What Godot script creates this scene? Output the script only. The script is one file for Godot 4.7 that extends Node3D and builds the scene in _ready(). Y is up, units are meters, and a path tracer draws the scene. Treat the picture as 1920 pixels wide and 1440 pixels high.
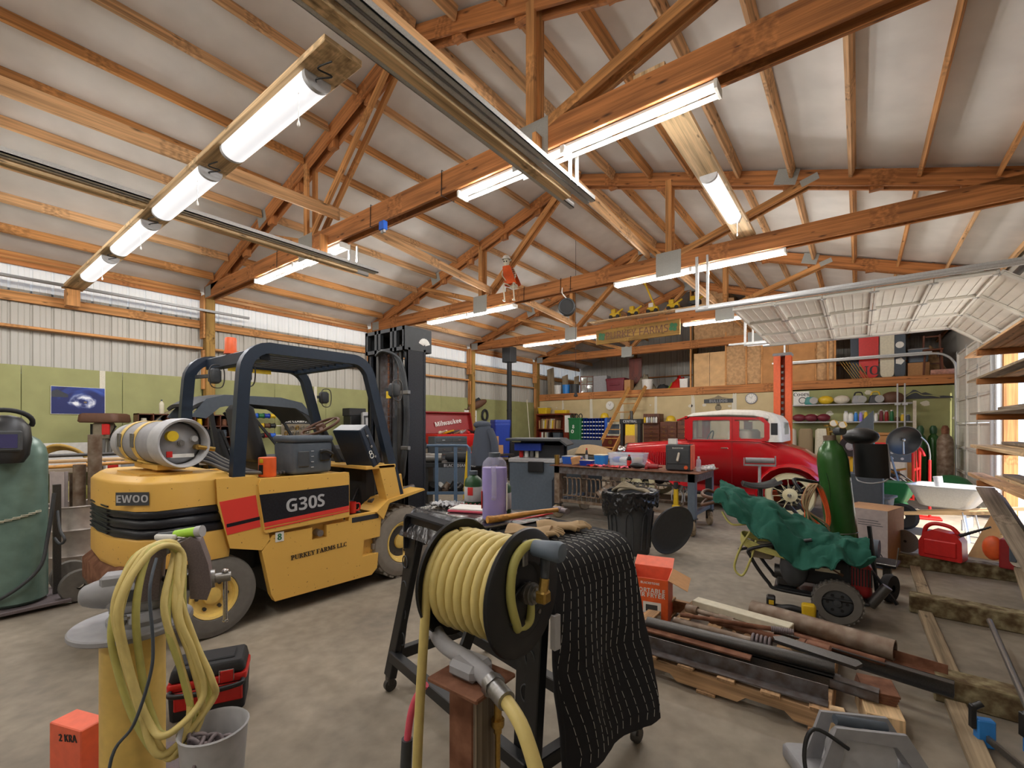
extends Node3D
# A pole-barn workshop: forklift, steel benches, tools, an old red coupe and timber trusses. Metres, y up. -z runs along the left wall to the back wall.
const XL := -9.85
const XR := 1.86
const RIDGE := -4.03
const CH := 3.88
const BAYS := [-14.34, -10.68, -7.02, -3.36, 0.30, 3.96, 7.62]
var rng := RandomNumberGenerator.new()
var taken := {}
var m := {}

class MB:
	var v := PackedVector3Array()
	var n := PackedVector3Array()
	var t := PackedVector2Array()
	var i := PackedInt32Array()
	var x := Transform3D.IDENTITY
	var uo := Vector2.ZERO
	func at(o: Vector3, b := Basis.IDENTITY) -> MB:
		x = Transform3D(b, o); return self
	func rot(o: Vector3, e: Vector3) -> MB:
		x = Transform3D(Basis.from_euler(e * (PI / 180.0)), o); return self
	func home() -> MB:
		x = Transform3D.IDENTITY; return self
	func vert(p: Vector3, nn: Vector3, uv := Vector2.ZERO) -> int:
		v.append(x * p); n.append((x.basis * nn).normalized()); t.append(uv + uo); return v.size() - 1
	func q(a: Vector3, b: Vector3, c: Vector3, d: Vector3, ua := Vector2.ZERO, ub := Vector2.ZERO, uc := Vector2.ZERO, ud := Vector2.ZERO) -> MB:
		var nn := (c - a).cross(d - b)
		var k := vert(a, nn, ua); vert(b, nn, ub); vert(c, nn, uc); vert(d, nn, ud)
		i.append_array([k, k + 2, k + 1, k, k + 3, k + 2]); return self
	func tri(a: Vector3, b: Vector3, c: Vector3) -> MB:
		var nn := (b - a).cross(c - a)
		var k := vert(a, nn); vert(b, nn); vert(c, nn)
		i.append_array([k, k + 2, k + 1]); return self
	# box with its centre and size; bev chamfers every edge; the texture's u runs along the longest side
	func box(c: Vector3, s: Vector3, bev := 0.0) -> MB:
		var h := s * 0.5
		var b := minf(bev, minf(h.x, minf(h.y, h.z)) * 0.9)
		var long := 0 if s.x >= s.y and s.x >= s.z else (1 if s.y >= s.z else 2)
		for ax in 3:
			var a1 := (ax + 1) % 3
			var a2 := (ax + 2) % 3
			for sg in [-1.0, 1.0]:
				var p := []
				var uv := []
				for k in 4:
					var e := [-1.0, 1.0, 1.0, -1.0][k] as float
					var f := [-1.0, -1.0, 1.0, 1.0][k] as float
					var w := Vector3.ZERO
					w[ax] = h[ax] * sg; w[a1] = (h[a1] - b) * e; w[a2] = (h[a2] - b) * f
					p.append(c + w)
					var lu := w[long]
					var o := 3 - ax - long if ax != long else a1
					uv.append(Vector2(lu if ax != long else w[a2], w[o] + (0.31 * ax + 0.17 * sg)))
				if sg > 0: q(p[0], p[1], p[2], p[3], uv[0], uv[1], uv[2], uv[3])
				else: q(p[3], p[2], p[1], p[0], uv[3], uv[2], uv[1], uv[0])
		if b > 0.0:
			for ax in 3:
				var a1 := (ax + 1) % 3
				var a2 := (ax + 2) % 3
				for s1 in [-1.0, 1.0]:
					for s2 in [-1.0, 1.0]:
						var p := []
						for k in 4:
							var w := Vector3.ZERO
							w[ax] = (h[ax] - b) * (-1.0 if k == 0 or k == 3 else 1.0)
							w[a1] = s1 * (h[a1] - (0.0 if k < 2 else b)); w[a2] = s2 * (h[a2] - (b if k < 2 else 0.0))
							p.append(c + w)
						var u0 := Vector2(-h[ax], 0.4); var u1 := Vector2(h[ax], 0.4)
						if s1 * s2 < 0: q(p[0], p[1], p[2], p[3], u0, u1, u1, u0)
						else: q(p[3], p[2], p[1], p[0], u0, u1, u1, u0)
			for k in 8:
				var g := Vector3(1.0 if k & 1 else -1.0, 1.0 if k & 2 else -1.0, 1.0 if k & 4 else -1.0)
				var e := h - Vector3(b, b, b)
				var pa := c + g * Vector3(h.x, e.y, e.z); var pb := c + g * Vector3(e.x, h.y, e.z); var pc := c + g * Vector3(e.x, e.y, h.z)
				if g.x * g.y * g.z > 0: tri(pa, pb, pc)
				else: tri(pa, pc, pb)
		return self
	func bb(a: Vector3, b: Vector3, bev := 0.0) -> MB:
		return box((a + b) * 0.5, (b - a).abs(), bev)
	# a straight bar of w (sideways) by h (towards up) between two points
	func bar(a: Vector3, b: Vector3, w: float, h: float, bev := 0.0, up := Vector3.UP) -> MB:
		var keep := x
		var d := b - a
		var f := d.normalized()
		if absf(f.dot(up)) > 0.99: up = Vector3.RIGHT if absf(f.x) < 0.9 else Vector3.BACK
		var r := up.cross(f).normalized()
		var u := f.cross(r).normalized()
		x = keep * Transform3D(Basis(f, u, f.cross(u)), (a + b) * 0.5)
		box(Vector3.ZERO, Vector3(d.length(), h, w), bev)
		x = keep
		return self
	func frame(a: Vector3, b: Vector3) -> Basis:
		var y := (b - a).normalized()
		var z := y.cross(Vector3.UP if absf(y.y) < 0.95 else Vector3.RIGHT).normalized()
		return Basis(y.cross(z).normalized(), y, z)
	func cyl(a: Vector3, b: Vector3, r: float, r2 := -1.0, seg := 16, caps := true) -> MB:
		if r2 < 0.0: r2 = r
		var keep := x
		x = keep * Transform3D(frame(a, b), a)
		var h := (b - a).length()
		var sl := (r - r2) / maxf(h, 1e-5)
		var k := v.size()
		for j in seg + 1:
			var w := TAU * j / seg
			var c := Vector3(cos(w), 0, sin(w))
			vert(c * r, c + Vector3(0, sl, 0), Vector2(0, w * r)); vert(c * r2 + Vector3(0, h, 0), c + Vector3(0, sl, 0), Vector2(h, w * r))
		for j in seg:
			var o := k + j * 2
			i.append_array([o, o + 2, o + 1, o + 1, o + 2, o + 3])
		if caps:
			for e in 2:
				var rr := r if e == 0 else r2
				if rr < 1e-4: continue
				var nn := Vector3.DOWN if e == 0 else Vector3.UP
				var o := vert(Vector3(0, h * e, 0), nn)
				for j in seg + 1:
					var w := TAU * j / seg
					vert(Vector3(cos(w) * rr, h * e, sin(w) * rr), nn, Vector2(cos(w), sin(w)) * rr)
				for j in seg:
					if e == 1: i.append_array([o, o + 1 + j, o + 2 + j])
					else: i.append_array([o, o + 2 + j, o + 1 + j])
		x = keep
		return self
	# open-ended pipe with wall
	func pipe(a: Vector3, b: Vector3, r: float, ri: float, seg := 16) -> MB:
		var h := (b - a).length()
		return lathe([Vector2(ri, 0), Vector2(r, 0), Vector2(r, h), Vector2(ri, h), Vector2(ri, 0)], seg, Transform3D(frame(a, b), a))
	# profile of (radius, height) turned round y
	func lathe(pr: Array, seg := 24, tf := Transform3D.IDENTITY, ang := 40.0, arc := TAU) -> MB:
		var keep := x
		x = keep * tf
		var c := pr.size()
		var ns := []
		for j in c - 1:
			var d: Vector2 = pr[j + 1] - pr[j]
			ns.append(Vector2(d.y, -d.x).normalized())
		for j in c - 1:
			var n0: Vector2 = ns[j]
			var n1: Vector2 = ns[j]
			if j > 0 and absf(rad_to_deg(ns[j].angle_to(ns[j - 1]))) < ang: n0 = (ns[j] + ns[j - 1]).normalized()
			if j < c - 2 and absf(rad_to_deg(ns[j].angle_to(ns[j + 1]))) < ang: n1 = (ns[j] + ns[j + 1]).normalized()
			var k := v.size()
			for a in seg + 1:
				var w := arc * a / seg
				var cs := cos(w); var sn := sin(w)
				vert(Vector3(pr[j].x * cs, pr[j].y, pr[j].x * sn), Vector3(n0.x * cs, n0.y, n0.x * sn), Vector2(w * 0.3, pr[j].y))
				vert(Vector3(pr[j + 1].x * cs, pr[j + 1].y, pr[j + 1].x * sn), Vector3(n1.x * cs, n1.y, n1.x * sn), Vector2(w * 0.3, pr[j + 1].y))
			for a in seg:
				var o := k + a * 2
				i.append_array([o, o + 2, o + 1, o + 1, o + 2, o + 3])
		x = keep
		return self
	func tube(p: Array, r, seg := 8, closed := false, caps := true) -> MB:
		var c := p.size()
		var up := Vector3.UP
		var d0: Vector3 = (p[1] - p[0]).normalized()
		if absf(d0.dot(up)) > 0.9: up = Vector3.RIGHT
		var side := d0.cross(up).normalized()
		var k := v.size()
		var rows := c + 1 if closed else c
		var along := 0.0
		for a in rows:
			var j := a % c
			var d: Vector3
			if closed: d = p[(j + 1) % c] - p[(j + c - 1) % c]
			else: d = p[mini(j + 1, c - 1)] - p[maxi(j - 1, 0)]
			d = d.normalized()
			side = (side - d * side.dot(d)).normalized()
			var oth := d.cross(side)
			var rr: float = r[j] if r is Array else r
			if a > 0: along += (p[j] - p[(a - 1) % c]).length()
			for b in seg + 1:
				var w := TAU * b / seg
				var e := side * cos(w) + oth * sin(w)
				vert(p[j] + e * rr, e, Vector2(along, w * rr))
		for a in rows - 1:
			for b in seg:
				var o := k + a * (seg + 1) + b
				i.append_array([o, o + seg + 1, o + 1, o + 1, o + seg + 1, o + seg + 2])
		if caps and not closed:
			for e in 2:
				var j := 0 if e == 0 else c - 1
				var nn: Vector3 = (p[0] - p[1]) if e == 0 else (p[c - 1] - p[c - 2])
				var o := vert(p[j], nn)
				var base := k + j * (seg + 1)
				for b in seg + 1:
					v.append(v[base + b]); n.append((x.basis * nn).normalized()); t.append(t[base + b])
				for b in seg:
					if e == 1: i.append_array([o, o + 2 + b, o + 1 + b])
					else: i.append_array([o, o + 1 + b, o + 2 + b])
		return self
	# smooth curve through points, then a tube
	func hose(p: Array, r, seg := 8, steps := 6, closed := false) -> MB:
		return tube(MB.curve(p, steps, closed), r, seg, closed)
	static func curve(p: Array, steps := 6, closed := false) -> Array:
		var o := []
		var c := p.size()
		for a in (c if closed else c - 1):
			var p0: Vector3 = p[(a + c - 1) % c] if closed else p[maxi(a - 1, 0)]
			var p1: Vector3 = p[a]
			var p2: Vector3 = p[(a + 1) % c]
			var p3: Vector3 = p[(a + 2) % c] if closed else p[mini(a + 2, c - 1)]
			for s in steps:
				o.append(p1.cubic_interpolate(p2, p0, p3, float(s) / steps))
		if not closed: o.append(p[c - 1])
		return o
	# flat outline in x and y, given thickness from z0 to z1
	func prism(poly: PackedVector2Array, z0: float, z1: float, ang := 30.0) -> MB:
		var area := 0.0
		var c := poly.size()
		for a in c: area += poly[a].cross(poly[(a + 1) % c])
		var p := poly
		if area < 0.0:
			p = poly.duplicate(); p.reverse()
		var idx := Geometry2D.triangulate_polygon(p)
		for e in 2:
			var z := z1 if e == 1 else z0
			var k := v.size()
			for a in c: vert(Vector3(p[a].x, p[a].y, z), Vector3.BACK if e == 1 else Vector3.FORWARD, p[a])
			for a in range(0, idx.size(), 3):
				var A := p[idx[a]]; var B := p[idx[a + 1]]; var C := p[idx[a + 2]]
				var ccw := (B - A).cross(C - A) > 0.0
				if ccw == (e == 1): i.append_array([k + idx[a], k + idx[a + 2], k + idx[a + 1]])
				else: i.append_array([k + idx[a], k + idx[a + 1], k + idx[a + 2]])
		var ns := []
		for a in c:
			var d := p[(a + 1) % c] - p[a]
			ns.append(Vector2(d.y, -d.x).normalized())
		var al := 0.0
		for a in c:
			var n0: Vector2 = ns[a]; var n1: Vector2 = ns[a]
			var pv: Vector2 = ns[(a + c - 1) % c]; var nx: Vector2 = ns[(a + 1) % c]
			if absf(rad_to_deg(n0.angle_to(pv))) < ang: n0 = (n0 + pv).normalized()
			if absf(rad_to_deg(n1.angle_to(nx))) < ang: n1 = (n1 + nx).normalized()
			var A := p[a]; var B := p[(a + 1) % c]
			var l := A.distance_to(B)
			var k := vert(Vector3(A.x, A.y, z0), Vector3(n0.x, n0.y, 0), Vector2(al, z0)); vert(Vector3(B.x, B.y, z0), Vector3(n1.x, n1.y, 0), Vector2(al + l, z0))
			vert(Vector3(B.x, B.y, z1), Vector3(n1.x, n1.y, 0), Vector2(al + l, z1)); vert(Vector3(A.x, A.y, z1), Vector3(n0.x, n0.y, 0), Vector2(al, z1))
			i.append_array([k, k + 2, k + 1, k, k + 3, k + 2])
			al += l
		return self
	func ell(c: Vector3, r: Vector3, seg := 16) -> MB:
		var rings := maxi(seg / 2, 4)
		var k := v.size()
		for a in rings + 1:
			var f := PI * a / rings
			for b in seg + 1:
				var w := TAU * b / seg
				var d := Vector3(sin(f) * cos(w), cos(f), sin(f) * sin(w))
				vert(c + d * r, d / r, Vector2(w * 0.2, f * 0.2))
		for a in rings:
			for b in seg:
				var o := k + a * (seg + 1) + b
				i.append_array([o, o + seg + 1, o + 1, o + 1, o + seg + 1, o + seg + 2])
		return self
	# rings of points (each the same length, anticlockwise seen from the far end) skinned smoothly
	func loft(rg: Array, closed := true, caps := true) -> MB:
		var c: int = rg[0].size()
		var R := rg.size()
		var k := v.size()
		var cols := c + 1 if closed else c
		for a in R:
			var al := 0.0
			for b in cols:
				var pt: Vector3 = rg[a][b % c]
				var pu: Vector3 = rg[mini(a + 1, R - 1)][b % c] - rg[maxi(a - 1, 0)][b % c]
				var pw: Vector3
				if closed: pw = rg[a][(b + 1) % c] - rg[a][(b + c - 1) % c]
				else: pw = rg[a][mini(b + 1, c - 1)] - rg[a][maxi(b - 1, 0)]
				var nn := pw.cross(pu)
				if nn.length_squared() < 1e-14: nn = Vector3.UP
				if b > 0: al += pt.distance_to(rg[a][b - 1])
				vert(pt, nn, Vector2(al, float(a) * 0.1))
		for a in R - 1:
			for b in cols - 1:
				var o := k + a * cols + b
				i.append_array([o, o + cols, o + 1, o + 1, o + cols, o + cols + 1])
		if caps and closed:
			for e in 2:
				var ring: Array = rg[0] if e == 0 else rg[R - 1]
				var mid := Vector3.ZERO
				for pt in ring: mid += pt / float(c)
				var nn: Vector3 = (ring[1] - mid).cross(ring[0] - mid) if e == 0 else (ring[0] - mid).cross(ring[1] - mid)
				var o := vert(mid, nn)
				for b in c + 1: vert(ring[b % c], nn)
				for b in c:
					if e == 0: i.append_array([o, o + 1 + b, o + 2 + b])
					else: i.append_array([o, o + 2 + b, o + 1 + b])
		return self
	# a sheet: f(u, v) in 0..1, with thickness th
	func sheet(f: Callable, nu: int, nv: int, th := 0.004) -> MB:
		var P := []
		for a in nu + 1:
			var row := []
			for b in nv + 1: row.append(f.call(float(a) / nu, float(b) / nv))
			P.append(row)
		var N := []
		for a in nu + 1:
			var row := []
			for b in nv + 1:
				var du: Vector3 = P[mini(a + 1, nu)][b] - P[maxi(a - 1, 0)][b]
				var dv: Vector3 = P[a][mini(b + 1, nv)] - P[a][maxi(b - 1, 0)]
				row.append(du.cross(dv).normalized())
			N.append(row)
		for e in 2:
			if e == 1 and th <= 0.0: break
			var k := v.size()
			for a in nu + 1:
				for b in nv + 1:
					var nn: Vector3 = N[a][b]
					vert(P[a][b] + nn * (th * 0.5 if e == 0 else -th * 0.5), nn if e == 0 else -nn, Vector2(float(a) / nu, float(b) / nv))
			for a in nu:
				for b in nv:
					var o := k + a * (nv + 1) + b
					if e == 0: i.append_array([o, o + 1, o + nv + 1, o + 1, o + nv + 2, o + nv + 1])
					else: i.append_array([o, o + nv + 1, o + 1, o + 1, o + nv + 1, o + nv + 2])
		if th > 0.0:
			var edge := []
			for a in nu: edge.append([a, 0, a + 1, 0])
			for b in nv: edge.append([nu, b, nu, b + 1])
			for a in nu: edge.append([nu - a, nv, nu - a - 1, nv])
			for b in nv: edge.append([0, nv - b, 0, nv - b - 1])
			for g in edge:
				var A: Vector3 = P[g[0]][g[1]]; var B: Vector3 = P[g[2]][g[3]]
				var na: Vector3 = N[g[0]][g[1]] * th * 0.5; var nb: Vector3 = N[g[2]][g[3]] * th * 0.5
				q(A - na, B - nb, B + nb, A + na)
		return self
	# box of size s with corners rounded by r in plan (x, z), softened by b at top and bottom; c is the middle of the bottom
	func rbox(c: Vector3, s: Vector3, r: float, b := 0.005, top := 1.0) -> MB:
		var rg := []
		for e in [[0.0, b, 1.0], [b, 0.0, 1.0], [s.y - b, 0.0, top], [s.y, b, top]]:
			rg.append(MB.rring(s.x * 0.5 * e[2] - e[1], s.z * 0.5 * e[2] - e[1], maxf(r - e[1], 0.001), c + Vector3(0, e[0], 0)))
		return loft(rg)
	static func rring(hx: float, hz: float, r: float, c: Vector3, k := 4) -> Array:
		var o := []
		for qd in 4:
			var cx := (hx - r) * ([1, -1, -1, 1][qd] as float)
			var cz := (hz - r) * ([1, 1, -1, -1][qd] as float)
			for a in k + 1:
				var w := PI * 0.5 * (qd + float(a) / k)
				o.append(c + Vector3(cx + cos(w) * r, 0, cz + sin(w) * r))
		o.reverse()
		return o
	func done() -> ArrayMesh:
		var am := ArrayMesh.new()
		var ar := []
		ar.resize(Mesh.ARRAY_MAX)
		ar[Mesh.ARRAY_VERTEX] = v; ar[Mesh.ARRAY_NORMAL] = n; ar[Mesh.ARRAY_TEX_UV] = t; ar[Mesh.ARRAY_INDEX] = i
		am.add_surface_from_arrays(Mesh.PRIMITIVE_TRIANGLES, ar)
		return am

func V(a: float, b: float) -> Vector2: return Vector2(a, b)

func mb() -> MB:
	var b := MB.new()
	b.uo = V(rng.randf() * 7.0, rng.randf() * 3.0)
	return b

func v3(a,b,c) -> Vector3: return Vector3(a, b, c)

func numbered(called: String) -> String:
	if not taken.has(called):
		taken[called] = 0
		return called
	taken[called] += 1
	return "%s_%03d" % [called, taken[called]]

func tag(o: Node, label: String, category: String, group := "", kind := "") -> Node:
	o.set_meta("label", label)
	if category: o.set_meta("category", category)
	if group: o.set_meta("group", group)
	if kind: o.set_meta("kind", kind)
	return o

func thing(called: String, label: String, category: String, at := Vector3.ZERO, yaw := 0.0, group := "") -> Node3D:
	var o := Node3D.new()
	o.name = numbered(called)
	add_child(o)
	o.position = at
	o.rotation_degrees.y = yaw
	tag(o, label, category, group)
	return o

func put(parent: Node, called: String, b, mat: Material, label := "") -> MeshInstance3D:
	var o := MeshInstance3D.new()
	o.mesh = b.done() if b is MB else b
	o.material_override = mat
	o.cast_shadow = GeometryInstance3D.SHADOW_CASTING_SETTING_ON
	if parent == self:
		o.name = numbered(called)
		add_child(o)
	else:
		o.name = called
		parent.add_child(o, true)
	if label: o.set_meta("label", label)
	return o

# a thing that is one mesh
func one(called: String, label: String, category: String, b, mat: Material, at := Vector3.ZERO, yaw := 0.0, group := "") -> MeshInstance3D:
	var o := put(self, called, b, mat)
	o.position = at
	o.rotation_degrees.y = yaw
	tag(o, label, category, group)
	return o

func copy(src: Node3D, label: String, at: Vector3, yaw := 0.0) -> Node3D:
	var o: Node3D = src.duplicate()
	o.name = numbered(String(src.name).trim_suffix("_000"))
	add_child(o)
	o.position = at
	o.rotation_degrees.y = yaw
	o.set_meta("label", label)
	return o

func setting(called: String, b, mat: Material) -> MeshInstance3D:
	var o := put(self, called, b, mat)
	o.set_meta("kind", "structure")
	return o

# raised or printed lettering standing in the x-y plane of its parent, reading along +x, facing +z
func text(parent: Node, words: String, size: float, mat: Material, at: Vector3, euler := Vector3.ZERO, font := "Droid Sans", bold := true, depth := 0.002) -> MeshInstance3D:
	var tm := TextMesh.new()
	var f := SystemFont.new()
	f.font_names = PackedStringArray([font])
	if bold: f.font_weight = 700
	tm.font = f
	tm.text = words
	tm.font_size = 32
	tm.pixel_size = size / 23.0
	tm.depth = depth
	tm.curve_step = 2.0
	var o := put(parent, "lettering", tm, mat)
	o.position = at
	o.rotation_degrees = euler
	return o

func circle(r: float, k := 20, c := Vector2.ZERO, sy := 1.0) -> PackedVector2Array:
	var p := PackedVector2Array()
	for a in k: p.append(c + V(cos(TAU * a / k) * r, sin(TAU * a / k) * r * sy))
	return p

func arc3(c: Vector3, ax: Vector3, ay: Vector3, a0: float, a1: float, k: int) -> Array:
	var o := []
	for j in k + 1:
		var w := deg_to_rad(lerpf(a0, a1, float(j) / k))
		o.append(c + ax * cos(w) + ay * sin(w))
	return o

func V2(a: Array) -> PackedVector2Array:
	var p := PackedVector2Array()
	for k in range(0, a.size(), 2): p.append(V(a[k],a[k + 1]))
	return p

# ---------------------------------------------------------------- textures and materials
func noise_tex(freq: float, seed_: int, lo: float, hi: float, oct := 4, kind := FastNoiseLite.TYPE_SIMPLEX, size := 512, mid := -1.0, warm := Color.WHITE) -> NoiseTexture2D:
	var f := FastNoiseLite.new()
	f.noise_type = kind
	f.frequency = freq
	f.seed = seed_
	f.fractal_octaves = oct
	if kind == FastNoiseLite.TYPE_CELLULAR: f.cellular_return_type = FastNoiseLite.RETURN_CELL_VALUE
	var nt := NoiseTexture2D.new()
	nt.width = size; nt.height = size
	nt.seamless = true
	nt.noise = f
	var g := Gradient.new()
	g.set_color(0, Color(lo * warm.r, lo * warm.g, lo * warm.b)); g.set_color(1, Color(hi, hi, hi))
	if mid >= 0.0: g.set_offset(0, mid)
	nt.color_ramp = g
	return nt

# planks: u runs along the grain; streaks, growth lines and a few knots
func wood_tex(seed_: int, knots: int, contrast: float) -> ImageTexture:
	var W := 512
	var H := 256
	var f := FastNoiseLite.new(); f.seed = seed_; f.frequency = 0.02; f.fractal_octaves = 4
	var r := RandomNumberGenerator.new(); r.seed = seed_
	var kn := []
	for k in knots: kn.append([r.randf() * W, r.randf() * H, r.randf_range(3, 7)])
	var im := Image.create(W, H, false, Image.FORMAT_RGB8)
	for y in H:
		for x in W:
			var wx := float(x)
			var wy := float(y)
			var edge := minf(minf(x, W - x) / 40.0, 1.0)
			var dark := 0.0
			for k in kn:
				var dx: float = (wx - k[0]) / 2.6
				var dy: float = wy - k[1]
				var d := sqrt(dx * dx + dy * dy)
				if d < 60.0:
					wy += signf(dy) * 9.0 * exp(-d / 12.0)
					if d < k[2]: dark = maxf(dark, 1.0 - d / k[2])
			var a := f.get_noise_2d(wx * 0.05 * edge + 100.0 * (1.0 - edge), wy * 2.2)
			var b := f.get_noise_2d(wx * 0.3, wy * 9.0 + 500.0)
			var c := f.get_noise_2d(wx * 0.15 + 900.0, wy * 0.5)
			var g := 0.86 + contrast * (0.55 * a + 0.25 * b + 0.35 * c) - 0.45 * dark
			g = clampf(g, 0.2, 1.0)
			im.set_pixel(x, y, Color(g, g * (0.985 - 0.05 * (1.0 - g)), g * (0.97 - 0.12 * (1.0 - g))))
	return ImageTexture.create_from_image(im)

func mat(called: String, c: Color, rough := 0.6, metal := 0.0, tex: Texture2D = null, scale := 1.0, bump: Texture2D = null, bump_cm := 0.0) -> StandardMaterial3D:
	var s := StandardMaterial3D.new()
	s.resource_name = called
	s.albedo_color = c
	s.roughness = rough
	s.metallic = metal
	if tex or bump:
		s.uv1_triplanar = true
		s.uv1_triplanar_sharpness = 4.0
		s.uv1_scale = Vector3(scale, scale, scale)
	if tex: s.albedo_texture = tex
	if bump:
		s.heightmap_enabled = true
		s.heightmap_texture = bump
		s.heightmap_scale = bump_cm
	m[called] = s
	return s

func wood(called: String, c: Color, tex: Texture2D, rough := 0.75, k := 1.0) -> StandardMaterial3D:
	var s := StandardMaterial3D.new()
	s.resource_name = called
	s.albedo_color = c
	s.albedo_texture = tex
	s.roughness = rough
	s.uv1_scale = Vector3(0.55 * k, 1.6 * k, 1)
	m[called] = s
	return s

func C(hex: String) -> Color: return Color(hex)

func materials() -> void:
	var soft := noise_tex(0.008, 3, 0.93, 1.0)
	var grime := noise_tex(0.02, 11, 0.55, 1.0, 5)
	var fine := noise_tex(0.05, 5, 0.88, 1.0, 3)
	var rust := noise_tex(0.012, 21, 0.72, 1.0, 6, FastNoiseLite.TYPE_SIMPLEX, 512, 0.1, Color(1.0, 0.88, 0.78))
	var cell := noise_tex(0.05, 8, 0.93, 1.0, 1, FastNoiseLite.TYPE_CELLULAR)
	var hgt := noise_tex(0.06, 31, 0.0, 1.0, 4)
	var weave := noise_tex(0.35, 41, 0.6, 1.0, 2, FastNoiseLite.TYPE_SIMPLEX, 256)
	var fluff := noise_tex(0.02, 51, 0.8, 1.0, 5, FastNoiseLite.TYPE_SIMPLEX, 512)
	var chip := noise_tex(0.025, 61, 0.25, 1.0, 5, FastNoiseLite.TYPE_SIMPLEX, 512, 0.06, Color(0.85, 0.75, 0.75))
	chip.color_ramp.add_point(0.12, Color(1, 1, 1))
	var w1 := wood_tex(7, 10, 0.45)
	var w2 := wood_tex(19, 5, 0.5)
	var grime2 := noise_tex(0.01, 13, 0.86, 1.0, 5)
	# timber
	wood("fir", C("d69c60"), w1); wood("fir_dark", C("c2814a"), w1); wood("fir_light", C("e4b888"), w1)
	wood("pine", C("e6c89c"), w1); wood("old_wood", C("a8977c"), w2, 0.85); wood("gray_wood", C("9a8d7c"), w2, 0.9)
	mat("ply", C("c98f56"), 0.75, 0, grime2, 0.5); mat("ply_light", C("ddb27e"), 0.75, 0, grime2, 0.5); wood("oak_dark", C("6b3a20"), w2, 0.45); wood("cherry", C("7a2f1c"), w2, 0.4)
	wood("post", C("a98646"), w2, 0.8); wood("handle", C("e0a552"), w1, 0.45, 3.0); wood("pallet", C("c8a47c"), w2, 0.85); wood("ladder", C("cf9a55"), w1, 0.6)
	mat("green_wood", C("a29a78"), 0.9, 0, noise_tex(0.015, 23, 0.5, 1.0, 6, FastNoiseLite.TYPE_SIMPLEX, 512, 0.15, Color(1.0, 0.82, 0.66)), 1.1); mat("purlin_end", C("b57a45"), 0.8)
	# building
	mat("sheet", C("dfdcd8"), 0.55, 0, soft, 0.35); mat("siding", C("b6b3ab"), 0.4)
	mat("green_wall", C("9c9d6a"), 0.8, 0, soft, 0.5); mat("tan_wall", C("c9b68c"), 0.85, 0, soft, 0.4); mat("spackle", C("ded8c6"), 0.9, 0, fine, 2.0)
	mat("door_white", C("f0eee6"), 0.45, 0, soft, 0.4); mat("galv", C("c4c6c6"), 0.4, 0.35, cell, 6.0); mat("galv_dark", C("9a9b9c"), 0.45, 0.4, cell, 6.0); mat("plate", C("aeb0ac"), 0.5, 0.3, cell, 9.0)
	mat("insul", C("d3a87a"), 1.0, 0, fluff, 0.8, fluff, 1.0); mat("insul_pink", C("dda694"), 1.0, 0, fluff, 1.0, fluff, 1.0)
	# plain paints, plastics and metals; the texture is only wear and grain
	for k in [["yellow", "e2c068", 0.4, 0.0], ["red", "c8201c", 0.4, 0.0], ["red_dark", "8e1a1c", 0.45, 0.0], ["orange", "e8622b", 0.45, 0.0], ["coral", "ee6b4a", 0.5, 0.0], ["green", "1f6a3c", 0.45, 0.0], ["green_dark", "1d4a26", 0.4, 0.0], ["lime", "a4d63a", 0.45, 0.0],
			["blue", "2a62c8", 0.4, 0.0], ["blue_bright", "2f86d8", 0.4, 0.0], ["navy", "1f2c3c", 0.4, 0.1], ["cobalt", "10359a", 0.4, 0.0], ["teal", "3f8a86", 0.5, 0.0], ["white", "e6e4de", 0.5, 0.0], ["cream", "d9d2ba", 0.5, 0.0], ["black", "18191b", 0.45, 0.0], ["black_soft", "222326", 0.75, 0.0],
			["charcoal", "3c3f42", 0.55, 0.0], ["gray", "97979a", 0.55, 0.0], ["gray_light", "b4b4b6", 0.5, 0.0], ["gray_blue", "5f6b78", 0.5, 0.0], ["slate", "4b545e", 0.6, 0.0], ["brown", "5a3a26", 0.6, 0.0], ["maroon", "6e1c2a", 0.5, 0.0], ["purple", "9a86dc", 0.3, 0.0], ["pink", "e2596f", 0.5, 0.0],
			["steel", "9a9894", 0.38, 0.85], ["steel_dark", "5a5856", 0.45, 0.8], ["steel_blue", "5f7690", 0.45, 0.3], ["chrome", "d4d4d4", 0.15, 1.0], ["brass", "b99650", 0.35, 0.9], ["iron", "83787a", 0.6, 0.5], ["cardboard", "b98a5c", 0.85, 0.0], ["card_gray", "b3a7a4", 0.85, 0.0], ["paper", "e8e6e0", 0.8, 0.0], ["rubber", "26262a", 0.8, 0.0], ["tyre", "857d72", 0.9, 0.0], ["tyre_dark", "6c6862", 0.9, 0.0],
			["hose_yellow", "d8c47a", 0.5, 0.0], ["hose_olive", "bdb766", 0.5, 0.0], ["rope", "b39048", 0.9, 0.0], ["leather", "a68c68", 0.9, 0.0], ["canvas", "8a7f6a", 0.9, 0.0], ["skin_bone", "ded8c4", 0.6, 0.0], ["beige", "cfc6b4", 0.6, 0.0], ["mustard", "d8b320", 0.45, 0.0], ["caution", "e2bf1e", 0.5, 0.0]]:
		mat(k[0], C(k[1]), k[2], k[3], soft if k[3] < 0.5 else fine, 3.0)
	mat("lift_yellow", C("d9ab52"), 0.45, 0.0, chip, 1.3); mat("lift_black", C("20222a"), 0.4, 0.1, grime, 4.0); mat("lift_red", C("d83a30"), 0.45)
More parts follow.
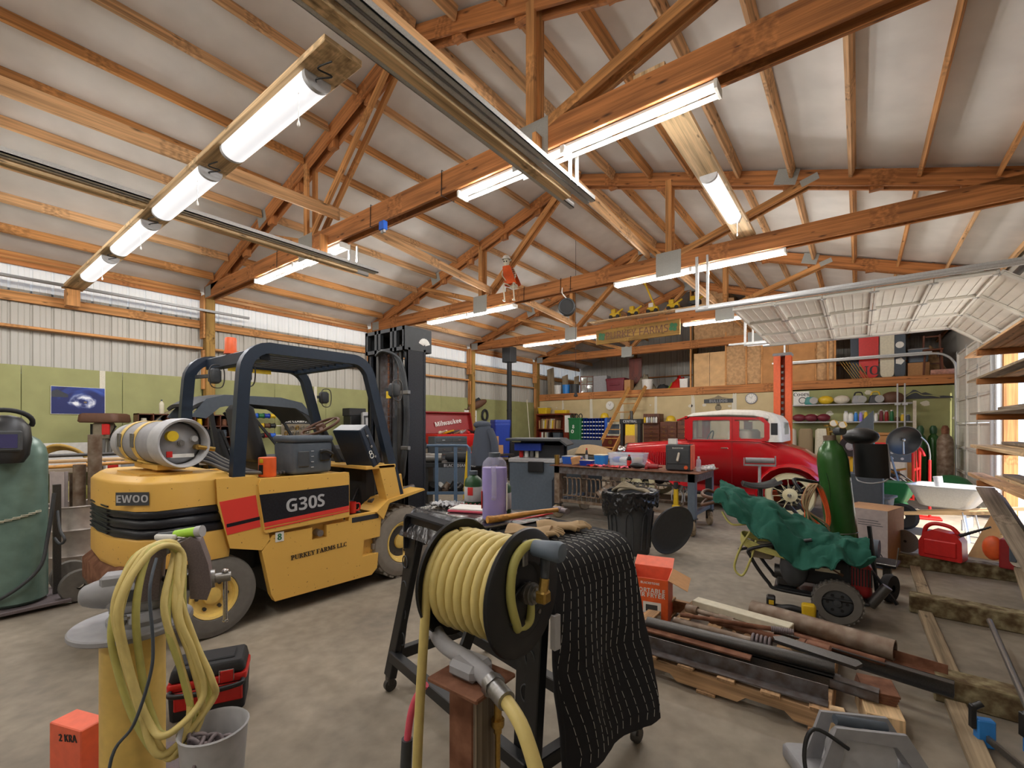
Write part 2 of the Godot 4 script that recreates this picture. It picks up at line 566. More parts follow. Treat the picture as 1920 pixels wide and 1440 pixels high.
	mat("rusty", C("8a6048"), 0.8, 0.2, rust, 1.5); mat("pipe_brown", C("978a7c"), 0.55, 0.3, rust, 1.2); mat("raw_steel", C("77767a"), 0.5, 0.4, rust, 1.5); mat("tank_green", C("6f8a80"), 0.3, 0.1, grime2, 1.2); mat("drum", C("b0a59c"), 0.4, 0.4, grime2, 1.5)
	mat("o2_green", C("2c5a26"), 0.25, 0.1, soft, 2.0); mat("carpaint", C("b8101a"), 0.22, 0.0); m.carpaint.clearcoat_enabled = true; m.carpaint.clearcoat = 0.6; m.carpaint.clearcoat_roughness = 0.08
	mat("car_top", C("dcd8ce"), 0.5, 0, soft, 3.0); mat("car_cream", C("d8cfa8"), 0.4)
	mat("concrete", C("a99d8b"), 0.7, 0, noise_tex(0.01, 91, 0.74, 1.0, 6), 0.11, hgt, 0.1)
	m.concrete.uv1_world_triplanar = true
	m.concrete.detail_enabled = true
	m.concrete.detail_blend_mode = BaseMaterial3D.BLEND_MODE_MUL
	m.concrete.detail_uv_layer = BaseMaterial3D.DETAIL_UV_2
	m.concrete.uv2_triplanar = true
	m.concrete.uv2_world_triplanar = true
	m.concrete.uv2_scale = Vector3(0.6, 0.6, 0.6)
	m.concrete.detail_albedo = noise_tex(0.02, 77, 0.86, 1.0, 6)
	mat("apron", C("cfc8b8"), 0.9, 0, soft, 0.3)
	mat("blanket_black", C("26262a"), 0.95, 0, weave, 6.0, weave, 0.15); mat("blanket_green", C("1f6a58"), 0.9, 0, weave, 5.0, weave, 0.2); mat("denim", C("5c6474"), 0.9, 0, weave, 5.0, weave, 0.2); mat("stitch", C("b8b6b0"), 0.9)
	mat("bag_black", C("16171a"), 0.25, 0, null, 1.0, fluff, 3.0)
	mat("foam_tan", C("b9a37e"), 0.95, 0, weave, 4.0, weave, 0.2)
	# clear things
	var gl := mat("glass", Color(0.75, 0.82, 0.82, 0.14), 0.04); gl.transparency = BaseMaterial3D.TRANSPARENCY_ALPHA
	var jug := mat("jug_clear", Color(0.90, 0.90, 0.96, 0.22), 0.35); jug.transparency = BaseMaterial3D.TRANSPARENCY_ALPHA
	var bot := mat("bottle_clear", Color(0.85, 0.9, 0.95, 0.3), 0.1); bot.transparency = BaseMaterial3D.TRANSPARENCY_ALPHA
	# what gives light
	for k in [["tube_glow", "fff8f0", 1.6], ["panel_glow", "f6f7fb", 0.5]]:
		var e := mat(k[0], C("f4f4f4"), 0.5)
		e.emission_enabled = true
		e.emission = C(k[1])
		e.emission_energy_multiplier = k[2]

# ---------------------------------------------------------------- camera, sky, sun
func _ready() -> void:
	rng.seed = 20260
	var cam := Camera3D.new()
	cam.name = "camera"
	cam.projection = Camera3D.PROJECTION_FRUSTUM
	cam.near = 0.05
	cam.far = 200.0
	cam.size = 0.05 * 1440.0 / 853.0
	cam.frustum_offset = V(0,0.05 * 80.0 / 853.0)
	add_child(cam)
	cam.position = Vector3(0, 1.5, 0)
	cam.rotation_degrees = Vector3(0, 37.3, 0)
	cam.current = true
	var we := WorldEnvironment.new()
	we.name = "surroundings"
	var env := Environment.new()
	env.background_mode = Environment.BG_SKY
	var sm := ProceduralSkyMaterial.new()
	sm.sky_top_color = Color(0.42, 0.6, 0.88)
	sm.sky_horizon_color = Color(0.82, 0.88, 0.94)
	sm.ground_bottom_color = Color(0.5, 0.48, 0.44)
	sm.ground_horizon_color = Color(0.78, 0.78, 0.76)
	sm.sky_energy_multiplier = 1.0
	var sky := Sky.new()
	sky.sky_material = sm
	env.sky = sky
	env.background_energy_multiplier = SKY_ENERGY
	env.ambient_light_source = Environment.AMBIENT_SOURCE_SKY
	env.tonemap_mode = Environment.TONE_MAPPER_LINEAR
	env.tonemap_exposure = EXPOSURE
	env.sdfgi_enabled = true
	env.ssao_enabled = true
	env.ssil_enabled = true
	we.environment = env
	add_child(we)
	var sun := DirectionalLight3D.new()
	sun.name = "sun"
	sun.rotation_degrees = Vector3(-58, 62, 0)
	sun.light_energy = SUN_ENERGY
	sun.light_color = Color(1.0, 0.96, 0.9)
	sun.light_angular_distance = 0.6
	sun.shadow_enabled = true
	add_child(sun)
	materials()
	shell()
	roof()
	doors()
	fixtures()
	forklift()
	foreground()
	pallet_corner()
	right_side()
	car()
	middle()
	left_side()
	back_wall()
	loft()
	overhead()
const EXPOSURE := 1.6
const SKY_ENERGY := 2.2
const SUN_ENERGY := 3.0
const TUBE := 1.1

# ---------------------------------------------------------------- building
func roof_y(x: float) -> float: return 5.93 - 0.32 * absf(x - RIDGE)

# ribbed metal sheet in the x-y plane: width along x from 0, ribs bulge to -z
func siding_panel(w: float, h: float) -> MB:
	var b := mb()
	var x0 := 0.0
	var step := 0.2286
	var pts := []
	while x0 < w - 0.01:
		var e := minf(step, w - x0)
		pts.append_array([V(x0,0),V(x0 + e * 0.28,0),V(x0 + e * 0.31,-0.006),V(x0 + e * 0.35,0),V(x0 + e * 0.55,0),V(x0 + e * 0.58,-0.006),V(x0 + e * 0.62,0),V(x0 + e * 0.82,0),V(x0 + e * 0.87,-0.022),V(x0 + e * 0.95,-0.022)])
		x0 += step
	pts.append(V(w,0))
	for k in pts.size() - 1:
		var A: Vector2 = pts[k]; var B: Vector2 = pts[k + 1]
		b.q(v3(A.x,0,A.y),v3(B.x,0,B.y),v3(B.x,h,B.y),v3(A.x,h,A.y))
		b.q(v3(B.x,0,B.y - 0.003),v3(A.x,0,A.y - 0.003),v3(A.x,h,A.y - 0.003),v3(B.x,h,B.y - 0.003))
	return b

func shell() -> void:
	setting("floor", mb().bb(v3(-10.0,-0.2,-18.1),v3(2.0,0,7.7)), m.concrete)
	setting("ground", mb().bb(v3(-40,-0.3,-60),v3(60,-0.2,40)), m.apron)
	setting("apron_slab", mb().bb(v3(2.0,-0.2,-18),v3(9,-0.02,7.7)), m.apron)
	# left wall: sill board, then siding, translucent eave sheets, posts and girts as its pieces
	var wl := setting("wall_left", mb().bb(v3(-10.02,0,-18.05),v3(-9.97,2.3,7.7)), m.green_wall)
	var low := siding_panel(0.9144, 1.25).done()
	var eave := siding_panel(0.9144, 0.62).done()
	var tl := mat("eave_sheet", C("efece6"), 0.5); tl.backlight_enabled = true; tl.backlight = Color(0.8, 0.8, 0.78)
	for k in 28:
		var z: float = 7.6 - 0.9144 * k
		var p := put(wl, "siding_panel", low, m.siding)
		p.position = v3(-9.93,2.3,z); p.rotation_degrees.y = 90
		var e := put(wl, "eave_panel", eave, tl)
		e.position = v3(-9.93,3.5,z); e.rotation_degrees.y = 90
	for k in 6:
		var z0: float = BAYS[k] + 0.09
		var z1: float = BAYS[k + 1] - 0.09 if k < 6 else 7.6
		put(wl, "girt", mb().bb(v3(-9.89,3.35,z0),v3(-9.84,3.49,z1), 0.004), m.fir)
		put(wl, "girt", mb().bb(v3(-9.9,2.95,z0),v3(-9.76,2.99,z1), 0.004), m.fir)
		put(wl, "eave_board", mb().bb(v3(-9.89,3.88,z0),v3(-9.85,4.02,z1), 0.004), m.fir_dark)
		for j in 3:
			var w := (z1 - z0) / 3.0
			put(wl, "plywood_board", mb().bb(v3(-9.83,0.02,z0 + w * j + 0.003),v3(-9.815, 2.41, z0 + w * (j + 1) - 0.003), 0.003), m.green_wall)
		if k in [2, 3]:
			put(wl, "cover_strip", mb().bb(v3(-9.815,0.02,z0 + 1.38),v3(-9.808,2.41,z0 + 1.45)), m.spackle)
	put(wl, "girt", mb().bb(v3(-9.89,3.35,-17.95),v3(-9.84,3.49,-14.44), 0.004), m.fir)
	for k in 7:
		var z: float = BAYS[k]
		put(wl, "post", mb().bb(v3(-9.82,0,z - 0.075),v3(-9.65,3.95,z + 0.075), 0.006), m.post)
		put(wl, "cleat", mb().bb(v3(-9.86,3.15,z + 0.075),v3(-9.68,3.95,z + 0.113), 0.004), m.fir)
		put(wl, "cleat", mb().bb(v3(-9.80,2.2,z + 0.075),v3(-9.7,2.93,z + 0.113), 0.004), m.fir)
	# far end wall behind the loft
	var we := setting("wall_end", mb().bb(v3(-10.0,0,-18.12),v3(2.0,2.6,-18.08)), m.green_wall)
	put(we, "gable_board", mb().prism(V2([-10.0, 2.5, 2.0, 2.5, 2.0, roof_y(2.0) + 0.03, RIDGE, 5.96, -10.0, roof_y(-10.0) + 0.03]), -18.12, -18.06), m.siding)
	for k in 13:
		var x0 := -9.95 + 0.9144 * k
		var h := roof_y(clampf(x0 + 0.45, -9.9, 1.8)) - 2.55
		var p := put(we, "siding_panel", siding_panel(0.9144, h), m.siding)
		p.position = v3(x0,2.55,-18.03)
	put(we, "girt", mb().bb(v3(-9.8,3.45,-18.0),v3(1.8,3.49,-17.86), 0.004), m.fir_dark)
	for x in [-7.4, -5.0, -2.5, 0.0]:
		put(we, "post", mb().bb(v3(x,2.6,-17.99),v3(x + 0.15, roof_y(x) - 0.2, -17.84), 0.005), m.post)
	# back partition: drywall below the loft, posts and sheathing above it
	var wb := setting("wall_back", mb().bb(v3(-9.85,0,-14.52),v3(XR,2.46,-14.42)), m.tan_wall)
	for k in 7:
		put(wb, "drywall_sheet", mb().bb(v3(-9.8 + 1.15 * k + 0.002,0.01,-14.42),v3(-9.8 + 1.15 * (k + 1) - 0.002, 2.46, -14.405)), m.tan_wall)
	for k in 3:
		put(wb, "drywall_sheet", mb().bb(v3(-1.75 + 1.203 * k + 0.002,0.65 if k == 2 else 0.01,-14.42),v3(-1.75 + 1.203 * (k + 1) - 0.002, 2.46, -14.405)), m.green_wall)
	put(wb, "plywood_board", mb().bb(v3(0.66,0.01,-14.42),v3(1.85,0.65,-14.403)), m.ply_light)
	for k in 7: # taped joints and filled screw heads
		var xx := -9.8 + 1.15 * (k + 1)
		put(wb, "joint_compound", patch(0.09 + 0.02 * (k % 3), 1.25, k), m.spackle).position = v3(xx + 0.03,1.85,-14.402)
	var spots := [[-8.9, 2.2, .05], [-8.6, 2.12, .05], [-4.1, 2.13, .13], [-3.7, 2.15, .12], [-3.0, 2.1, .09], [-2.9, 1.9, .1], [-5.35, 2.2, .06], [-1.1, 2.25, .09], [-.6, 1.85, .16], [.1, 1.85, .13], [.45, 1.85, .16], [1.25, 2.05, .17], [1.3, 1.0, .12], [1.75, 1.7, .08], [-.9, 1.8, .07], [0.2, 2.35, .15]]
	for k in spots.size():
		var s: Array = spots[k]
		put(wb, "joint_compound", patch(s[2], s[2] * 0.75, k + 9), m.spackle).position = v3(s[0],s[1],-14.402)
	put(wb, "loft_beam", mb().bb(v3(-9.7,2.47,-14.42),v3(-1.5,2.71,-14.38), 0.005), m.fir_dark)
	put(wb, "loft_beam", mb().bb(v3(-1.5,2.49,-14.40),v3(1.84,2.71,-14.34), 0.005), m.fir_dark)
	setting("floor_loft", mb().bb(v3(-9.84,2.66,-18.0),v3(XR,2.70,-14.43)), m.ply)
	put(wb, "plywood_board", mb().bb(v3(-4.0,2.71,-14.44),v3(-3.55,3.72,-14.42), 0.003), m.ply_light)
	put(wb, "plywood_board", mb().bb(v3(-3.54,2.71,-14.44),v3(-3.12,3.72,-14.42), 0.003), m.ply_light)
	put(wb, "plywood_board", mb().bb(v3(-2.14,2.71,-14.44),v3(-1.53,3.80,-14.42), 0.003), m.ply)
	put(wb, "plywood_board", mb().bb(v3(-1.52,2.71,-14.44),v3(-0.92,3.80,-14.42), 0.003), m.ply)
	for x in [-4.12, -3.12, -2.58, -2.18, -0.92, -0.66, -0.5]:
		put(wb, "stud", mb().bb(v3(x,2.71,-14.50),v3(x + 0.04, roof_y(x) - 0.12, -14.41), 0.003), m.fir)
	for k in 12: # batts between the studs and up in the gable
		var x0: float = [-3.09, -2.55, -0.89, -4.0, -3.4, -2.9, -2.3, -1.7, -1.1, -0.62, -3.95, -1.4][k]
		var y0: float = 2.72 if k < 3 or k == 9 else 3.98
		var x1: float = x0 + [0.5, 0.36, 0.22, 0.6, 0.5, 0.55, 0.55, 0.55, 0.5, 0.11, 0.9, 0.6][k]
		var y1: float = 3.85 if k < 3 or k == 9 else roof_y(x0 if k in [3, 10] else x1) - 0.3
		put(wb, "insulation_batt", batt(x1 - x0, y1 - y0, k), m.insul).position = v3(x0,y0,-14.47)
	# right wall: solid between the openings of two overhead doors, header above
	var wr := setting("wall_right", mb().bb(v3(XR,3.06,-14.5),v3(XR + 0.12,4.1,7.7)), m.siding)
	put(wr, "jamb_wall", mb().bb(v3(XR,0,-14.5),v3(XR + 0.12,3.06,-14.32)), m.siding)
	put(wr, "jamb_wall", mb().bb(v3(XR,0,-10.86),v3(XR + 0.12,3.06,-10.56)), m.white)
	put(wr, "jamb_wall", mb().bb(v3(XR,0,-6.9),v3(XR + 0.12,3.06,7.7)), m.siding)
	put(wr, "jamb_wall", mb().bb(v3(XR,0,-18.1),v3(XR + 0.12,4.1,-14.5)), m.siding)
	put(wr, "door_trim", mb().bb(v3(XR - 0.02,0,-10.62),v3(XR + 0.14,3.06,-10.52), 0.004), m.fir)
	put(wr, "door_trim", mb().bb(v3(XR - 0.04,3.0,-10.6),v3(XR,3.2,-6.9), 0.004), m.fir)
	setting("wall_front", mb().bb(v3(-10.0,0,7.62),v3(2.0,6.0,7.74)), m.siding)
	# white box trailer standing outside the open door, and a fence further off
	var tr := thing("box_trailer", "white box trailer parked outside the open overhead door", "trailer", v3(7.2,-0.2,-14.6))
	put(tr, "body", mb().bb(v3(-1.2,0.7,-2.5),v3(1.2,3.2,3.2), 0.03), m.white)
	put(tr, "corner_trim", mb().bb(v3(-1.24,0.7,3.12),v3(-1.12,3.2,3.24), 0.01), m.teal)
	for z in [-0.6, 0.3]:
		put(tr, "wheel", mb().lathe([V(0.1,-0.1),V(0.3,-0.1),V(0.35,-0.06),V(0.35,0.06),V(0.3,0.1),V(0.1,0.1)], 20, Transform3D(Basis(Vector3.BACK, PI / 2),v3(-1.1,0.35,z))), m.rubber)
	put(tr, "chassis", mb().bb(v3(-1.0,0.55,-2.4),v3(1.0,0.7,3.1)), m.steel_dark)

# thin irregular smear of filler lying on a wall (x-y plane)
func patch(w: float, h: float, s: int) -> MB:
	var p := PackedVector2Array()
	var f := FastNoiseLite.new(); f.seed = s; f.frequency = 0.6
	for a in 18:
		var c := V(cos(TAU * a / 18), sin(TAU * a / 18))
		var k := 1.0 + 0.35 * f.get_noise_2d(c.x * 2.0, c.y * 2.0)
		p.append(V(c.x * w * 0.5 * k, clampf(c.y * 1.6, -1, 1) * h * 0.5 * k if h > w * 3.0 else c.y * h * 0.5 * k))
	return mb().prism(p, -0.001, 0.002)

func batt(w: float, h: float, s: int) -> MB:
	var f := FastNoiseLite.new(); f.seed = s; f.frequency = 2.5; f.fractal_octaves = 4
	return mb().sheet(func(u, vv): return v3(u * w, vv * h, 0.05 * sin(PI * u) + 0.06 * f.get_noise_2d(u * w + s, vv * h)), 8, maxi(int(h * 14), 6), 0.04)

func roof() -> void:
	for s in [-1, 1]:
		var xe := XL - 0.12 if s < 0 else XR + 0.12
		var b := mb()
		b.prism(V2([RIDGE, 5.95, xe, roof_y(xe) + 0.02, xe, roof_y(xe) + 0.06, RIDGE, 5.99]), -18.1, 7.75)
		var c := setting("ceiling" if s < 0 else "ceiling_far_slope", b, m.sheet)
		# purlins of this slope, hung between the trusses
		var len := 3.66 - 0.20
		var kinds := []
		for k in 4: kinds.append(mb().box(Vector3.ZERO, v3(0.04,0.135,len), 0.003).done())
		for bay in 6:
			var z: float = ([-18.0] + BAYS)[bay] + 1.83
			for r in 10:
				var d := 0.22 + r * 0.625
				var x: float = RIDGE + s * d
				var p := put(c, "purlin", kinds[(bay * 3 + r) % 4], [m.fir, m.fir_light, m.fir, m.fir_light, m.fir_light][(bay * 7 + r * 3) % 5])
				p.position = v3(x, roof_y(x) - 0.055, z)
				p.rotation_degrees.z = -s * 17.7 * 1.0
	for k in 6: truss(k)
	# lengthwise braces lying on the bottom chords
	var br := ["left brace over the forklift mast", "left brace beyond the second truss"]
	var spans := [[-5.25, -3.36, -5.8, -7.02], [-2.45, -3.36, -2.6, -7.02], [-5.55, -7.02, -5.95, -10.68], [-2.5, -7.02, -2.45, -10.68], [-5.7, -10.68, -6.0, -14.34], [-2.3, -10.68, -2.3, -14.3], [-5.4, 0.3, -5.25, -3.36], [-2.5, 0.3, -2.45, -3.36]]
	var where := ["between first and second trusses, above the forklift mast", "between first and second trusses, beside the metal door rails", "between second and third trusses, left of the skeleton", "between second and third trusses, right of the ridge", "between third and last trusses, left side", "between third and last trusses, beside the toy shelf", "left of the ridge, in the nearest bay overhead", "beside the ridge, in the nearest bay overhead"]
	for k in 8:
		var s: Array = spans[k]
		one("truss_brace", "light board brace " + where[k], "brace", mb().bar(v3(s[0],CH + 0.31,s[1] - 0.09),v3(s[2],CH + 0.31,s[3] + 0.09), 0.038, 0.14, 0.003), m.fir_light, Vector3.ZERO, 0, "lengthwise braces between the trusses")

func truss(k: int) -> void:
	var z: float = BAYS[k]
	var nth: String = ["farthest roof truss, in line with the back partition", "third roof truss from the front, carrying the toy shelf", "second roof truss, with the skeleton sitting on it", "nearest roof truss in view, crossing above the forklift", "roof truss straight above the viewer", "roof truss behind the viewer near the front"][k]
	var t := thing("roof_truss", "fir " + nth, "truss", v3(0,0,z), 0, "roof trusses of paired planks")
	var heel := 4.0
	for s in [-1.0, 1.0]:
		var dz: float = s * 0.062
		put(t, "bottom_chord", mb().bb(v3(XL + 0.12,CH,dz - 0.019),v3(XR - 0.02,CH + 0.235,dz + 0.019), 0.004), m.fir_dark)
		for side in [-1.0, 1.0]:
			var xe: float = XL + 0.14 if side < 0 else XR - 0.04
			put(t, "top_chord", mb().bar(v3(xe, roof_y(xe) - 0.11, dz),v3(RIDGE, roof_y(RIDGE) - 0.11, dz), 0.038, 0.19, 0.004), m.fir_dark)
		for w in [[-6.1, CH + 0.2, -6.1, 0.0], [-2.3, CH + 0.2, -2.3, 0.0], [-6.05, CH + 0.15, -4.25, 5.68], [-2.35, CH + 0.15, -3.85, 5.68], [-6.2, CH + 0.2, -7.85, 4.62], [-2.2, CH + 0.2, -0.42, 4.68]]:
			var y1: float = roof_y(w[0]) - 0.12 if w[3] == 0.0 else w[3]
			put(t, "web", mb().bar(v3(w[0],w[1],dz),v3(w[2],y1,dz), 0.04, 0.09, 0.003, Vector3.RIGHT if w[0] == w[2] else Vector3.UP), m.fir)
	for x in [-9.0, -8.2, -7.3, -6.5, -5.6, -4.8, -3.3, -2.5, -1.6, -0.8, 0.1, 0.9]:
		put(t, "block", mb().bb(v3(x, roof_y(x) - 0.26, -0.042),v3(x + 0.14, roof_y(x) - 0.03, 0.042), 0.003), m.fir_dark)
	for g in [[-6.1, CH + 0.1, 0.36, 0.34], [-2.3, CH + 0.1, 0.38, 0.36], [RIDGE, 5.78, 0.42, 0.26], [-9.55, CH + 0.12, 0.26, 0.2], [1.5, CH + 0.12, 0.26, 0.2], [-0.75, 4.78, 0.26, 0.2], [-7.4, 4.75, 0.26, 0.2]]:
		for s in [-1.0, 1.0]:
			var p := put(t, "gusset_plate", plate_mesh(g[2], g[3]), m.plate)
			p.position = v3(g[0],g[1],s * 0.084)
			if g[1] > 4.5 and g[0] != RIDGE: p.rotation_degrees.z = 17.7 * (1 if g[0] < RIDGE else -1)
	for s in [-1.0, 1.0]:
		put(t, "gusset_plate", plate_mesh(0.2, 0.09), m.plate).transform = Transform3D(Basis(Vector3.BACK, deg_to_rad(17)),v3(-0.5,4.66,s * 0.084))

func plate_mesh(w: float, h: float) -> ArrayMesh:
	var b := mb()
	b.box(Vector3.ZERO, v3(w,h,0.003), 0.0005)
	var k := -w * 0.5 + 0.012
	while k < w * 0.5 - 0.008: # pressed rows of teeth
		for s in [-1.0, 1.0]: b.box(v3(k,0,s * 0.002),v3(0.006,h - 0.01,0.002), 0.0)
		k += 0.016
	return b.done()

# ---------------------------------------------------------------- overhead doors
# one door section lying in the x-y plane: x is the width of the door, y from 0 to 0.52
func door_section(parent: Node, w: float, tf: Transform3D) -> void:
	var b := mb()
	b.bb(v3(0,0.003,-0.01),v3(w,0.522,0.0), 0.002)
	for k in 4:
		b.bb(v3(0.02,0.1 + k * 0.105,0.0),v3(w - 0.02,0.112 + k * 0.105,0.006))
	b.bb(v3(0,0.003,0),v3(w,0.03,0.035)); b.bb(v3(0,0.492,0),v3(w,0.52,0.035))
	var s := put(parent, "section", b, m.door_white)
	s.transform = tf
	for k in 4:
		var x: float = [0.0, w * 0.333 - 0.04, w * 0.667 - 0.04, w - 0.08][k]
		put(s, "stile", mb().bb(v3(x,0.03,0.002),v3(x + 0.08,0.492,0.038), 0.004), m.door_white)
		put(s, "hinge", mb().bb(v3(x + 0.015,0.47,0.036),v3(x + 0.065,0.57,0.044), 0.002).cyl(v3(x + 0.015,0.522,0.046),v3(x + 0.065,0.522,0.046), 0.008, -1.0, 8), m.galv)

func track(parent: Node, z: float, xin: float, h: float, up_from := 0.1) -> void:
	var r := 0.38
	var pts := [v3(XR - 0.1,up_from,z),v3(XR - 0.1,h - r,z)]
	pts.append_array(arc3(v3(XR - 0.1 - r,h - r,z),v3(r,0,0),v3(0,r,0), 8, 90, 10))
	pts.append(v3(xin,h,z))
	# the rail is a rolled channel: a tube line plus a flange
	put(parent, "track", mb().tube(pts, 0.028, 6), m.galv)
	put(parent, "track_angle", mb().bb(v3(xin - 0.3,h + 0.02,z - 0.02),v3(XR - 0.5,h + 0.06,z - 0.012)), m.galv)

func doors() -> void:
	# door_1: closed, beyond; door_2: run up under the roof
	var w := 3.42
	var d1 := thing("door_1", "closed ribbed white overhead door beside the green wall", "", v3(0,0,0))
	d1.set_meta("kind", "structure"); d1.remove_meta("category")
	for k in 6: door_section(d1, w, Transform3D(Basis(Vector3.UP, -PI / 2),v3(XR - 0.06,k * 0.525,-14.28)))
	track(d1, -14.33, -1.6, 3.2)
	track(d1, -10.82, -1.6, 3.2)
	put(d1, "drop_angle", mb().bb(v3(-1.62,3.2,-14.35),v3(-1.58,4.0,-14.31)), m.galv)
	var d2 := thing("door_2", "open ribbed white overhead door hanging level under the trusses", "", v3(0,0,0))
	d2.set_meta("kind", "structure"); d2.remove_meta("category")
	var h := 3.2
	for k in 5: door_section(d2, w, Transform3D(Basis(v3(0,0,1),v3(1,0,0),v3(0,-1,0)),v3(-1.42 + 0.525 * k,h - 0.03,-10.42)))
	var sl := deg_to_rad(-38)
	door_section(d2, w, Transform3D(Basis(v3(0,0,1),v3(cos(sl), sin(sl), 0),v3(sin(sl), -cos(sl), 0)),v3(1.21,h - 0.03,-10.42)))
	track(d2, -10.48, -1.9, h)
	track(d2, -6.94, -1.9, h)
	for z in [-10.48, -6.94]:
		put(d2, "drop_angle", mb().bb(v3(-1.9,h,z - 0.02),v3(-1.86,CH + 0.1,z + 0.02)), m.galv)
		put(d2, "drop_angle", mb().bb(v3(-1.75,h,z - 0.02),v3(-1.72,CH + 0.1,z + 0.02)), m.galv)
	put(d2, "torsion_tube", mb().cyl(v3(XR - 0.12,3.62,-10.6),v3(XR - 0.12,3.62,-6.8), 0.016).cyl(v3(XR - 0.12,3.62,-9.4),v3(XR - 0.12,3.62,-8.1), 0.045), m.steel_dark)
	# rails of the front door behind the viewer, running overhead along the room
	var d3 := thing("door_3", "long paired galvanised door rails hung below the nearest truss", "", v3(0,0,0))
	d3.set_meta("kind", "structure"); d3.remove_meta("category")
	put(d3, "leaf", mb().bb(v3(-5.6,0,7.5),v3(-2.1,3.5,7.56)), m.door_white)
	for x in [-5.52, -2.16]:
		var hh := 3.66
		for dx in [-0.1, 0.07, 0.13]:
			put(d3, "rail", mb().bb(v3(x + dx - 0.022,hh,-3.95),v3(x + dx + 0.022,hh + 0.012,7.4)).bb(v3(x + dx - 0.022,hh,-3.95),v3(x + dx - 0.017,hh + 0.05,7.4)).bb(v3(x + dx + 0.017,hh,-3.95),v3(x + dx + 0.022,hh + 0.05,7.4)), m.galv)
		put(d3, "rail_board", mb().bb(v3(x - 0.06,hh - 0.03,-3.7),v3(x + 0.03,hh + 0.05,3.0), 0.004), m.pine)
		put(d3, "hanger_block", mb().bb(v3(x - 0.05,hh + 0.02,-3.28),v3(x - 0.01,CH + 0.12,-3.18), 0.003), m.fir)
		for z in [-3.5, -3.62]:
			put(d3, "hanger", perforated(hh, CH + 0.05), m.galv).position = v3(x + 0.13,0,z)
	put(d3, "rail", mb().bb(v3(-9.6,3.62,-4.0),v3(-9.55,3.66,7.4)), m.galv_dark)

func perforated(y0: float, y1: float) -> MB:
	var b := mb().bb(v3(-0.002,y0,-0.02),v3(0.002,y1,0.02)).bb(v3(-0.002,y0,0.016),v3(0.036,y1,0.02))
	var y := y0 + 0.02
	while y < y1 - 0.02:
		b.box(v3(0.002,y,0),v3(0.002,0.018,0.01))
		y += 0.035
	return b

# ---------------------------------------------------------------- lamps
func lamp_area(at: Vector3, size: Vector2, energy: float, col: Color) -> void:
	# bare tubes shine to all sides; wrap lights mostly down
	for k in (2 if size == Vector2.ZERO else 1):
		var l: Light3D
		if size == Vector2.ZERO:
			var o := OmniLight3D.new()
			o.omni_range = 30.0; o.omni_attenuation = 2.0; o.light_size = 0.03
			l = o
		else:
			var a := AreaLight3D.new()
			a.area_size = size; a.area_range = 30.0; a.area_attenuation = 2.0
			l = a
		l.name = numbered("lamp_glow")
		l.light_energy = energy * (0.5 if size == Vector2.ZERO else 1.0)
		l.light_color = col
		l.shadow_enabled = true
		add_child(l)
		l.position = at + (v3(0.3 * (2 * k - 1), 0, 0) if size == Vector2.ZERO else Vector3.ZERO)
		l.rotation_degrees.x = -90

